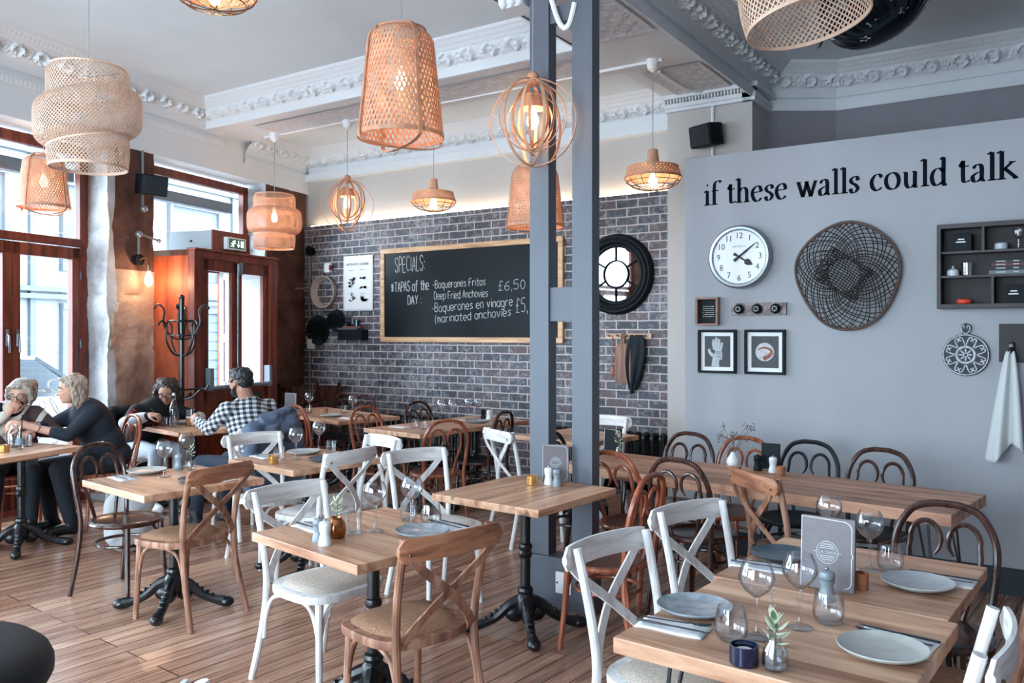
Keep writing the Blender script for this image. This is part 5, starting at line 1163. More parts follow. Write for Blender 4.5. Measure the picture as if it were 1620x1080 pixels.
# carved plaque with handle
pq = thing('carved_plaque', 'round carved plaque in distressed black and white with a handle', 'plaque', (-.535, YP - .01, 1.465))
mb = MB(); mb.lathe([(.001, .012), (.125, .012), (.132, .006), (.13, -.008), (.001, -.01)], 48, T=MT.Rotation(pi / 2, 4, 'X')); mb.prism([(-.02, .12), (-.022, .145), (-.03, .17), (-.022, .19), (0, .2), (.022, .19), (.03, .17), (.022, .145), (.02, .12)][::-1], -.01, .01, T=XZ); mb.build('board', mat('plaque_black', '#1b242b', .6), pq)
mb = MB(); wq = -.014
def rg(r, w, n=36): mb.tube([(r * cos(2 * pi * i / n), wq, r * sin(2 * pi * i / n)) for i in range(n)], w, 5, True)
rg(.052, .006); rg(.046, .003); rg(.125, .004); rg(.012, .004, 14)
for i in range(8):
    g = 2 * pi * i / 8; mb.ball((.027 * cos(g), wq, .027 * sin(g)), (.012, .005, .006), 8, 6, R=MT.Rotation(-g, 3, 'Y')); 
    for s in (-1, 1):
        pts = [(.062 * cos(g + s * .05), wq, .062 * sin(g + s * .05)), (.085 * cos(g + s * .12), wq, .085 * sin(g + s * .12)), (.108 * cos(g + s * .2), wq, .108 * sin(g + s * .2)), (.112 * cos(g + s * .32), wq, .112 * sin(g + s * .32)), (.098 * cos(g + s * .36), wq, .098 * sin(g + s * .36)), (.09 * cos(g + s * .28), wq, .09 * sin(g + s * .28))]
        mb.tube(spline(pts, 4), .0042, 5)
for s in (-1, 1): mb.tube(spline([(0, wq, .13), (s * .018, wq, .145), (s * .024, wq, .17), (s * .012, wq, .185), (s * .008, wq, .165)], 4), .0035, 5)
mb.build('carving', mat('distressed_white', '#b3bac0', .7, nscale=60, namt=.3), pq)
# towel on a dark hook plate
hp = thing('hook_plate', 'dark wooden plate with an iron hook at the right edge', 'hook plate', (-.285, YP - .01, 1.54))
mb = MB(); mb.box((0, 0, 0), (.14, .02, .235)); mb.build('plate', mat('dark_plate_wood', '#231d20', .6, nscale=20, namt=.3), hp, 0, .003)
mb = MB(); mb.tube(spline([(0, -.01, -.03), (0, -.04, -.035), (0, -.06, -.06), (0, -.075, -.04)], 5), .009, 8); mb.ball((0, -.014, -.02), (.02, .006, .03), 10, 6); mb.build('hook', M['iron'], hp)
tw = MB()
def towel(u, v):
    w = .022 + .085 * v ** .8; fold = sin(u * 11 + 1.0) * .024 * (.3 + v); x = (u - .5) * 2 * w
    zb = .62 + .06 * sin(u * 5.5 + .6)
    return V((-.295 + x * .95 - .03 * v, YP - .075 + fold - .012 * v, 1.49 - v * zb - .004 * sin(u * 25)))
tw.grid(towel, 40, 36); o = tw.build('towel', mat('pale_linen', '#c0c4c4', .9, bump=.25, bscale=300), None, 60); o.modifiers.new('s', 'SOLIDIFY').thickness = .005; tag(o, 'pale linen towel hanging folded from the hook plate', 'towel')
# ------------------------------------------------------------------ chairs
def cross_chair(w, pad):
    def mk():
        r = thing('cross_back_chair', '', 'chair', group='cross-back cafe chairs'); W = M[w]
        out = [(.215 * (abs(cos(g)) ** .62) * (1 if cos(g) > 0 else -1) + .01, (.225 + .02 * cos(g)) * (abs(sin(g)) ** .7) * (1 if sin(g) > 0 else -1)) for g in [2 * pi * i / 44 for i in range(44)]]
        b = MB(); b.prism(out, .425, .462); b.build('seat_frame', W, r, 30, .008)
        b = MB(); b.grid(lambda u, v: V((out[int(u * 44) % 44][0] * .86 * v + .01, out[int(u * 44) % 44][1] * .86 * v, .459 + .026 * (1 - v ** 4) ** .6)), 44, 8, True); b.build('seat_pad', M[pad], r, 60)
        for s in (-1, 1):
            b = MB(); b.tube(spline([(-.275, s * .205, 0), (-.215, s * .188, .25), (-.19, s * .183, .45), (-.205, s * .19, .62), (-.262, s * .198, .865)], 5), [.0165] * 21, 10); b.build('leg', W, r)
            b = MB(); b.tube([(.165, s * .165, .43), (.185, s * .178, 0)], [.0175, .0145], 10); b.build('leg', W, r)
        b = MB(); P = [(-.285 - .035 * (1 - (y / .24) ** 2), y, .825 + .006 * (1 - (y / .24) ** 2)) for y in [-.24 + .48 * i / 24 for i in range(25)]]
        vs = []; fs = []
        for i, (x, y, z) in enumerate(P):
            e = min(1, (.24 - abs(y)) / .03); hh = .043 * (.35 + .65 * sqrt(max(0, 1 - (1 - e) ** 2))); tx = .0105
            for q in range(8):
                g = 2 * pi * (q + .5) / 8; vs.append((x + tx * max(-1, min(1, 1.35 * cos(g))), y, z + hh * max(-1, min(1, 1.25 * sin(g)))))
        for i in range(24): fs += [(i * 8 + q, i * 8 + (q + 1) % 8, (i + 1) * 8 + (q + 1) % 8, (i + 1) * 8 + q) for q in range(8)]
        b.add(vs, fs + [tuple(range(8))[::-1], tuple(range(192, 200))]); b.build('top_rail', M[w.split('_')[0] + '_rail'], r, 40)
        for s in (-1, 1):
            b = MB(); o = -.006 * s
            b.tube(spline([(-.300, s * .205, .815), (-.296 + o, s * .14, .745), (-.272 + o * 1.6, 0, .635), (-.225 + o, -s * .12, .52), (-.19, -s * .165, .455)], 6), 1, 4, sec=(.034, .008), up=(1, 0, .25)); br = b.build('cross_brace', W, r, 40)
            b = MB(); b.ball((-.308, s * .203, .815), .006, 8, 5); b.ball((-.283, 0, .637), .005, 8, 5); b.build('bolt', M['brass'], br)
        L = {(1, 1): (.172, .17), (1, -1): (.172, -.17), (-1, 1): (-.205, .186), (-1, -1): (-.205, -.186)}
        for a, c in (((1, 1), (1, -1)), ((1, 1), (-1, 1)), ((1, -1), (-1, -1))):
            A, B = V(L[a] + (0,)), V(L[c] + (0,)); d = B - A
            def at(q, z): p = A + d * q; return (p.x, p.y, z)
            b = MB(); b.tube(spline([at(0, .20), at(.04, .30), at(.14, .385), at(.3, .415), at(.5, .42), at(.7, .415), at(.86, .385), at(.96, .30), at(1, .20)], 4), .0095, 8); b.build('arched_brace', W, r)
        return r
    return mk
def bentwood(w, seat):
    def mk():
        r = thing('bentwood_chair', '', 'chair', group='bentwood cafe chairs'); W = M[w]
        b = MB(); b.lathe([(.001, .448), (.14, .449), (.165, .455), (.19, .464), (.203, .46), (.207, .445), (.20, .43), (.001, .43)], 36); b.build('seat', [M[seat]], r, 40)
        b = MB(); b.tube([(.203 * cos(2 * pi * i / 40), .203 * sin(2 * pi * i / 40), .445) for i in range(40)], .0145, 8, True); b.build('seat_ring', W, r)
        h = [(-.25, .195, 0), (-.20, .18, .25), (-.185, .172, .46), (-.21, .188, .65), (-.235, .182, .77), (-.252, .13, .865), (-.256, .06, .896), (-.257, 0, .90)]
        P = spline(h + [(x, -y, z) for x, y, z in h[-2::-1]], 5); b = MB(); b.tube(P, .0148, 9); b.build('back_hoop', W, r)
        for s in (-1, 1):
            pts = [(-.175, s * .075, .455), (-.192, s * .105, .58), (-.212, s * .132, .68)]
            for a in range(-10, 236, 22):
                g = radians(a); pts.append((-.228 - .012 * sin(g), s * (.072 + .058 * cos(g)), .755 + .072 * sin(g)))
            Q = spline(pts, 3); b = MB(); b.tube(Q, [.0105 if i < len(Q) * .8 else .0105 - .006 * (i - len(Q) * .8) / (len(Q) * .2) for i in range(len(Q))], 8); b.build('back_scroll', W, r)
            b = MB(); b.tube([(.148, s * .128, .44), (.16, s * .138, .22), (.182, s * .155, 0)], [.0175, .0155, .0125], 9); b.build('leg', W, r)
            b = MB(); b.tube(spline([(-.19, s * .172, .42), (-.215, s * .178, .25), (-.252, s * .192, .02)], 4), .0105, 7); b.build('rear_brace', W, r)
        b = MB(); b.tube([(.165 * cos(2 * pi * i / 36) - .012, .165 * sin(2 * pi * i / 36), .315) for i in range(36)], .0095, 7, True); b.build('ring_stretcher', W, r)
        for s in (-1, 1): b = MB(); b.tube(spline([(.155, s * .132, .30), (.13, s * .11, .38), (.08, s * .10, .425)], 4), .009, 7); b.build('arched_brace', W, r)
        return r
    return mk
KIN = {'W': ('W', cross_chair('white_chair', 'linen_pad')), 'B': ('B', cross_chair('brown_chair', 'rattan')), 'L': ('L', cross_chair('brown_chair', 'leather')), 'S': ('S', cross_chair('white_chair', 'white_seat')),
       'd': ('d', bentwood('bent_dark', 'bent_dark')), 'b': ('b', bentwood('bent_brown', 'leather')), 'k': ('k', bentwood('bent_black', 'black_seat')), 'e': ('e', bentwood('bent_dark', 'black_seat'))}
for k, x, y, rz, lab in [
 ('B', -4.19, 2.92, 187, 'brown cross-back chair with rattan seat at the right of the left table, back to us'),
 ('d', -4.85, 2.97, 11, 'glossy dark bentwood chair at the left end of the left table'),
 ('B', -2.18, 2.525, 165.6, 'nearest brown cross-back chair with rattan seat, right of the centre front table'),
 ('W', -2.86, 2.73, -5, 'whitewashed cross-back chair at the left of the centre front table, nearest white one'),
 ('S', -4.03, 3.78, 183, 'whitewashed cross-back chair at the right of the middle table, bolts on its outer rail'),
 ('S', -4.13, 4.15, 253, 'whitewashed cross-back chair on the far side of the middle table, backing the brick wall'),
 ('S', -3.15, 3.93, -20, 'whitewashed cross-back chair at the left of the bare table by the posts'),
 ('W', -3.47, 5.46, 61, 'whitewashed cross-back chair standing before the radiator left of the posts'),
 ('W', -1.10, 2.64, -11, 'whitewashed cross-back chair at the near left of the set right-hand table'),
 ('W', -1.085, 3.30, -18.7, 'whitewashed cross-back chair at the far left of the set right-hand table'),
 ('L', -1.19, 4.57, 48, 'brown cross-back chair with leather seat turned at an angle to the long table'),
 ('W', -4.68, 3.96, -13, 'whitewashed cross-back chair at the left of the middle table, in front of the grey jacket'),
 ('W', -.43, 2.38, 180, 'whitewashed chair cut off by the right edge of the photo'),
 ('B', -.33, 2.98, 180, 'brown cross-back chair at the right edge, behind the cut-off white chair'),
 ('W', -1.21, 1.20, 55, 'whitewashed chair of which only the rail tip shows at the bottom edge'),
 ('W', -3.38, 6.30, -90, 'whitewashed cross-back chair standing by the brick wall right of the posts'),
 ('W', -7.27, 4.60, -9, 'whitewashed chair under the woman in the black lettered sweater'),
 ('W', -5.52, 4.40, 172, 'whitewashed chair under the man in the checked shirt'),
 ('b', -6.68, 3.88, -100, 'brown bentwood chair under the woman in the dark cardigan'),
 ('b', -7.2, 3.42, -8, 'brown bentwood chair under the woman with the black glasses by the window'),
 ('b', -6.15, 5.78, 80, 'brown bentwood chair in front of the long back table, nearest the lobby'),
 ('e', -7.0, 6.72, -96, 'dark bentwood chair behind the back left table, left of the two by the brick wall'),
 ('e', -6.6, 6.64, -96, 'dark bentwood chair behind the back left table, right of the two by the brick wall'),
 ('b', -5.30, 5.78, -6, 'brown bentwood chair at the front left of the table under the chalkboard'),
 ('e', -5.24, 6.48, -6, 'dark bentwood chair at the back left of the table under the chalkboard'),
 ('b', -4.36, 5.40, 150, 'brown bentwood chair at the near right of the table under the chalkboard'),
 ('e', -4.43, 6.12, 186, 'dark bentwood chair at the far right of the table under the chalkboard'),
 ('b', -2.20, 4.64, 82, 'brown bentwood chair before the long table, just right of the posts'),
 ('d', -1.77, 4.60, 82, 'dark bentwood chair before the long table, second from the posts'),
 ('b', -1.96, 3.80, 180, 'brown bentwood chair seen side-on at the right of the bare table'),
 ('d', -2.23, 5.28, -98, 'dark bentwood chair behind the long table, leftmost along the partition'),
 ('b', -1.83, 5.26, -98, 'red-brown bentwood chair behind the long table, second along the partition'),
 ('k', -1.42, 5.29, -98, 'black bentwood chair behind the long table, third along the partition'),
 ('e', -.97, 5.15, -98, 'dark bentwood chair behind the long table, rightmost along the partition'),
 ('k', -2.80, 5.00, -8, 'black bentwood chair at the left end of the long table, seen between the posts'),
 ('d', -.44, 3.58, -95, 'dark bentwood chair at the far end of the set right-hand table')]:
    key, mk = KIN[k]; o = place('chair' + key, mk, (x, y, 0), radians(rz), lab)

# black round stool cut off at the corner
bs = thing('stool', 'black round leather stool cut off by the bottom left corner', 'stool', (-2.42, .84, 0))
mb = MB(); mb.lathe([(.001, .802), (.15, .802), (.26, .80), (.31, .794), (.345, .783), (.367, .765), (.376, .745), (.376, .72), (.365, .70), (.345, .685), (.001, .68)], 64); mb.build('seat', M['black_seat'], bs)
mb = MB(); mb.lathe([(.001, 0), (.26, 0), (.26, .02), (.04, .05), (.035, .69), (.001, .69)], 28); mb.build('pedestal', M['iron'], bs)

# ------------------------------------------------------------------ tables
def pedestal_table(w, d, top='oak_top'):
    def mk():
        r = thing('cafe_table', '', 'table', group='oak topped cafe tables')
        b = MB(); b.bx((-w / 2, -d / 2, .712), (w / 2, d / 2, .75)); b.build('tabletop', M[top], r, 0, .004)
        b = MB(); b.bx((-w * .36, -d * .36, .69), (w * .36, d * .36, .712)); b.build('under_board', M['brown_chair'], r, 0)
        b = MB(); b.lathe([(.001, .69), (.09, .69), (.09, .675), (.028, .66), (.026, .47), (.034, .465), (.038, .45), (.034, .435), (.030, .43), (.038, .415), (.036, .40), (.028, .39), (.027, .24), (.04, .23), (.044, .215), (.038, .20), (.05, .185), (.055, .16), (.06, .12), (.045, .09), (.001, .08)][::-1], 20); b.build('column', M['iron'], r)
        for k in range(4):
            R = MT.Rotation(pi / 4 + k * pi / 2, 4, 'Z'); b = MB()
            b.tube(spline([(.03, 0, .16), (.09, 0, .135), (.16, 0, .075), (.23, 0, .045), (.285, 0, .034)], 5), [.034, .034, .033, .032, .031, .03, .029, .028, .027, .026, .025, .024, .024, .024, .024, .025, .026, .028, .03, .031, .032], 9, T=R)
            for q in range(5): b.ball((.10 + .03 * q, 0, .148 - .019 * q), (.012, .022, .012), 8, 6, T=R)
            b.ball((.30, 0, .03), (.045, .036, .031), 12, 8, T=R); b.ball((.06, .0, .09), (.05, .03, .045), 10, 8, T=R); b.build('foot', M['iron'], r)
        return r
    return mk
T75 = pedestal_table(.75, .72)
for k, mk, x, y, rz, lab in [
 ('t2', pedestal_table(.70, .73, 'oak_top_y'), -2.44, 3.79, -4, 'bare oak cafe table in front of the blue-grey posts'),
 ('t', T75, -2.476, 2.643, -9.5, 'oak cafe table at the centre front, set for two'),
 ('t', T75, -4.345, 2.957, -6.5, 'oak cafe table at the left with a brown and a dark chair'),
 ('t', T75, -4.31, 3.94, -7, 'oak cafe table in the middle among four white chairs'),
 ('t6', pedestal_table(.78, .66), -6.66, 4.74, -9.5, 'oak cafe table where the couple eat before the lobby doors'),
 ('t', T75, -6.14, 6.21, -14, 'oak cafe table in the back left corner, right half of the pair'),
 ('t', T75, -6.87, 6.39, -14, 'oak cafe table in the back left corner, left half of the pair'),
 ('t', T75, -4.86, 5.82, -6 + 90, 'oak cafe table under the chalkboard, nearer half of the pair'),
 ('t', T75, -4.79, 6.54, -6 + 90, 'oak cafe table under the chalkboard, farther half of the pair'),
 ('t', T75, -3.42, 6.10, -12, 'oak cafe table half hidden behind the left post')]:
    place('tab' + k, mk, (x, y, 0), radians(rz), lab)
t7 = thing('cafe_table', 'long oak table by the left window where two women sit', 'table', (-6.378, 2.774, 0), RZW, 'oak topped cafe tables')
mb = MB(); mb.bx((-.33, -.64, .712), (.33, .62, .75)); mb.build('tabletop', M['oak_top_y'], t7, 0, .004)
mb = MB(); mb.bx((-.24, -.5, .69), (.24, .48, .712)); mb.build('under_board', M['brown_chair'], t7, 0)
for y in (-.36, .36):
    src = [c for c in USED['tabt'].children if c.name.startswith(('column', 'foot'))]
    for c in src: n = c.copy(); COL.objects.link(n); n.parent = t7; n.location = (0, y, 0)
def hairpin(x, y, h, s=1):
    b = MB(); dx, dy = .05 * (1 if x > 0 else -1), .05 * (1 if y > 0 else -1)
    for a, c in (((0, 0), (1, .35)), ((0, 0), (.35, 1))):
        pass
    b.tube(spline([(x, y, h), (x + dx * .55, y + dy * .35, h * .5), (x + dx, y + dy * .7, .03), (x + dx * 1.05, y + dy * 1.05, .006), (x + dx * .7, y + dy, .03), (x + dx * .35, y + dy * .55, h * .5), (x - dx * .9, y + dy * .2, h)], 6), .006, 7); return b
def hair_table(label, x, y, rz, w, d, m, th):
    r = thing('dining_table', label, 'table', (x, y, 0), radians(rz)); b = MB(); b.bx((-w / 2, -d / 2, .75 - th), (w / 2, d / 2, .75)); b.build('tabletop', M[m], r, 0, .004)
    for sx in (-1, 1):
        for sy in (-1, 1): hairpin(sx * (w / 2 - .13), sy * (d / 2 - .10), .75 - th).build('leg', M['iron'], r)
    return r
hair_table('near half of the set oak table at the right, in the foreground', -.665, 2.432, -4, .745, .715, 'oak_top', .045)
hair_table('far half of the set oak table at the right, behind the menu card', -.642, 3.155, -4, .745, .71, 'oak_top', .045)
hair_table('long rustic oak table standing along the grey partition', -1.575, 4.884, -8.2, 2.36, .67, 'slab', .058)

# ------------------------------------------------------------------ tableware
Z = .7505
def wine_glass():
    r = thing('wine_glass', '', 'wine glass', group='wine glasses'); b = MB()
    b.shell([(.001, .112), (.012, .114), (.034, .132), (.047, .153), (.0505, .168), (.046, .188), (.036, .212), (.0352, .212), (.0452, .188), (.0495, .168), (.046, .154), (.033, .134), (.012, .117), (.001, .115)], 28); b.build('bowl', M['glass'], r, 60)
    b = MB(); b.lathe([(.001, .113), (.008, .112), (.0045, .09), (.0042, .04), (.007, .015), (.014, .008), (.036, .004), (.037, .0015), (.034, 0), (.001, 0)][::-1], 24); b.build('stem', M['glass'], r, 60); return r
def tumbler():
    r = thing('tumbler', '', 'glass', group='water tumblers'); b = MB()
    b.shell([(.001, 0), (.03, 0), (.04, .008), (.0455, .03), (.044, .055), (.0375, .092), (.0365, .092), (.0428, .055), (.0442, .03), (.039, .014), (.03, .010), (.001, .010)], 28); b.build('glass', M['glass'], r, 60); return r
def tum2():
    r = thing('tumbler', '', 'glass', group='water tumblers'); b = MB()
    b.shell([(.001, 0), (.034, 0), (.036, .004), (.038, .085), (.037, .085), (.0345, .010), (.001, .008)], 24); b.build('glass', M['glass'], r, 60); return r
def plate(m):
    def mk():
        r = thing('plate', '', 'plate', group='glazed plates'); b = MB()
        b.lathe([(.001, .010), (.078, .010), (.09, .014), (.107, .021), (.113, .024), (.115, .0215), (.108, .014), (.075, .002), (.07, 0), (.001, .002)][::-1], 40); b.build('dish', M[m], r, 50); return r
    return mk
def mill(m, h=.105):
    def mk():
        r = thing('pepper_mill', '', 'mill', group='salt and pepper mills'); k = h / .105; b = MB()
        b.lathe([(.001, 0), (.026, 0), (.027, .006), (.0255, .02), (.021, .035), (.019, .048), (.023, .060), (.0245, .066), (.001, .066)], 20); b.v = [V((p.x, p.y, p.z * k)) for p in b.v]; b.build('body', M[m], r)
        b = MB(); b.lathe([(.001, .066), (.019, .066), (.024, .072), (.025, .082), (.021, .092), (.008, .097), (.001, .097)], 20); b.v = [V((p.x, p.y, p.z * k)) for p in b.v]; b.build('head', M[m], r)
        b = MB(); b.ball((0, 0, .101 * k), .006, 8, 6); b.build('knob', M['steel'], r); return r
    return mk
def candle(m):
    def mk():
        r = thing('candle_holder', '', 'candle holder', group='tea light holders'); b = MB()
        b.shell([(.001, 0), (.03, 0), (.033, .004), (.033, .05), (.029, .05), (.027, .02), (.001, .018)], 20); b.build('cup', m, r); b = MB(); b.lathe([(.001, .0), (.02, 0), (.02, .018), (.001, .018)], 16, (0, 0, .019)); b.build('tea_light', M['white'], r); return r
    return mk
M['gold_glass'] = M['gold']; GOLD = candle(M['gold'])
def wood_pot():
    r = thing('candle_holder', '', 'candle holder', group='tea light holders'); b = MB(); b.shell([(.001, 0), (.024, 0), (.027, .055), (.023, .055), (.02, .01), (.001, .008)], 18); b.build('cup', mat('terracotta', '#a56a4c', .7), r); return r
G = [('wg', -.725, 2.32, 'wine glass at the near left place of the set right table, biggest in view'), ('wg', -.645, 2.464, 'wine glass just left of the menu card on the set right table'), ('wg', -.593, 3.201, 'wine glass right of the menu card, at the far end of the set right table'), ('wg', -.785, 3.43, 'wine glass behind the menu card, only its top showing'),
 ('tb', -.778, 2.262, 'stout tumbler beside the blue plate on the set right table'), ('tb', -.586, 2.554, 'stout tumbler in front of the grey mill and menu card'), ('tb', -.532, 3.241, 'stout tumbler at the far right place behind the grey plate'),
 ('wg', -2.477, 2.657, 'wine glass standing alone in the middle of the centre front table'), ('wg', -2.421, 2.83, 'wine glass behind the blue plate of the centre front table'), ('tb', -2.353, 2.881, 'stout tumbler right of the wine glass by the blue plate'), ('tm', -2.50, 2.90, 'straight tumbler behind the right wine glass of the centre front table'), ('tm', -2.535, 2.58, 'straight tumbler beside the copper vase'),
 ('wg', -4.456, 2.969, 'left of the two wine glasses on the left table'), ('wg', -4.66, 3.26, 'right of the two wine glasses on the left table'),
 ('wg', -4.322, 3.861, 'wine glass in front of the plate on the middle table'), ('wg', -4.504, 4.24, 'wine glass at the far side of the middle table'), ('tm', -4.418, 3.80, 'straight tumbler beside the gold tea light on the middle table'), ('tm', -4.36, 4.22, 'straight tumbler next to the far wine glass of the middle table'),
 ('tm', -6.88, 4.60, 'small straight tumbler in front of the water bottle'), ('tm', -6.50, 3.19, 'straight tumbler on the window table beside the small bottle'),
 ('wg', -6.79, 6.25, 'wine glass on the back left table beside the dark menu'), ('wg', -6.093, 6.20, 'wine glass at the right end of the back left table'), ('tm', -6.228, 6.36, 'right of two tumblers on the back left table'), ('tm', -6.42, 6.40, 'left of two tumblers on the back left table'), ('tm', -6.72, 6.18, 'tumbler beside the wine glass by the menu on the back left table'),
 ('tm', -4.86, 5.72, 'left of two tumblers on the table under the chalkboard'), ('tm', -4.74, 5.70, 'right of two tumblers on the table under the chalkboard'),
 ('wg', -5.02, 6.30, 'first wine glass from the left on the table under the chalkboard'), ('wg', -4.93, 6.36, 'second wine glass from the left on the table under the chalkboard'), ('wg', -4.93, 6.62, 'third wine glass from the left on the table under the chalkboard'), ('wg', -4.86, 6.68, 'fourth wine glass from the left on the table under the chalkboard')]
MK = {'wg': wine_glass, 'tb': tumbler, 'tm': tum2}
for k, x, y, l in G: place('gl' + k, MK[k], (x, y, Z), 0, l)
for k, x, y, l in [('plate_blue', -.95, 2.43, 'speckled blue plate at the near left place of the set right table'), ('plate_dark', -.907, 3.194, 'dark plate at the far left place of the set right table'), ('plate_grey', -.42, 3.08, 'grey plate at the far right place of the set right table'), ('plate_pale', -.41, 2.385, 'pale grey plate at the near right place of the set right table'),
 ('plate_blue', -2.27, 2.72, 'blue-rimmed plate on the centre front table behind the brown rail'), ('plate_pale', -4.665, 2.99, 'pale stoneware plate on the left table beside the napkin'), ('plate_dark', -4.14, 2.98, 'dark plate on the left table behind the brown chair rail'),
 ('plate_grey', -4.49, 4.08, 'pale grey plate on the middle table behind the wine glass'), ('plate_dark', -4.12, 3.94, 'dark plate on the middle table behind the white chair rail'), ('plate_pale', -6.94, 4.84, 'pale bowl-like plate in front of the woman in black'), ('plate_blue', -6.62, 4.95, 'plate with food in front of the man in the checked shirt'),
 ('plate_pale', -6.26, 6.06, 'plate on the back left table, between candle and napkin'), ('plate_blue', -4.68, 6.42, 'blue plate at the right edge of the table under the chalkboard'), ('plate_blue', -3.53, 5.84, 'blue plate on the table half behind the left post'), ('plate_pale', -6.55, 2.9, 'plate on the window table in front of the woman with glasses')]:
    place('pl' + k, plate(k), (x, y, Z), 0, l)
for k, m, x, y, l in [('g', 'mill_grey', -.639, 2.765, 'grey pepper mill in front of the menu card'), ('g', 'mill_grey', -2.545, 2.395, 'grey pepper mill on the centre front table'), ('w', 'mill_white', -2.483, 2.37, 'white salt mill on the centre front table'), ('w', 'mill_white', -2.433, 4.02, 'white salt mill by the menu on the bare table'), ('g', 'mill_grey', -2.365, 4.00, 'grey pepper mill by the menu on the bare table'),
 ('g', 'mill_grey', -4.62, 3.18, 'grey pepper mill by the glass stand on the left table'), ('w', 'mill_white', -7.08, 6.30, 'white salt mill on the back left table'), ('w', 'mill_white', -4.74, 6.70, 'white salt mill on the table under the chalkboard'), ('g', 'menu_dark', -4.84, 6.74, 'black pepper mill on the table under the chalkboard'), ('w', 'mill_white', -1.50, 5.12, 'white salt mill by the dark menu on the long table'), ('g', 'menu_dark', -1.60, 5.14, 'black pepper mill by the dark menu on the long table')]:
    place('mi' + k + m, mill(m), (x, y, Z), 0, l)
for x, y, l in [(-2.507, 3.965, 'gold tea light holder on the bare table'), (-4.31, 3.66, 'gold tea light holder at the near edge of the middle table'), (-6.33, 2.95, 'gold tea light holder on the window table')]: place('cg', GOLD, (x, y, Z), 0, l)
for x, y, l in [(-6.53, 6.24, 'small terracotta pot on the back left table'), (-1.43, 5.04, 'small terracotta pot beside the salt mill on the long table'), (-.575, 2.95, 'small amber jar behind the menu card')]: place('tp', wood_pot, (x, y, Z), 0, l)
o = candle(mat('dark_blue_glass', '#131c38', .12, spec=.7))(); o.location = (-.694, 2.116, Z); o.scale = (1.12, 1.12, 1.0); o['label'] = 'dark blue glass candle holder with tea light at the near edge of the set table'

# menus: propped cards
def menu_card(label, x, y, rz, w, h, m='menu', logo=True, d=.012, line=True):
    r = thing('menu_card', label, 'menu', (x, y, Z), rz); b = MB(); T = MT.Rotation(radians(-4), 4, 'X')
    b.bx((-w / 2, -d / 2, .002), (w / 2, d / 2, h), T); b.build('card', M[m], r, 0, .001)
    if line:
        b = MB(); y0 = -d / 2 - .0008; q = .009
        pts = [(-w / 2 + .002, .004), (-w / 2 + .002, h - .003), (w / 2 - .03, h - q), (w / 2 - q - .006, h - q - .008), (w / 2 - q, h - .03), (w / 2 - q, h * .5 + .01), (w / 2 - q + .004, h * .5), (w / 2 - q, h * .5 - .01), (w / 2 - q, .03), (w / 2 - q - .006, .018), (w / 2 - .03, .012)]
        b.tube([(a, y0, c) for a, c in pts], 1, 4, sec=(.0022, .0008), up=(0, 1, 0), T=T); b.build('border_line', M['paper'], r, 0)
    if logo:
        b = MB(); y0 = -d / 2 - .001; cz = h * .52; R = w * .2
        for rr, ww in ((R, .0022), (R * .82, .001)): b.tube([(rr * cos(2 * pi * i / 32), y0, cz + rr * sin(2 * pi * i / 32) * 1.05) for i in range(32)], 1, 4, True, sec=(ww, .0008), up=(0, 1, 0), T=T)
        vs, fs = text_geo('LA CASA', w * .085); b.add([T @ (XZ @ V((p.x, p.y + cz, -y0))) for p in vs], fs)
        for k in range(-4, 5):
            if abs(k) > 1: ww = R * .8 * sqrt(max(0, 1 - (k / 5) ** 2)); b.bx((-ww, y0 - .0004, cz + k * R * .18), (ww, y0, cz + k * R * .18 + R * .07), T)
        for s in (-1, 1): b.bx((s * R, y0 - .0004, cz - .001), (s * R * 1.3, y0, cz + .001), T)
        b.build('emblem', mat('pale_emblem', '#b9bec1', .7), r, 0)
    return r
menu_card('grey menu card with round emblem and white border on the set right table', -.665, 2.88, radians(-2), .172, .238, d=.018)
menu_card('grey menu card with emblem leaning by the mills on the bare table', -2.43, 4.09, radians(28), .150, .215)
menu_card('dark menu card standing on the long table by the white mill', -1.55, 5.24, radians(5), .11, .16, 'menu_dark', False, .03, False)
menu_card('dark menu card at the left end of the long table', -2.66, 5.26, radians(5), .13, .18, 'menu_dark', False, .012, True)
menu_card('dark menu card on the back left table', -7.05, 6.22, radians(10), .15, .2, 'menu', False)
st2 = thing('glass_card_stand', 'clear glass menu stand with dark card on the left table', 'menu stand', (-4.68, 3.27, Z), radians(12))
b = MB(); b.bx((-.055, -.012, 0), (.055, -.009, .19)); b.build('pane', M['glass'], st2, 0); b = MB(); b.bx((-.05, -.004, .01), (.06, .004, .18)); b.build('card', M['menu_dark'], st2, 0)

# napkins and cutlery
def napkin():
    r = thing('napkin', '', 'napkin', group='folded napkins'); b = MB(); b.grid(lambda u, v: V(((u - .5) * .20, (v - .5) * .105 + .004 * sin(u * 5), .004 + .0012 * sin(u * 8 + v * 3))), 12, 8)
    o = b.build('cloth', M['napkin'], r, 60); o.modifiers.new('s', 'SOLIDIFY').thickness = .004; return r
def fork():
    r = thing('fork', '', 'fork', group='forks'); b = MB(); b.tube(spline([(-.095, 0, .004), (-.03, 0, .0045), (.03, 0, .006), (.05, 0, .009)], 5), [1] * 16, 4, sec=(.007, .0022), up=(0, 0, 1)); b.build('handle', M['dark_steel'], r)
    b = MB(); b.grid(lambda u, v: V((.048 + .022 * v, (u - .5) * (.007 + .017 * sin(v * 1.57)), .009 - .003 * sin(pi * v))), 6, 6)
    for k in range(4): y = (k - 1.5) * .0063; b.tube([(.068, y, .007), (.09, y * .95, .009), (.105, y * .9, .0125)], [.0013, .0013, .0007], 5)
    b.build('tines', M['dark_steel'], r); return r
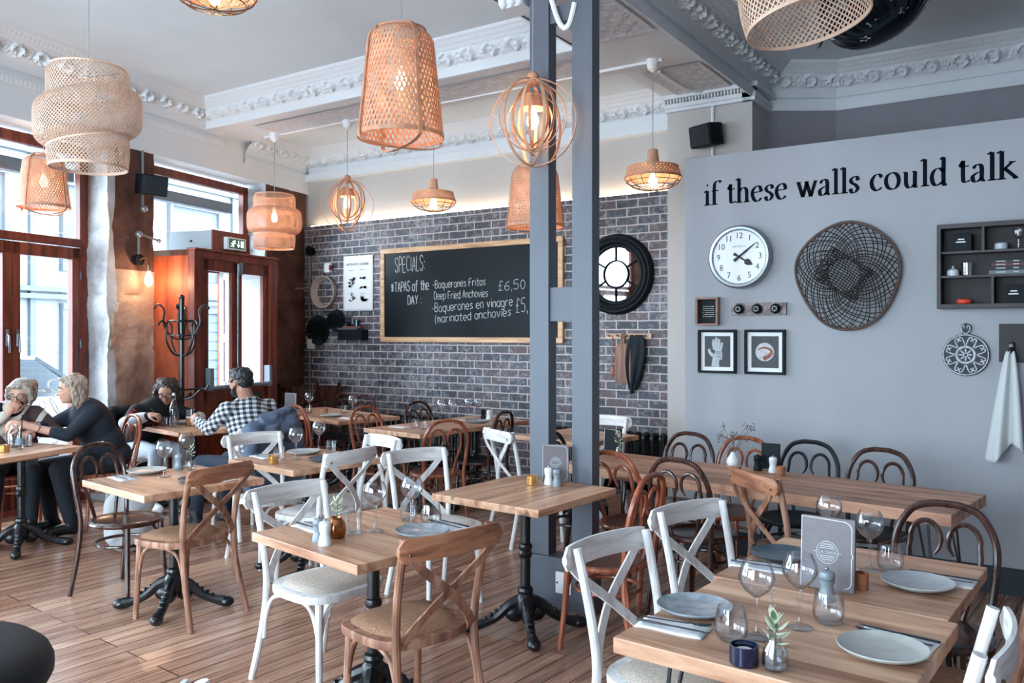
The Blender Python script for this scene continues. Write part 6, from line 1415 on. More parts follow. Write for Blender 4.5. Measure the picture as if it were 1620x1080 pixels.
def knife():
    r = thing('knife', '', 'knife', group='knives'); b = MB(); b.tube([(-.105, 0, .005), (-.03, 0, .005), (.0, 0, .005)], [1, .8, .6], 4, sec=(.010, .005), up=(0, 0, 1)); b.build('handle', M['dark_steel'], r)
    b = MB(); b.prism([(0, -.003), (.0, .005), (.02, .008), (.09, .008), (.112, .002), (.1, -.003)], .004, .006); b.build('blade', M['dark_steel'], r); return r
def setting(x, y, deg, where, cut=True, sx=1):
    rz = radians(deg); place('nap', napkin, (x, y, Z), rz, 'folded white napkin ' + where)
    if cut:
        R = MT.Rotation(rz, 3, 'Z')
        p = V((x, y, Z + .008)) + R @ V((.0, .018, 0)); place('fork', fork, p, rz + .05 * sx, 'steel fork on the napkin ' + where)
        p = V((x, y, Z + .008)) + R @ V((.0, -.024, 0)); place('knife', knife, p, rz - .02, 'steel knife on the napkin ' + where)
setting(-.948, 2.262, 2, 'at the near left of the set right table'); setting(-.93, 3.03, 0, 'at the far left of the set right table'); setting(-.395, 2.515, 172, 'at the near right of the set right table'); setting(-.36, 3.21, 175, 'at the far right of the set right table')
setting(-2.27, 2.90, 170, 'at the right of the centre front table'); setting(-2.74, 2.55, -10, 'behind the mills of the centre front table')
setting(-4.60, 2.80, -8, 'at the left of the left table'); setting(-4.10, 3.12, 172, 'at the right of the left table'); setting(-4.60, 3.82, -10, 'at the left of the middle table'); setting(-4.06, 4.10, 174, 'at the right of the middle table')
setting(-5.98, 6.02, 0, 'at the right end of the back left table', False); setting(-5.03, 5.72, -6, 'at the near left of the table under the chalkboard', False); setting(-4.98, 6.48, 0, 'at the far left of the table under the chalkboard', False)

# vases and plants
v1 = thing('bud_vase', 'clear glass bud vase with variegated sprig at the near edge of the set table', 'vase', (-.618, 2.127, Z))
b = MB(); b.shell([(.001, 0), (.026, 0), (.032, .008), (.0335, .03), (.03, .05), (.016, .072), (.0145, .085), (.017, .09), (.016, .09), (.013, .084), (.0145, .072), (.028, .05), (.031, .03), (.03, .01), (.001, .006)], 24); b.build('glass', M['glass'], v1, 60)
b = MB(); b.lathe([(.001, .006), (.029, .008), (.0305, .03), (.029, .042), (.001, .042)], 20); b.build('water', M['water'], v1, 60)
def sprig(parent, base, n, h, spread, Lf, seed, m1=None, edge=True):
    rn = random.Random(seed); a = MB(); e = MB(); s = MB(); s.tube(spline([base, (base[0], base[1], base[2] + h * .5), (base[0] + .006, base[1], base[2] + h)], 4), .0018, 6); s.build('stem', M['leaf'], parent)
    for k in range(n):
        g = k * 2.4 + rn.uniform(-.3, .3); el = .25 + .9 * k / n; L = Lf * rn.uniform(.8, 1.15); z = base[2] + h * (.45 + .6 * k / n); d = V((cos(g) * cos(el), sin(g) * cos(el), sin(el))); w = V((-sin(g), cos(g), 0)); up = d.cross(w) * -1
        c = V((base[0], base[1], z)) + d * spread
        for q, wd, off, mbx in ((1.0, .26, 0, e), (.82, .17, .0012, a)):
            pts = [c + up * off, c + d * L * .3 * q + w * L * wd + up * (off + .002), c + d * L * .7 * q + w * L * wd * .85 + up * (off + .002), c + d * L * q + up * off, c + d * L * .7 * q - w * L * wd * .85 + up * (off + .002), c + d * L * .3 * q - w * L * wd + up * (off + .002), c + d * L * .5 * q + up * (off - .002)]
            b0 = pts[6]; mbx.add(pts, [(0, 1, 6), (1, 2, 6), (2, 3, 6), (3, 4, 6), (4, 5, 6), (5, 0, 6)])
    a.build('leaves', m1 or M['leaf'], parent, 80)
    if edge: e.build('leaf_edges', M['leaf_pale'], parent, 80)
sprig(v1, (0, 0, .02), 16, .10, .004, .038, 3)
bc = MB(); rn = random.Random(1)
for k in range(16): bc.ball((-.63 + .002 * k * (-1) ** k * .3, 2.142, Z + .10 + k * .0072), .0048, 8, 6)
bc.tube([(-.63, 2.142, Z + .09), (-.63, 2.142, Z + .215)], .001, 4)
v2 = thing('bud_vase', 'round copper bud vase with pale flower on the centre front table', 'vase', (-2.534, 2.485, Z))
b = MB(); b.shell([(.001, 0), (.028, 0), (.036, .012), (.039, .04), (.034, .062), (.022, .078), (.024, .086), (.02, .084), (.018, .076), (.03, .06), (.034, .04), (.03, .012), (.001, .006)], 24); b.build('body', M['copper'], v2); sprig(v2, (0, 0, .06), 16, .085, .004, .032, 8, M['leaf_pale'], True)
v3 = thing('bud_vase', 'small white vase with dried flower sprigs on the long table', 'vase', (-1.80, 5.27, Z))
b = MB(); b.shell([(.001, 0), (.035, 0), (.042, .015), (.038, .04), (.016, .07), (.013, .085), (.010, .085), (.012, .07), (.03, .04), (.035, .015), (.001, .006)], 22); b.build('body', M['white'], v3)
b = MB(); rn = random.Random(6)
for k in range(16):
    g = rn.uniform(0, 6.3); q = rn.uniform(.05, .14); tip = V((cos(g) * q, sin(g) * q, .16 + rn.uniform(0, .1))); b.tube([(0, 0, .07), tip * .6 + V((0, 0, .04)), tip], .0012, 4)
    for j in range(6): b.ball(tip + V((rn.uniform(-.02, .02), rn.uniform(-.02, .02), rn.uniform(-.03, .02))), .0045, 6, 4)
b.build('dried_sprigs', mat('dried_flower', '#6a625d', .9), v3)
v4 = thing('bud_vase', 'small glass vase with green sprig at the left end of the long table', 'vase', (-2.56, 5.15, Z))
b = MB(); b.shell([(.001, 0), (.028, 0), (.032, .03), (.014, .07), (.016, .08), (.013, .08), (.012, .07), (.029, .03), (.001, .006)], 18); b.build('glass', M['glass'], v4, 60); sprig(v4, (0, 0, .05), 10, .10, .004, .04, 5)
v5 = thing('bud_vase', 'small vase with a yellowish sprig on the left table', 'vase', (-4.55, 3.22, Z))
b = MB(); b.shell([(.001, 0), (.026, 0), (.032, .03), (.016, .06), (.014, .06), (.028, .03), (.001, .006)], 18); b.build('glass', M['glass'], v5, 60); sprig(v5, (0, 0, .04), 12, .10, .004, .03, 15, M['leaf_pale'], False)
tag(bc.build('bead_string', M['glass']), 'string of clear glass beads hanging over the sprig on the set table', 'beads')
# drinks on the occupied tables
wb = thing('water_bottle', 'clear swing-top water bottle on the couple\'s table', 'bottle', (-6.763, 4.602, Z))
b = MB(); b.shell([(.001, 0), (.04, 0), (.043, .006), (.043, .15), (.036, .185), (.018, .225), (.0145, .27), (.018, .275), (.018, .29), (.012, .29)], 24); b.build('glass', M['glass'], wb, 60)
b = MB(); b.lathe([(.001, .006), (.0405, .008), (.0405, .12), (.001, .12)], 20); b.build('water', M['water'], wb, 60)
b = MB(); b.lathe([(.001, .285), (.012, .285), (.013, .3), (.001, .308)], 14); b.build('stopper', M['white'], wb); b = MB(); b.tube([(.02, 0, .26), (.024, 0, .285), (.0, 0, .31), (-.024, 0, .285), (-.02, 0, .26)], .002, 5); b.build('wire_clip', M['steel'], wb)
bg = thing('beer_glass', 'half-full glass of amber beer beside the water bottle', 'beer glass', (-6.69, 4.72, Z))
b = MB(); b.shell([(.001, 0), (.032, 0), (.034, .01), (.043, .15), (.0415, .15), (.032, .014), (.001, .012)], 22); b.build('glass', M['glass'], bg, 60)
b = MB(); b.lathe([(.001, .013), (.031, .015), (.036, .075), (.001, .075)], 20); b.build('beer', mat('amber_beer', '#a4612a', .2), bg); b = MB(); b.lathe([(.001, .0755), (.036, .0755), (.037, .088), (.001, .09)], 20); b.build('foam', mat('beer_foam', '#e2dccf', .8), bg)
b = MB(); rn = random.Random(12)
for k in range(14): b.ball((-6.62 + rn.uniform(-.05, .05), 4.95 + rn.uniform(-.05, .05), Z + .02 + rn.uniform(0, .02)), (rn.uniform(.012, .024), rn.uniform(.012, .02), rn.uniform(.01, .018)), 8, 6)
tag(b.build('food', mat('browned_food', '#7d4a33', .7, nscale=60, namt=.4)), 'browned food heaped on the plate before the man', 'food', kind='stuff')
jr = thing('water_jar', 'square clear water jar on the window table', 'jar', (-6.555, 3.12, Z)); b = MB(); b.shell([(.001, 0), (.045, 0), (.05, .01), (.05, .11), (.03, .14), (.032, .165), (.028, .165), (.027, .14), (.046, .11), (.046, .012), (.001, .01)], 20); b.build('glass', M['glass'], jr, 60)
b = MB(); b.lathe([(.001, .011), (.045, .012), (.045, .09), (.001, .09)], 18); b.build('water', M['water'], jr, 60)
sb = thing('small_bottle', 'small clear bottle with pale label and dark straw on the window table', 'bottle', (-6.41, 3.10, Z)); b = MB(); b.shell([(.001, 0), (.026, 0), (.028, .008), (.028, .09), (.012, .13), (.012, .17), (.010, .17)], 18); b.build('glass', M['glass'], sb, 60)
b = MB(); b.shell([(.0285, .03), (.0285, .08)], 20); b.build('label', mat('grey_label', '#6d7a84', .6), sb); b = MB(); b.tube([(0, 0, .02), (.004, .01, .25)], .0035, 6); b.build('straw', M['black'], sb)
# pale bag on the floor, dark handbag under the window table
b = MB()
for c, r_ in [((0, 0, .18), (.12, .19, .18)), ((.02, .05, .36), (.08, .14, .12)), ((-.02, -.08, .33), (.07, .1, .14)), ((.0, .1, .1), (.11, .12, .1))]: b.ball(c, r_, 16, 10)
b = remesh(b, .015, 5)
b.v = [p + V((.012 * noise.noise(p * 14), .012 * noise.noise(p * 14 + V((5, 0, 0))), 0)) for p in b.v]
bagt = thing('bag', 'pale grey cloth bag slumped on the floor behind the dark bentwood chair', 'bag', (-5.72, 3.53, 0)); b.build('body', mat('pale_canvas', '#a9aeb0', .9, nscale=12, namt=.08, bump=.2, bscale=200), bagt, 60)
b = MB(); b.tube(spline([(.03, -.06, .42), (.04, -.02, .56), (.04, .06, .56), (.03, .1, .44)], 5), 1, 4, sec=(.03, .006)); b.build('strap', mat('pale_canvas', ''), bagt)
# ------------------------------------------------------------------ people
def hand(mb, w, d, pn, curl=.5, side=1, k=1.0):
    d = V(d).normalized(); pn = V(pn); pn = (pn - d * pn.dot(d)).normalized(); s = d.cross(pn) * side
    R = MT((s, pn, d)).transposed()
    mb.ball(w + d * .045 * k, (.041 * k, .0165 * k, .052 * k), 14, 10, R=R); mb.cap(w - d * .02, w + d * .03, .027 * k, .029 * k)
    for i, L in enumerate((.070, .079, .074, .058)):
        o = w + (d * (.082 - .006 * abs(i - 1.4)) + s * (1.5 - i) * .0215) * k; spread = s * (1.5 - i) * .10
        a = curl * (1 + .12 * i); d1 = ((d + spread) * cos(a) + pn * sin(a)).normalized(); d2 = ((d + spread) * cos(a * 2.1) + pn * sin(a * 2.1)).normalized(); d3 = (d * cos(a * 2.9) + pn * sin(a * 2.9)).normalized()
        p1 = o + d1 * L * .45 * k; p2 = p1 + d2 * L * .32 * k; p3 = p2 + d3 * L * .23 * k
        mb.cap(o - d * .03 * k, o, .0105 * k, .0098 * k, 8); mb.cap(o, p1, .0098 * k, .0090 * k, 8); mb.cap(p1, p2, .0090 * k, .0082 * k, 8); mb.cap(p2, p3, .0082 * k, .0070 * k, 8)
    t0 = w + (d * .022 + s * .030) * k; t1 = t0 + (d * .6 + s * .62 + pn * .45).normalized() * .036 * k; t2 = t1 + (d * .85 + s * .15 + pn * .55).normalized() * .032 * k; t3 = t2 + (d * .9 - s * .1 + pn * .4).normalized() * .024 * k
    mb.cap(t0, t1, .0145 * k, .0115 * k, 8); mb.cap(t1, t2, .0115 * k, .0098 * k, 8); mb.cap(t2, t3, .0098 * k, .0078 * k, 8)
def ell(mb, c, r, R=None): mb.ball(c, r, 18, 12, R=R)
def person(label, hip, yaw, lean, sh_z, headc, hyaw, hpitch, arms, legs, skin, top_m, trouser_m, shoe_m, sleeve=.9, bulk=1.0, female=True, hroll=0):
    f = V((cos(radians(yaw)), sin(radians(yaw)), 0)); l = V((-f.y, f.x, 0)); up = V((0, 0, 1)); hp = V((hip[0], hip[1], .57))
    nb = V((hip[0], hip[1], 0)) + f * lean + up * (sh_z + .03); headc = V(headc)
    HR = MT.Rotation(radians(hyaw), 3, 'Z') @ MT.Rotation(radians(hpitch), 3, 'Y') @ MT.Rotation(radians(hroll), 3, 'X')
    H = lambda x, y, z: headc + HR @ V((x, y, z))
    shw = .165 if female else .195; sh = {s: nb + l * s * shw - up * .035 for s in (1, -1)}
    chest = hp.lerp(nb, .68) + f * .012; TR = (nb - hp).to_track_quat('Z', 'Y').to_matrix()
    ax = l.cross((nb - hp).normalized()); BR = MT((ax, l, (nb - hp).normalized())).transposed()
    b = MB()
    # head: skull, jaw, cheeks, nose, brow, lips, ears, neck
    ell(b, H(-.012, 0, .025), (.094, .075, .088), HR); ell(b, H(.022, 0, -.02), (.064, .062, .085), HR); ell(b, H(.034, 0, -.072), (.046, .044, .036), HR); ell(b, H(.058, 0, -.088), (.022, .022, .018), HR)
    for s in (1, -1):
        ell(b, H(.052, s * .034, -.02), (.026, .022, .024), HR); b.cap(H(.072, s * .012, .022), H(.064, s * .045, .02), .010, .008, 8); ell(b, H(-.01, s * .077, -.005), (.017, .009, .03), HR)
    b.cap(H(.080, 0, .012), H(.098, 0, -.026), .0085, .012, 10); ell(b, H(.089, .011, -.03), (.009, .007, .007), HR); ell(b, H(.089, -.011, -.03), (.009, .007, .007), HR)
    ell(b, H(.078, 0, -.053), (.009, .023, .0065), HR); ell(b, H(.076, 0, -.065), (.009, .02, .007), HR)
    b.cap(nb - up * .02, H(-.022, 0, -.05), .056 if female else .064, .050 if female else .058)
    ell(b, chest, (.10 * bulk, .15, .2), BR); ell(b, hp + up * .02, (.11, .155, .11), BR); b.cap(hp, nb - up * .06, .12, .09); b.cap(sh[1], sh[-1], .05, .05)
    cl = MB(); ell(cl, chest, (.128 * bulk, .175 * bulk, .225), BR); ell(cl, hp.lerp(nb, .3), (.135 * bulk, .178 * bulk, .17), BR); ell(cl, hp + up * .01, (.14 * bulk, .185 * bulk, .10), BR); cl.cap(sh[1] - l * .04, sh[-1] + l * .04, .066, .066); cl.cap(nb - up * .05, nb + up * .012, .075, .066)
    if female: 
        for s in (1, -1): ell(cl, chest + BR @ V((.085 * bulk, s * .075, .02)), (.07, .075, .07), BR)
    for s, (el, wr, hd, pn, curl) in arms.items():
        el, wr = V(el), V(wr); b.cap(sh[s], el, .045, .036); b.cap(el, wr, .037, .025); hand(b, wr, hd, pn, curl, s)
        cl.cap(sh[s], el, .066 * (.6 + .4 * bulk), .053); e2 = el.lerp(wr, sleeve); cl.cap(el, e2, .053, .044 if sleeve > .6 else .048)
        if sleeve > .6: cl.cap(e2 - (wr - el).normalized() * .03, e2, .043, .04)
    shoes = []; tr = MB(); ell(tr, hp - up * .02, (.15, .18, .11), MT.Rotation(radians(yaw), 3, 'Z')); shoe = MB()
    for s, (kn, an) in legs.items():
        kn, an = V(kn), V(an); h0 = hp + l * s * .09 - up * .03
        b.cap(h0, kn, .075, .05); b.cap(kn, an, .05, .036); b.cap(an, an + f * .12 - up * .05, .034, .026)
        tr.cap(h0, kn, .092, .068); tr.cap(kn, an + up * .02, .068, .052)
        shoe = MB(); shoes.append(shoe); shoe.cap(an + up * .05, an - up * .045 - f * .02, .054, .05); shoe.cap(an - up * .035 - f * .03, an - up * .05 + f * .155, .052, .040)
    loc = V((hip[0], hip[1], 0)); 
    def fin(mb, vox, name, m, par=None, it=6):
        r = remesh(mb, vox, it); hz = .009 if name in ('hair', 'beard') else 0; r.v = [p - loc + (V((noise.noise(p * 48), noise.noise(p * 48 + V((9, 0, 0))), noise.noise(p * 30 + V((0, 9, 0))))) * hz if hz else V()) for p in r.v]; return r.build(name, m, par, 80)
    body = fin(b, .0062, 'person', skin, None, 3); body.location = loc; tag(body, label, 'person')
    c = fin(cl, .012, 'top', top_m, body, 7); t = fin(tr, .013, 'trousers', trouser_m, body, 5); [fin(q_, .011, 'shoe', shoe_m, body, 4) for q_ in shoes]
    def child(mb, name, m, sm=50):
        mb.v = [p - loc for p in mb.v]; return mb.build(name, m, body, sm)
    for s in (1, -1):
        e = MB(); ell(e, H(.074, s * .031, .004), (.011, .014, .0085), HR); eb = child(e, 'eye', mat('eye_white', '#d8d6d2', .3))
        e = MB(); ell(e, H(.0835, s * .031, .003), (.003, .006, .006), HR); e.v = [p - loc for p in e.v]; e.build('iris', M['black'], eb)
        e = MB(); e.tube([H(.079, s * .014, .026), H(.081, s * .032, .031), H(.070, s * .052, .025)], .0035, 5); child(e, 'eyebrow', mat('brow_brown', '#4d3d36', .8))
    e = MB(); ell(e, H(.083, 0, -.0535), (.007, .02, .0045), HR); ell(e, H(.081, 0, -.063), (.007, .018, .005), HR); child(e, 'lips', mat('lip_pink', '#a5645c', .5))
    return body, H, HR, child, fin, sh, chest, BR, f, l
def glasses(child, H, c='#0c1013', r=.022):
    g = MB()
    for s in (1, -1):
        g.tube([H(.097, s * .033 + 1.2 * r * cos(a), .004 + .8 * r * sin(a)) for a in [2 * pi * i / 18 for i in range(18)]], .0028, 6, True); g.tube([H(.094, s * (.033 + 1.2 * r), .008), H(.0, s * .083, .012), H(-.02, s * .084, .0)], .0024, 5)
    g.tube([H(.098, -.007, .008), H(.101, 0, .01), H(.098, .007, .008)], .0026, 5); child(g, 'glasses', mat('black_spectacle_frame', c, .3))
def strands(mb, H, HR, n, seed, y0, z_end, back=.0, r=.016, front=-.02, out=.09, wav=.012):
    rn = random.Random(seed)
    for i in range(n):
        for s in (1, -1):
            q = i / (n - 1); x0 = front - (.10 + front + .0) * q if n > 1 else 0; yy = out * (1 - .35 * q ** 2)
            pts = [H(x0 * .6, s * .02, .105), H(x0, s * .07, .07), H(x0 - .004, s * yy, .0), H(x0 + rn.uniform(-wav, wav), s * (yy + rn.uniform(-.4, 1) * wav), z_end * .5), H(x0 + rn.uniform(-wav, wav) + back, s * (yy - .008 + rn.uniform(-1, 1) * wav), z_end + rn.uniform(-.015, .015))]
            P = spline(pts, 4); m = len(P); mb.tube(P, [r * (.75 + .5 * sin(pi * j / (m - 1))) * (1 if j < m * .75 else (m - j) / (m * .25) * .8 + .2) for j in range(m)], 7)
def hair_mat(name, a, b, c):
    nt = NT(name); tc = nt.add('ShaderNodeTexCoord'); mp = nt.add('ShaderNodeMapping', _Scale=(90, 90, 9)); nt.link(tc, 'Object', mp, 0); nz = nt.add('ShaderNodeTexNoise', _Scale=1.0, _Detail=4.0); nt.link(mp, 0, nz, 0)
    r = ramp(nt, nz, 'Fac', [(.3, col(a)), (.5, col(b)), (.7, col(c))]); p = nt.add('ShaderNodeBsdfPrincipled', _Roughness=.45); nt.link(r, 0, p, 0); bp = nt.add('ShaderNodeBump', _Strength=.5, _Distance=.004); nt.link(nz, 'Fac', bp, 'Height'); nt.link(bp, 0, p, 'Normal'); nt.link(p, 0, nt.out, 0); return nt.mat
HB = hair_mat('ash_blonde_hair', '#66574b', '#948271', '#baab99'); HGy = hair_mat('silver_blonde_hair', '#6b6259', '#8f867c', '#b3aa9f'); HD = hair_mat('dark_brown_hair', '#15110f', '#251d1a', '#46362f'); HK = hair_mat('black_hair', '#0c0e11', '#14171b', '#22262b')
dark_trousers = mat('black_trousers', '#151d27', .85, nscale=40, namt=.15); boots = mat('black_boots', '#0d1217', .4)

# --- woman with black glasses by the window
def sweater_mat():
    nt = NT('brown_cream_knit'); tc = nt.add('ShaderNodeTexCoord'); rot = nt.add('ShaderNodeMapping', _Rotation=(0, 0, radians(38))); nt.link(tc, 'Object', rot, 0); sx = nt.add('ShaderNodeSeparateXYZ'); nt.link(rot, 0, sx, 0)
    ab = nt.add('ShaderNodeMath', operation='ABSOLUTE'); nt.link(sx, 'Y', ab, 0); zz = nt.add('ShaderNodeMath', operation='MULTIPLY_ADD', _1=-.55, _2=.55); nt.link(sx, 'Z', zz, 0); sm = nt.add('ShaderNodeMath', operation='ADD'); nt.link(ab, 0, sm, 0); nt.link(zz, 0, sm, 1)
    r = ramp(nt, sm, 0, [(.0, col('#c4bdb4')), (.14, col('#c4bdb4')), (.145, col('#3b2c2c')), (.255, col('#3b2c2c')), (.26, col('#b9b2aa')), (.30, col('#b9b2aa')), (.305, col('#3b2c2c')), (1, col('#3b2c2c'))])
    r.color_ramp.interpolation = 'CONSTANT'; p = nt.add('ShaderNodeBsdfPrincipled', _Roughness=.9); nt.link(r, 0, p, 0); nt.link(p, 0, nt.out, 0); return nt.mat
A = person('woman with short silver-blonde hair and black glasses, hand raised to her mouth, by the window', (-7.20, 3.42), -28, .13, .955, (-7.055, 3.415, 1.105), -52, 14,
    {-1: ((-7.10, 3.10, .80), (-6.955, 3.275, .975), (.05, .16, .25), (-.3, .3, .2), .75), 1: ((-6.80, 3.58, .80), (-6.72, 3.34, .835), (.2, -.5, -.05), (0, -.2, -1), .55)},
    {1: ((-6.72, 3.34, .52), (-6.68, 3.3, .10)), -1: ((-6.80, 3.10, .52), (-6.75, 3.05, .10))}, M['skin'], sweater_mat(), dark_trousers, boots, .85, 1.05)
body, H, HR, child, fin, sh_, chest, BR, f_, l_ = A
h = MB(); ell(h, H(-.028, 0, .042), (.098, .090, .088), HR); ell(h, H(-.06, 0, -.01), (.066, .086, .075), HR); ell(h, H(.035, .0, .085), (.05, .06, .028), HR); strands(h, H, HR, 7, 4, 0, -.075, -.005, .019, .035, .086, .005)
fin(h, .008, 'hair', HGy, body, 2); glasses(child, H)
n = MB()
for i in range(15): a = -1.9 + 3.8 * i / 14; q = chest + BR @ V((.06 + .045 * cos(a), .075 * sin(a), .19 - .06 * cos(a))); n.ball(q, .013, 8, 6)
child(n, 'necklace', M['black'])

# --- woman in dark cardigan, side on
B = person('woman with ash-blonde shoulder-length hair in a dark cardigan, seen side on', (-6.66, 3.93), -104, .17, .965, (-6.735, 3.645, 1.145), -110, 8,
    {1: ((-6.50, 3.50, .80), (-6.68, 3.245, .895), (-.25, -.75, .06), (-.6, .1, -.5), .55), -1: ((-6.88, 3.52, .83), (-6.80, 3.29, .895), (.1, -.75, .05), (.6, 0, -.5), .6)},
    {1: ((-6.60, 3.47, .53), (-6.56, 3.55, .10)), -1: ((-6.80, 3.46, .53), (-6.80, 3.52, .10))}, M['skin'], mat('dark_navy_cardigan', '#16202c', .85, nscale=25, namt=.15, bump=.15, bscale=120), dark_trousers, boots, .32, 1.22)
body, H, HR, child, fin, sh_, chest, BR, f_, l_ = B
h = MB(); ell(h, H(-.03, 0, .042), (.099, .092, .088), HR); ell(h, H(-.062, 0, -.03), (.064, .088, .10), HR); strands(h, H, HR, 8, 9, 0, -.155, -.012, .019, .0, .088, .007); ell(h, H(.03, 0, .092), (.05, .055, .02), HR)
fin(h, .008, 'hair', HB, body, 2)
w_ = MB(); w_.tube([V((-6.625, 3.325, .872)) + (V((.030, .0, 0)) * cos(a) + V((.0, .012, .030)) * sin(a)) for a in [2 * pi * i / 20 for i in range(20)]], 1, 4, True, sec=(.004, .02)); child(w_, 'wristwatch', M['steel'])

# --- woman in black lettered sweater, bent over her plate
def crew_mat():
    nt = NT('black_white_sweater'); tc = nt.add('ShaderNodeTexCoord'); sx = nt.add('ShaderNodeSeparateXYZ'); nt.link(tc, 'Object', sx, 0)
    return nt
C = person('woman with long dark hair and glasses in a black lettered sweater, bent over her plate', (-7.27, 4.60), -6, .25, .905, (-6.955, 4.655, 1.055), -42, 26,
    {-1: ((-7.03, 4.315, .80), (-6.835, 4.405, .865), (.22, .12, .02), (.15, .3, -.9), .75), 1: ((-6.85, 4.93, .80), (-6.70, 4.80, .80), (.5, -.4, 0), (0, 0, -1), .4)},
    {1: ((-6.82, 4.70, .52), (-6.85, 4.72, .10)), -1: ((-6.84, 4.48, .52), (-6.80, 4.40, .10))}, M['skin_tan'], mat('black_sweater', '#11161c', .85, nscale=40, namt=.15), mat('pale_jeans', '#a9b3be', .8, nscale=50, namt=.12), mat('white_trainers', '#c9cdd1', .6), .30, 1.02)
body, H, HR, child, fin, sh_, chest, BR, f_, l_ = C
h = MB(); ell(h, H(-.03, 0, .042), (.099, .090, .088), HR); ell(h, H(-.065, 0, -.04), (.066, .092, .12), HR); strands(h, H, HR, 8, 21, 0, -.23, .01, .021, .012, .092, .016)
fin(h, .008, 'hair', HD, body, 2); glasses(child, H, r=.024)
for s, el, wr in ((-1, V((-7.03, 4.315, .80)), V((-6.835, 4.405, .865))), (1, V((-6.85, 4.93, .80)), V((-6.70, 4.80, .80)))):
    d = (wr - el).normalized(); m_ = MB(); m_.cap(el - d * .02, el.lerp(wr, .5), .060, .058); m_.cap(el.lerp(wr, .5), wr - d * .05, .058, .046); fin(m_, .011, 'sleeve', mat('pale_sleeve', '#c3c8cc', .85, nscale=14, namt=.08), body, 5)
    m_ = MB(); m_.cap(wr - d * .06, wr - d * .02, .040, .036); fin(m_, .009, 'cuff', mat('black_sweater', ''), body, 3)
red = mat('red_lettering', '#c23a3c', .7)
m_ = MB(); vs, fs = text_geo('YORK', .085); q = chest + BR @ V((.160, .0, .045)); lm = MT((-l_ * -1, V((0, 0, 1)), f_)).transposed()
m_.add([q + (-l_ * -1) * p.x * 1.0 + BR @ V((.0, 0, 1)) * p.y - f_ * (abs(p.x) ** 2 * 1.6) for p in vs], fs)
child(m_, 'sweater_lettering', red, 0)
m_ = MB(); vs, fs = text_geo('NEW', .07); a_ = sh_[-1].lerp(V((-7.03, 4.315, .80)), .62); ex_ = (V((-7.03, 4.315, .80)) - sh_[-1]).normalized(); nn = V((.62, -.75, .2)); nn = (nn - ex_ * nn.dot(ex_)).normalized(); ey_ = nn.cross(ex_)
m_.add([a_ + nn * .066 + ex_ * p.x * .8 + ey_ * p.y - nn * (p.y ** 2 * 6) for p in vs], fs); child(m_, 'sleeve_lettering', red, 0)
fk = thing('fork', 'steel fork held in the hand of the woman in the black sweater', 'fork', (-6.80, 4.46, .86), radians(-20))
src = [c for c in USED['fork'].children]
for c in src: n_ = c.copy(); COL.objects.link(n_); n_.parent = fk
fk.rotation_euler = (0, radians(42), radians(18))
# dark coat over her chair
b = MB()
for s in (-1, 1): b.cap((-7.515, 4.645 + s * .2, .84), (-7.55, 4.645 + s * .22, .30), .05, .085)
b.cap((-7.52, 4.45, .86), (-7.52, 4.84, .86), .055, .055); ell(b, V((-7.555, 4.645, .52)), (.06, .24, .32)); ell(b, V((-7.40, 4.36, .50)), (.13, .04, .30))
r_ = remesh(b, .014, 4); r_.v = [p + V((.012 * sin(p.y * 38 + p.z * 4), .010 * sin(p.x * 40 + p.z * 6), 0)) for p in r_.v]
tag(r_.build('coat', mat('navy_coat', '#141c27', .85, nscale=20, namt=.15), None, 70), 'dark coat hanging over the chair of the woman in black', 'coat')

# --- man in checked shirt
def check_mat():
    nt = NT('gingham_shirt'); tc = nt.add('ShaderNodeTexCoord'); mp = nt.add('ShaderNodeMapping', _Rotation=(radians(8), radians(20), radians(-28))); nt.link(tc, 'Object', mp, 0); sx = nt.add('ShaderNodeSeparateXYZ'); nt.link(mp, 0, sx, 0)
    outs = []
    for ax, sc in (('Z', 52), ('X', 46)):
        m = nt.add('ShaderNodeMath', operation='MULTIPLY', _1=float(sc)); nt.link(sx, ax, m, 0); fr = nt.add('ShaderNodeMath', operation='FRACT'); 
        k = nt.add('ShaderNodeMath', operation='MULTIPLY', _1=.5); nt.link(m, 0, k, 0); nt.link(k, 0, fr, 0); g = nt.add('ShaderNodeMath', operation='GREATER_THAN', _1=.5); nt.link(fr, 0, g, 0); outs.append(g)
    ad = nt.add('ShaderNodeMath', operation='ADD'); nt.link(outs[0], 0, ad, 0); nt.link(outs[1], 0, ad, 1); dv = nt.add('ShaderNodeMath', operation='MULTIPLY', _1=.5); nt.link(ad, 0, dv, 0)
    r = ramp(nt, dv, 0, [(0, col('#d9dcdf')), (.5, col('#7e858d')), (1, col('#191f27'))]); p = nt.add('ShaderNodeBsdfPrincipled', _Roughness=.85); nt.link(r, 0, p, 0); nt.link(p, 0, nt.out, 0); return nt.mat
D = person('bearded man with short dark hair in a black and white checked shirt, back half turned', (-5.46, 4.42), 174, .05, 1.005, (-5.535, 4.365, 1.205), 190, 10,
    {1: ((-5.67, 4.17, .84), (-5.945, 4.26, .885), (-.85, .12, .25), (0, .8, -.3), .7), -1: ((-5.72, 4.66, .82), (-5.99, 4.55, .85), (-.8, -.3, .2), (.1, -.8, -.2), .7)},
    {1: ((-5.90, 4.27, .54), (-5.88, 4.2, .10)), -1: ((-5.92, 4.55, .54), (-5.95, 4.55, .10))}, M['skin_tan'], check_mat(), M['denim'], boots, .9, 1.08, False)
body, H, HR, child, fin, sh_, chest, BR, f_, l_ = D
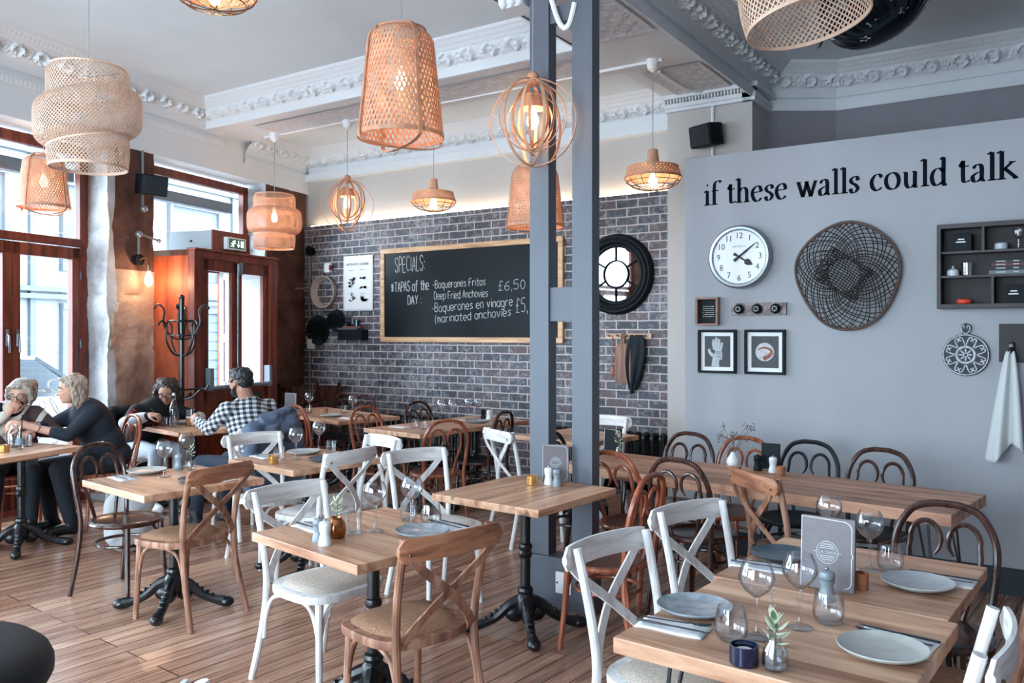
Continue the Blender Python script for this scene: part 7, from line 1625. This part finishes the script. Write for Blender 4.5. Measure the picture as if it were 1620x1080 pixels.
h = MB(); ell(h, H(-.024, 0, .046), (.094, .083, .080), HR); ell(h, H(-.055, 0, -.005), (.054, .074, .055), HR); ell(h, H(.03, 0, .098), (.055, .055, .026), HR)
for s in (1, -1): ell(h, H(.0, s * .068, .03), (.035, .016, .035), HR)
fin(h, .008, 'hair', HK, body, 2)
h = MB(); ell(h, H(.046, 0, -.088), (.042, .048, .030), HR); ell(h, H(.074, 0, -.044), (.012, .028, .006), HR)
for s in (1, -1): h.cap(H(.0, s * .069, -.02), H(.036, s * .052, -.075), .012, .022, 8)
fin(h, .007, 'beard', HK, body, 2); glasses(child, H)
b = MB(); nb = sh_[1].lerp(sh_[-1], .5) + V((0, 0, .05)); b.tube([nb + V((.072 * cos(a), .075 * sin(a), .012 + .008 * cos(a))) for a in [2 * pi * i / 24 for i in range(24)]], 1, 4, True, sec=(.012, .045)); child(b, 'collar', check_mat() if 'gingham_shirt' not in MATS else MATS['gingham_shirt'])
# grey jacket on his chair: shoulders over the rail, hood pushed up, sleeves hanging
b = MB(); cx, cy = -5.17, 4.37
b.box((cx + .045, cy, .62), (.075, .40, .50)); b.cap((cx + .01, cy - .19, .87), (cx + .01, cy + .19, .87), .062, .062); b.cap((cx + .04, cy - .10, .93), (cx + .05, cy + .13, .96), .055, .07); b.cap((cx + .09, cy - .06, .84), (cx + .08, cy + .15, .86), .06, .07)
for s in (-1, 1): b.cap((cx + .03, cy + s * .21, .86), (cx + .06, cy + s * .235, .62), .062, .055); b.cap((cx + .06, cy + s * .235, .62), (cx + .02, cy + s * .225, .40), .055, .05)
r_ = remesh(b, .011, 5)
r_.v = [p + V((1, .35, .2)) * (.020 * noise.fractal(V((p.x * 9, p.y * 9, p.z * 15)), 1, 2, 4) + .007 * sin(p.z * 62 + 5 * noise.noise(p * 6))) for p in r_.v]
tag(r_.build('jacket', mat('slate_blue_jacket', '#4d5b70', .7, nscale=14, namt=.15), None, 70), 'slate blue padded jacket hung over the chair of the man in the checked shirt', 'jacket')
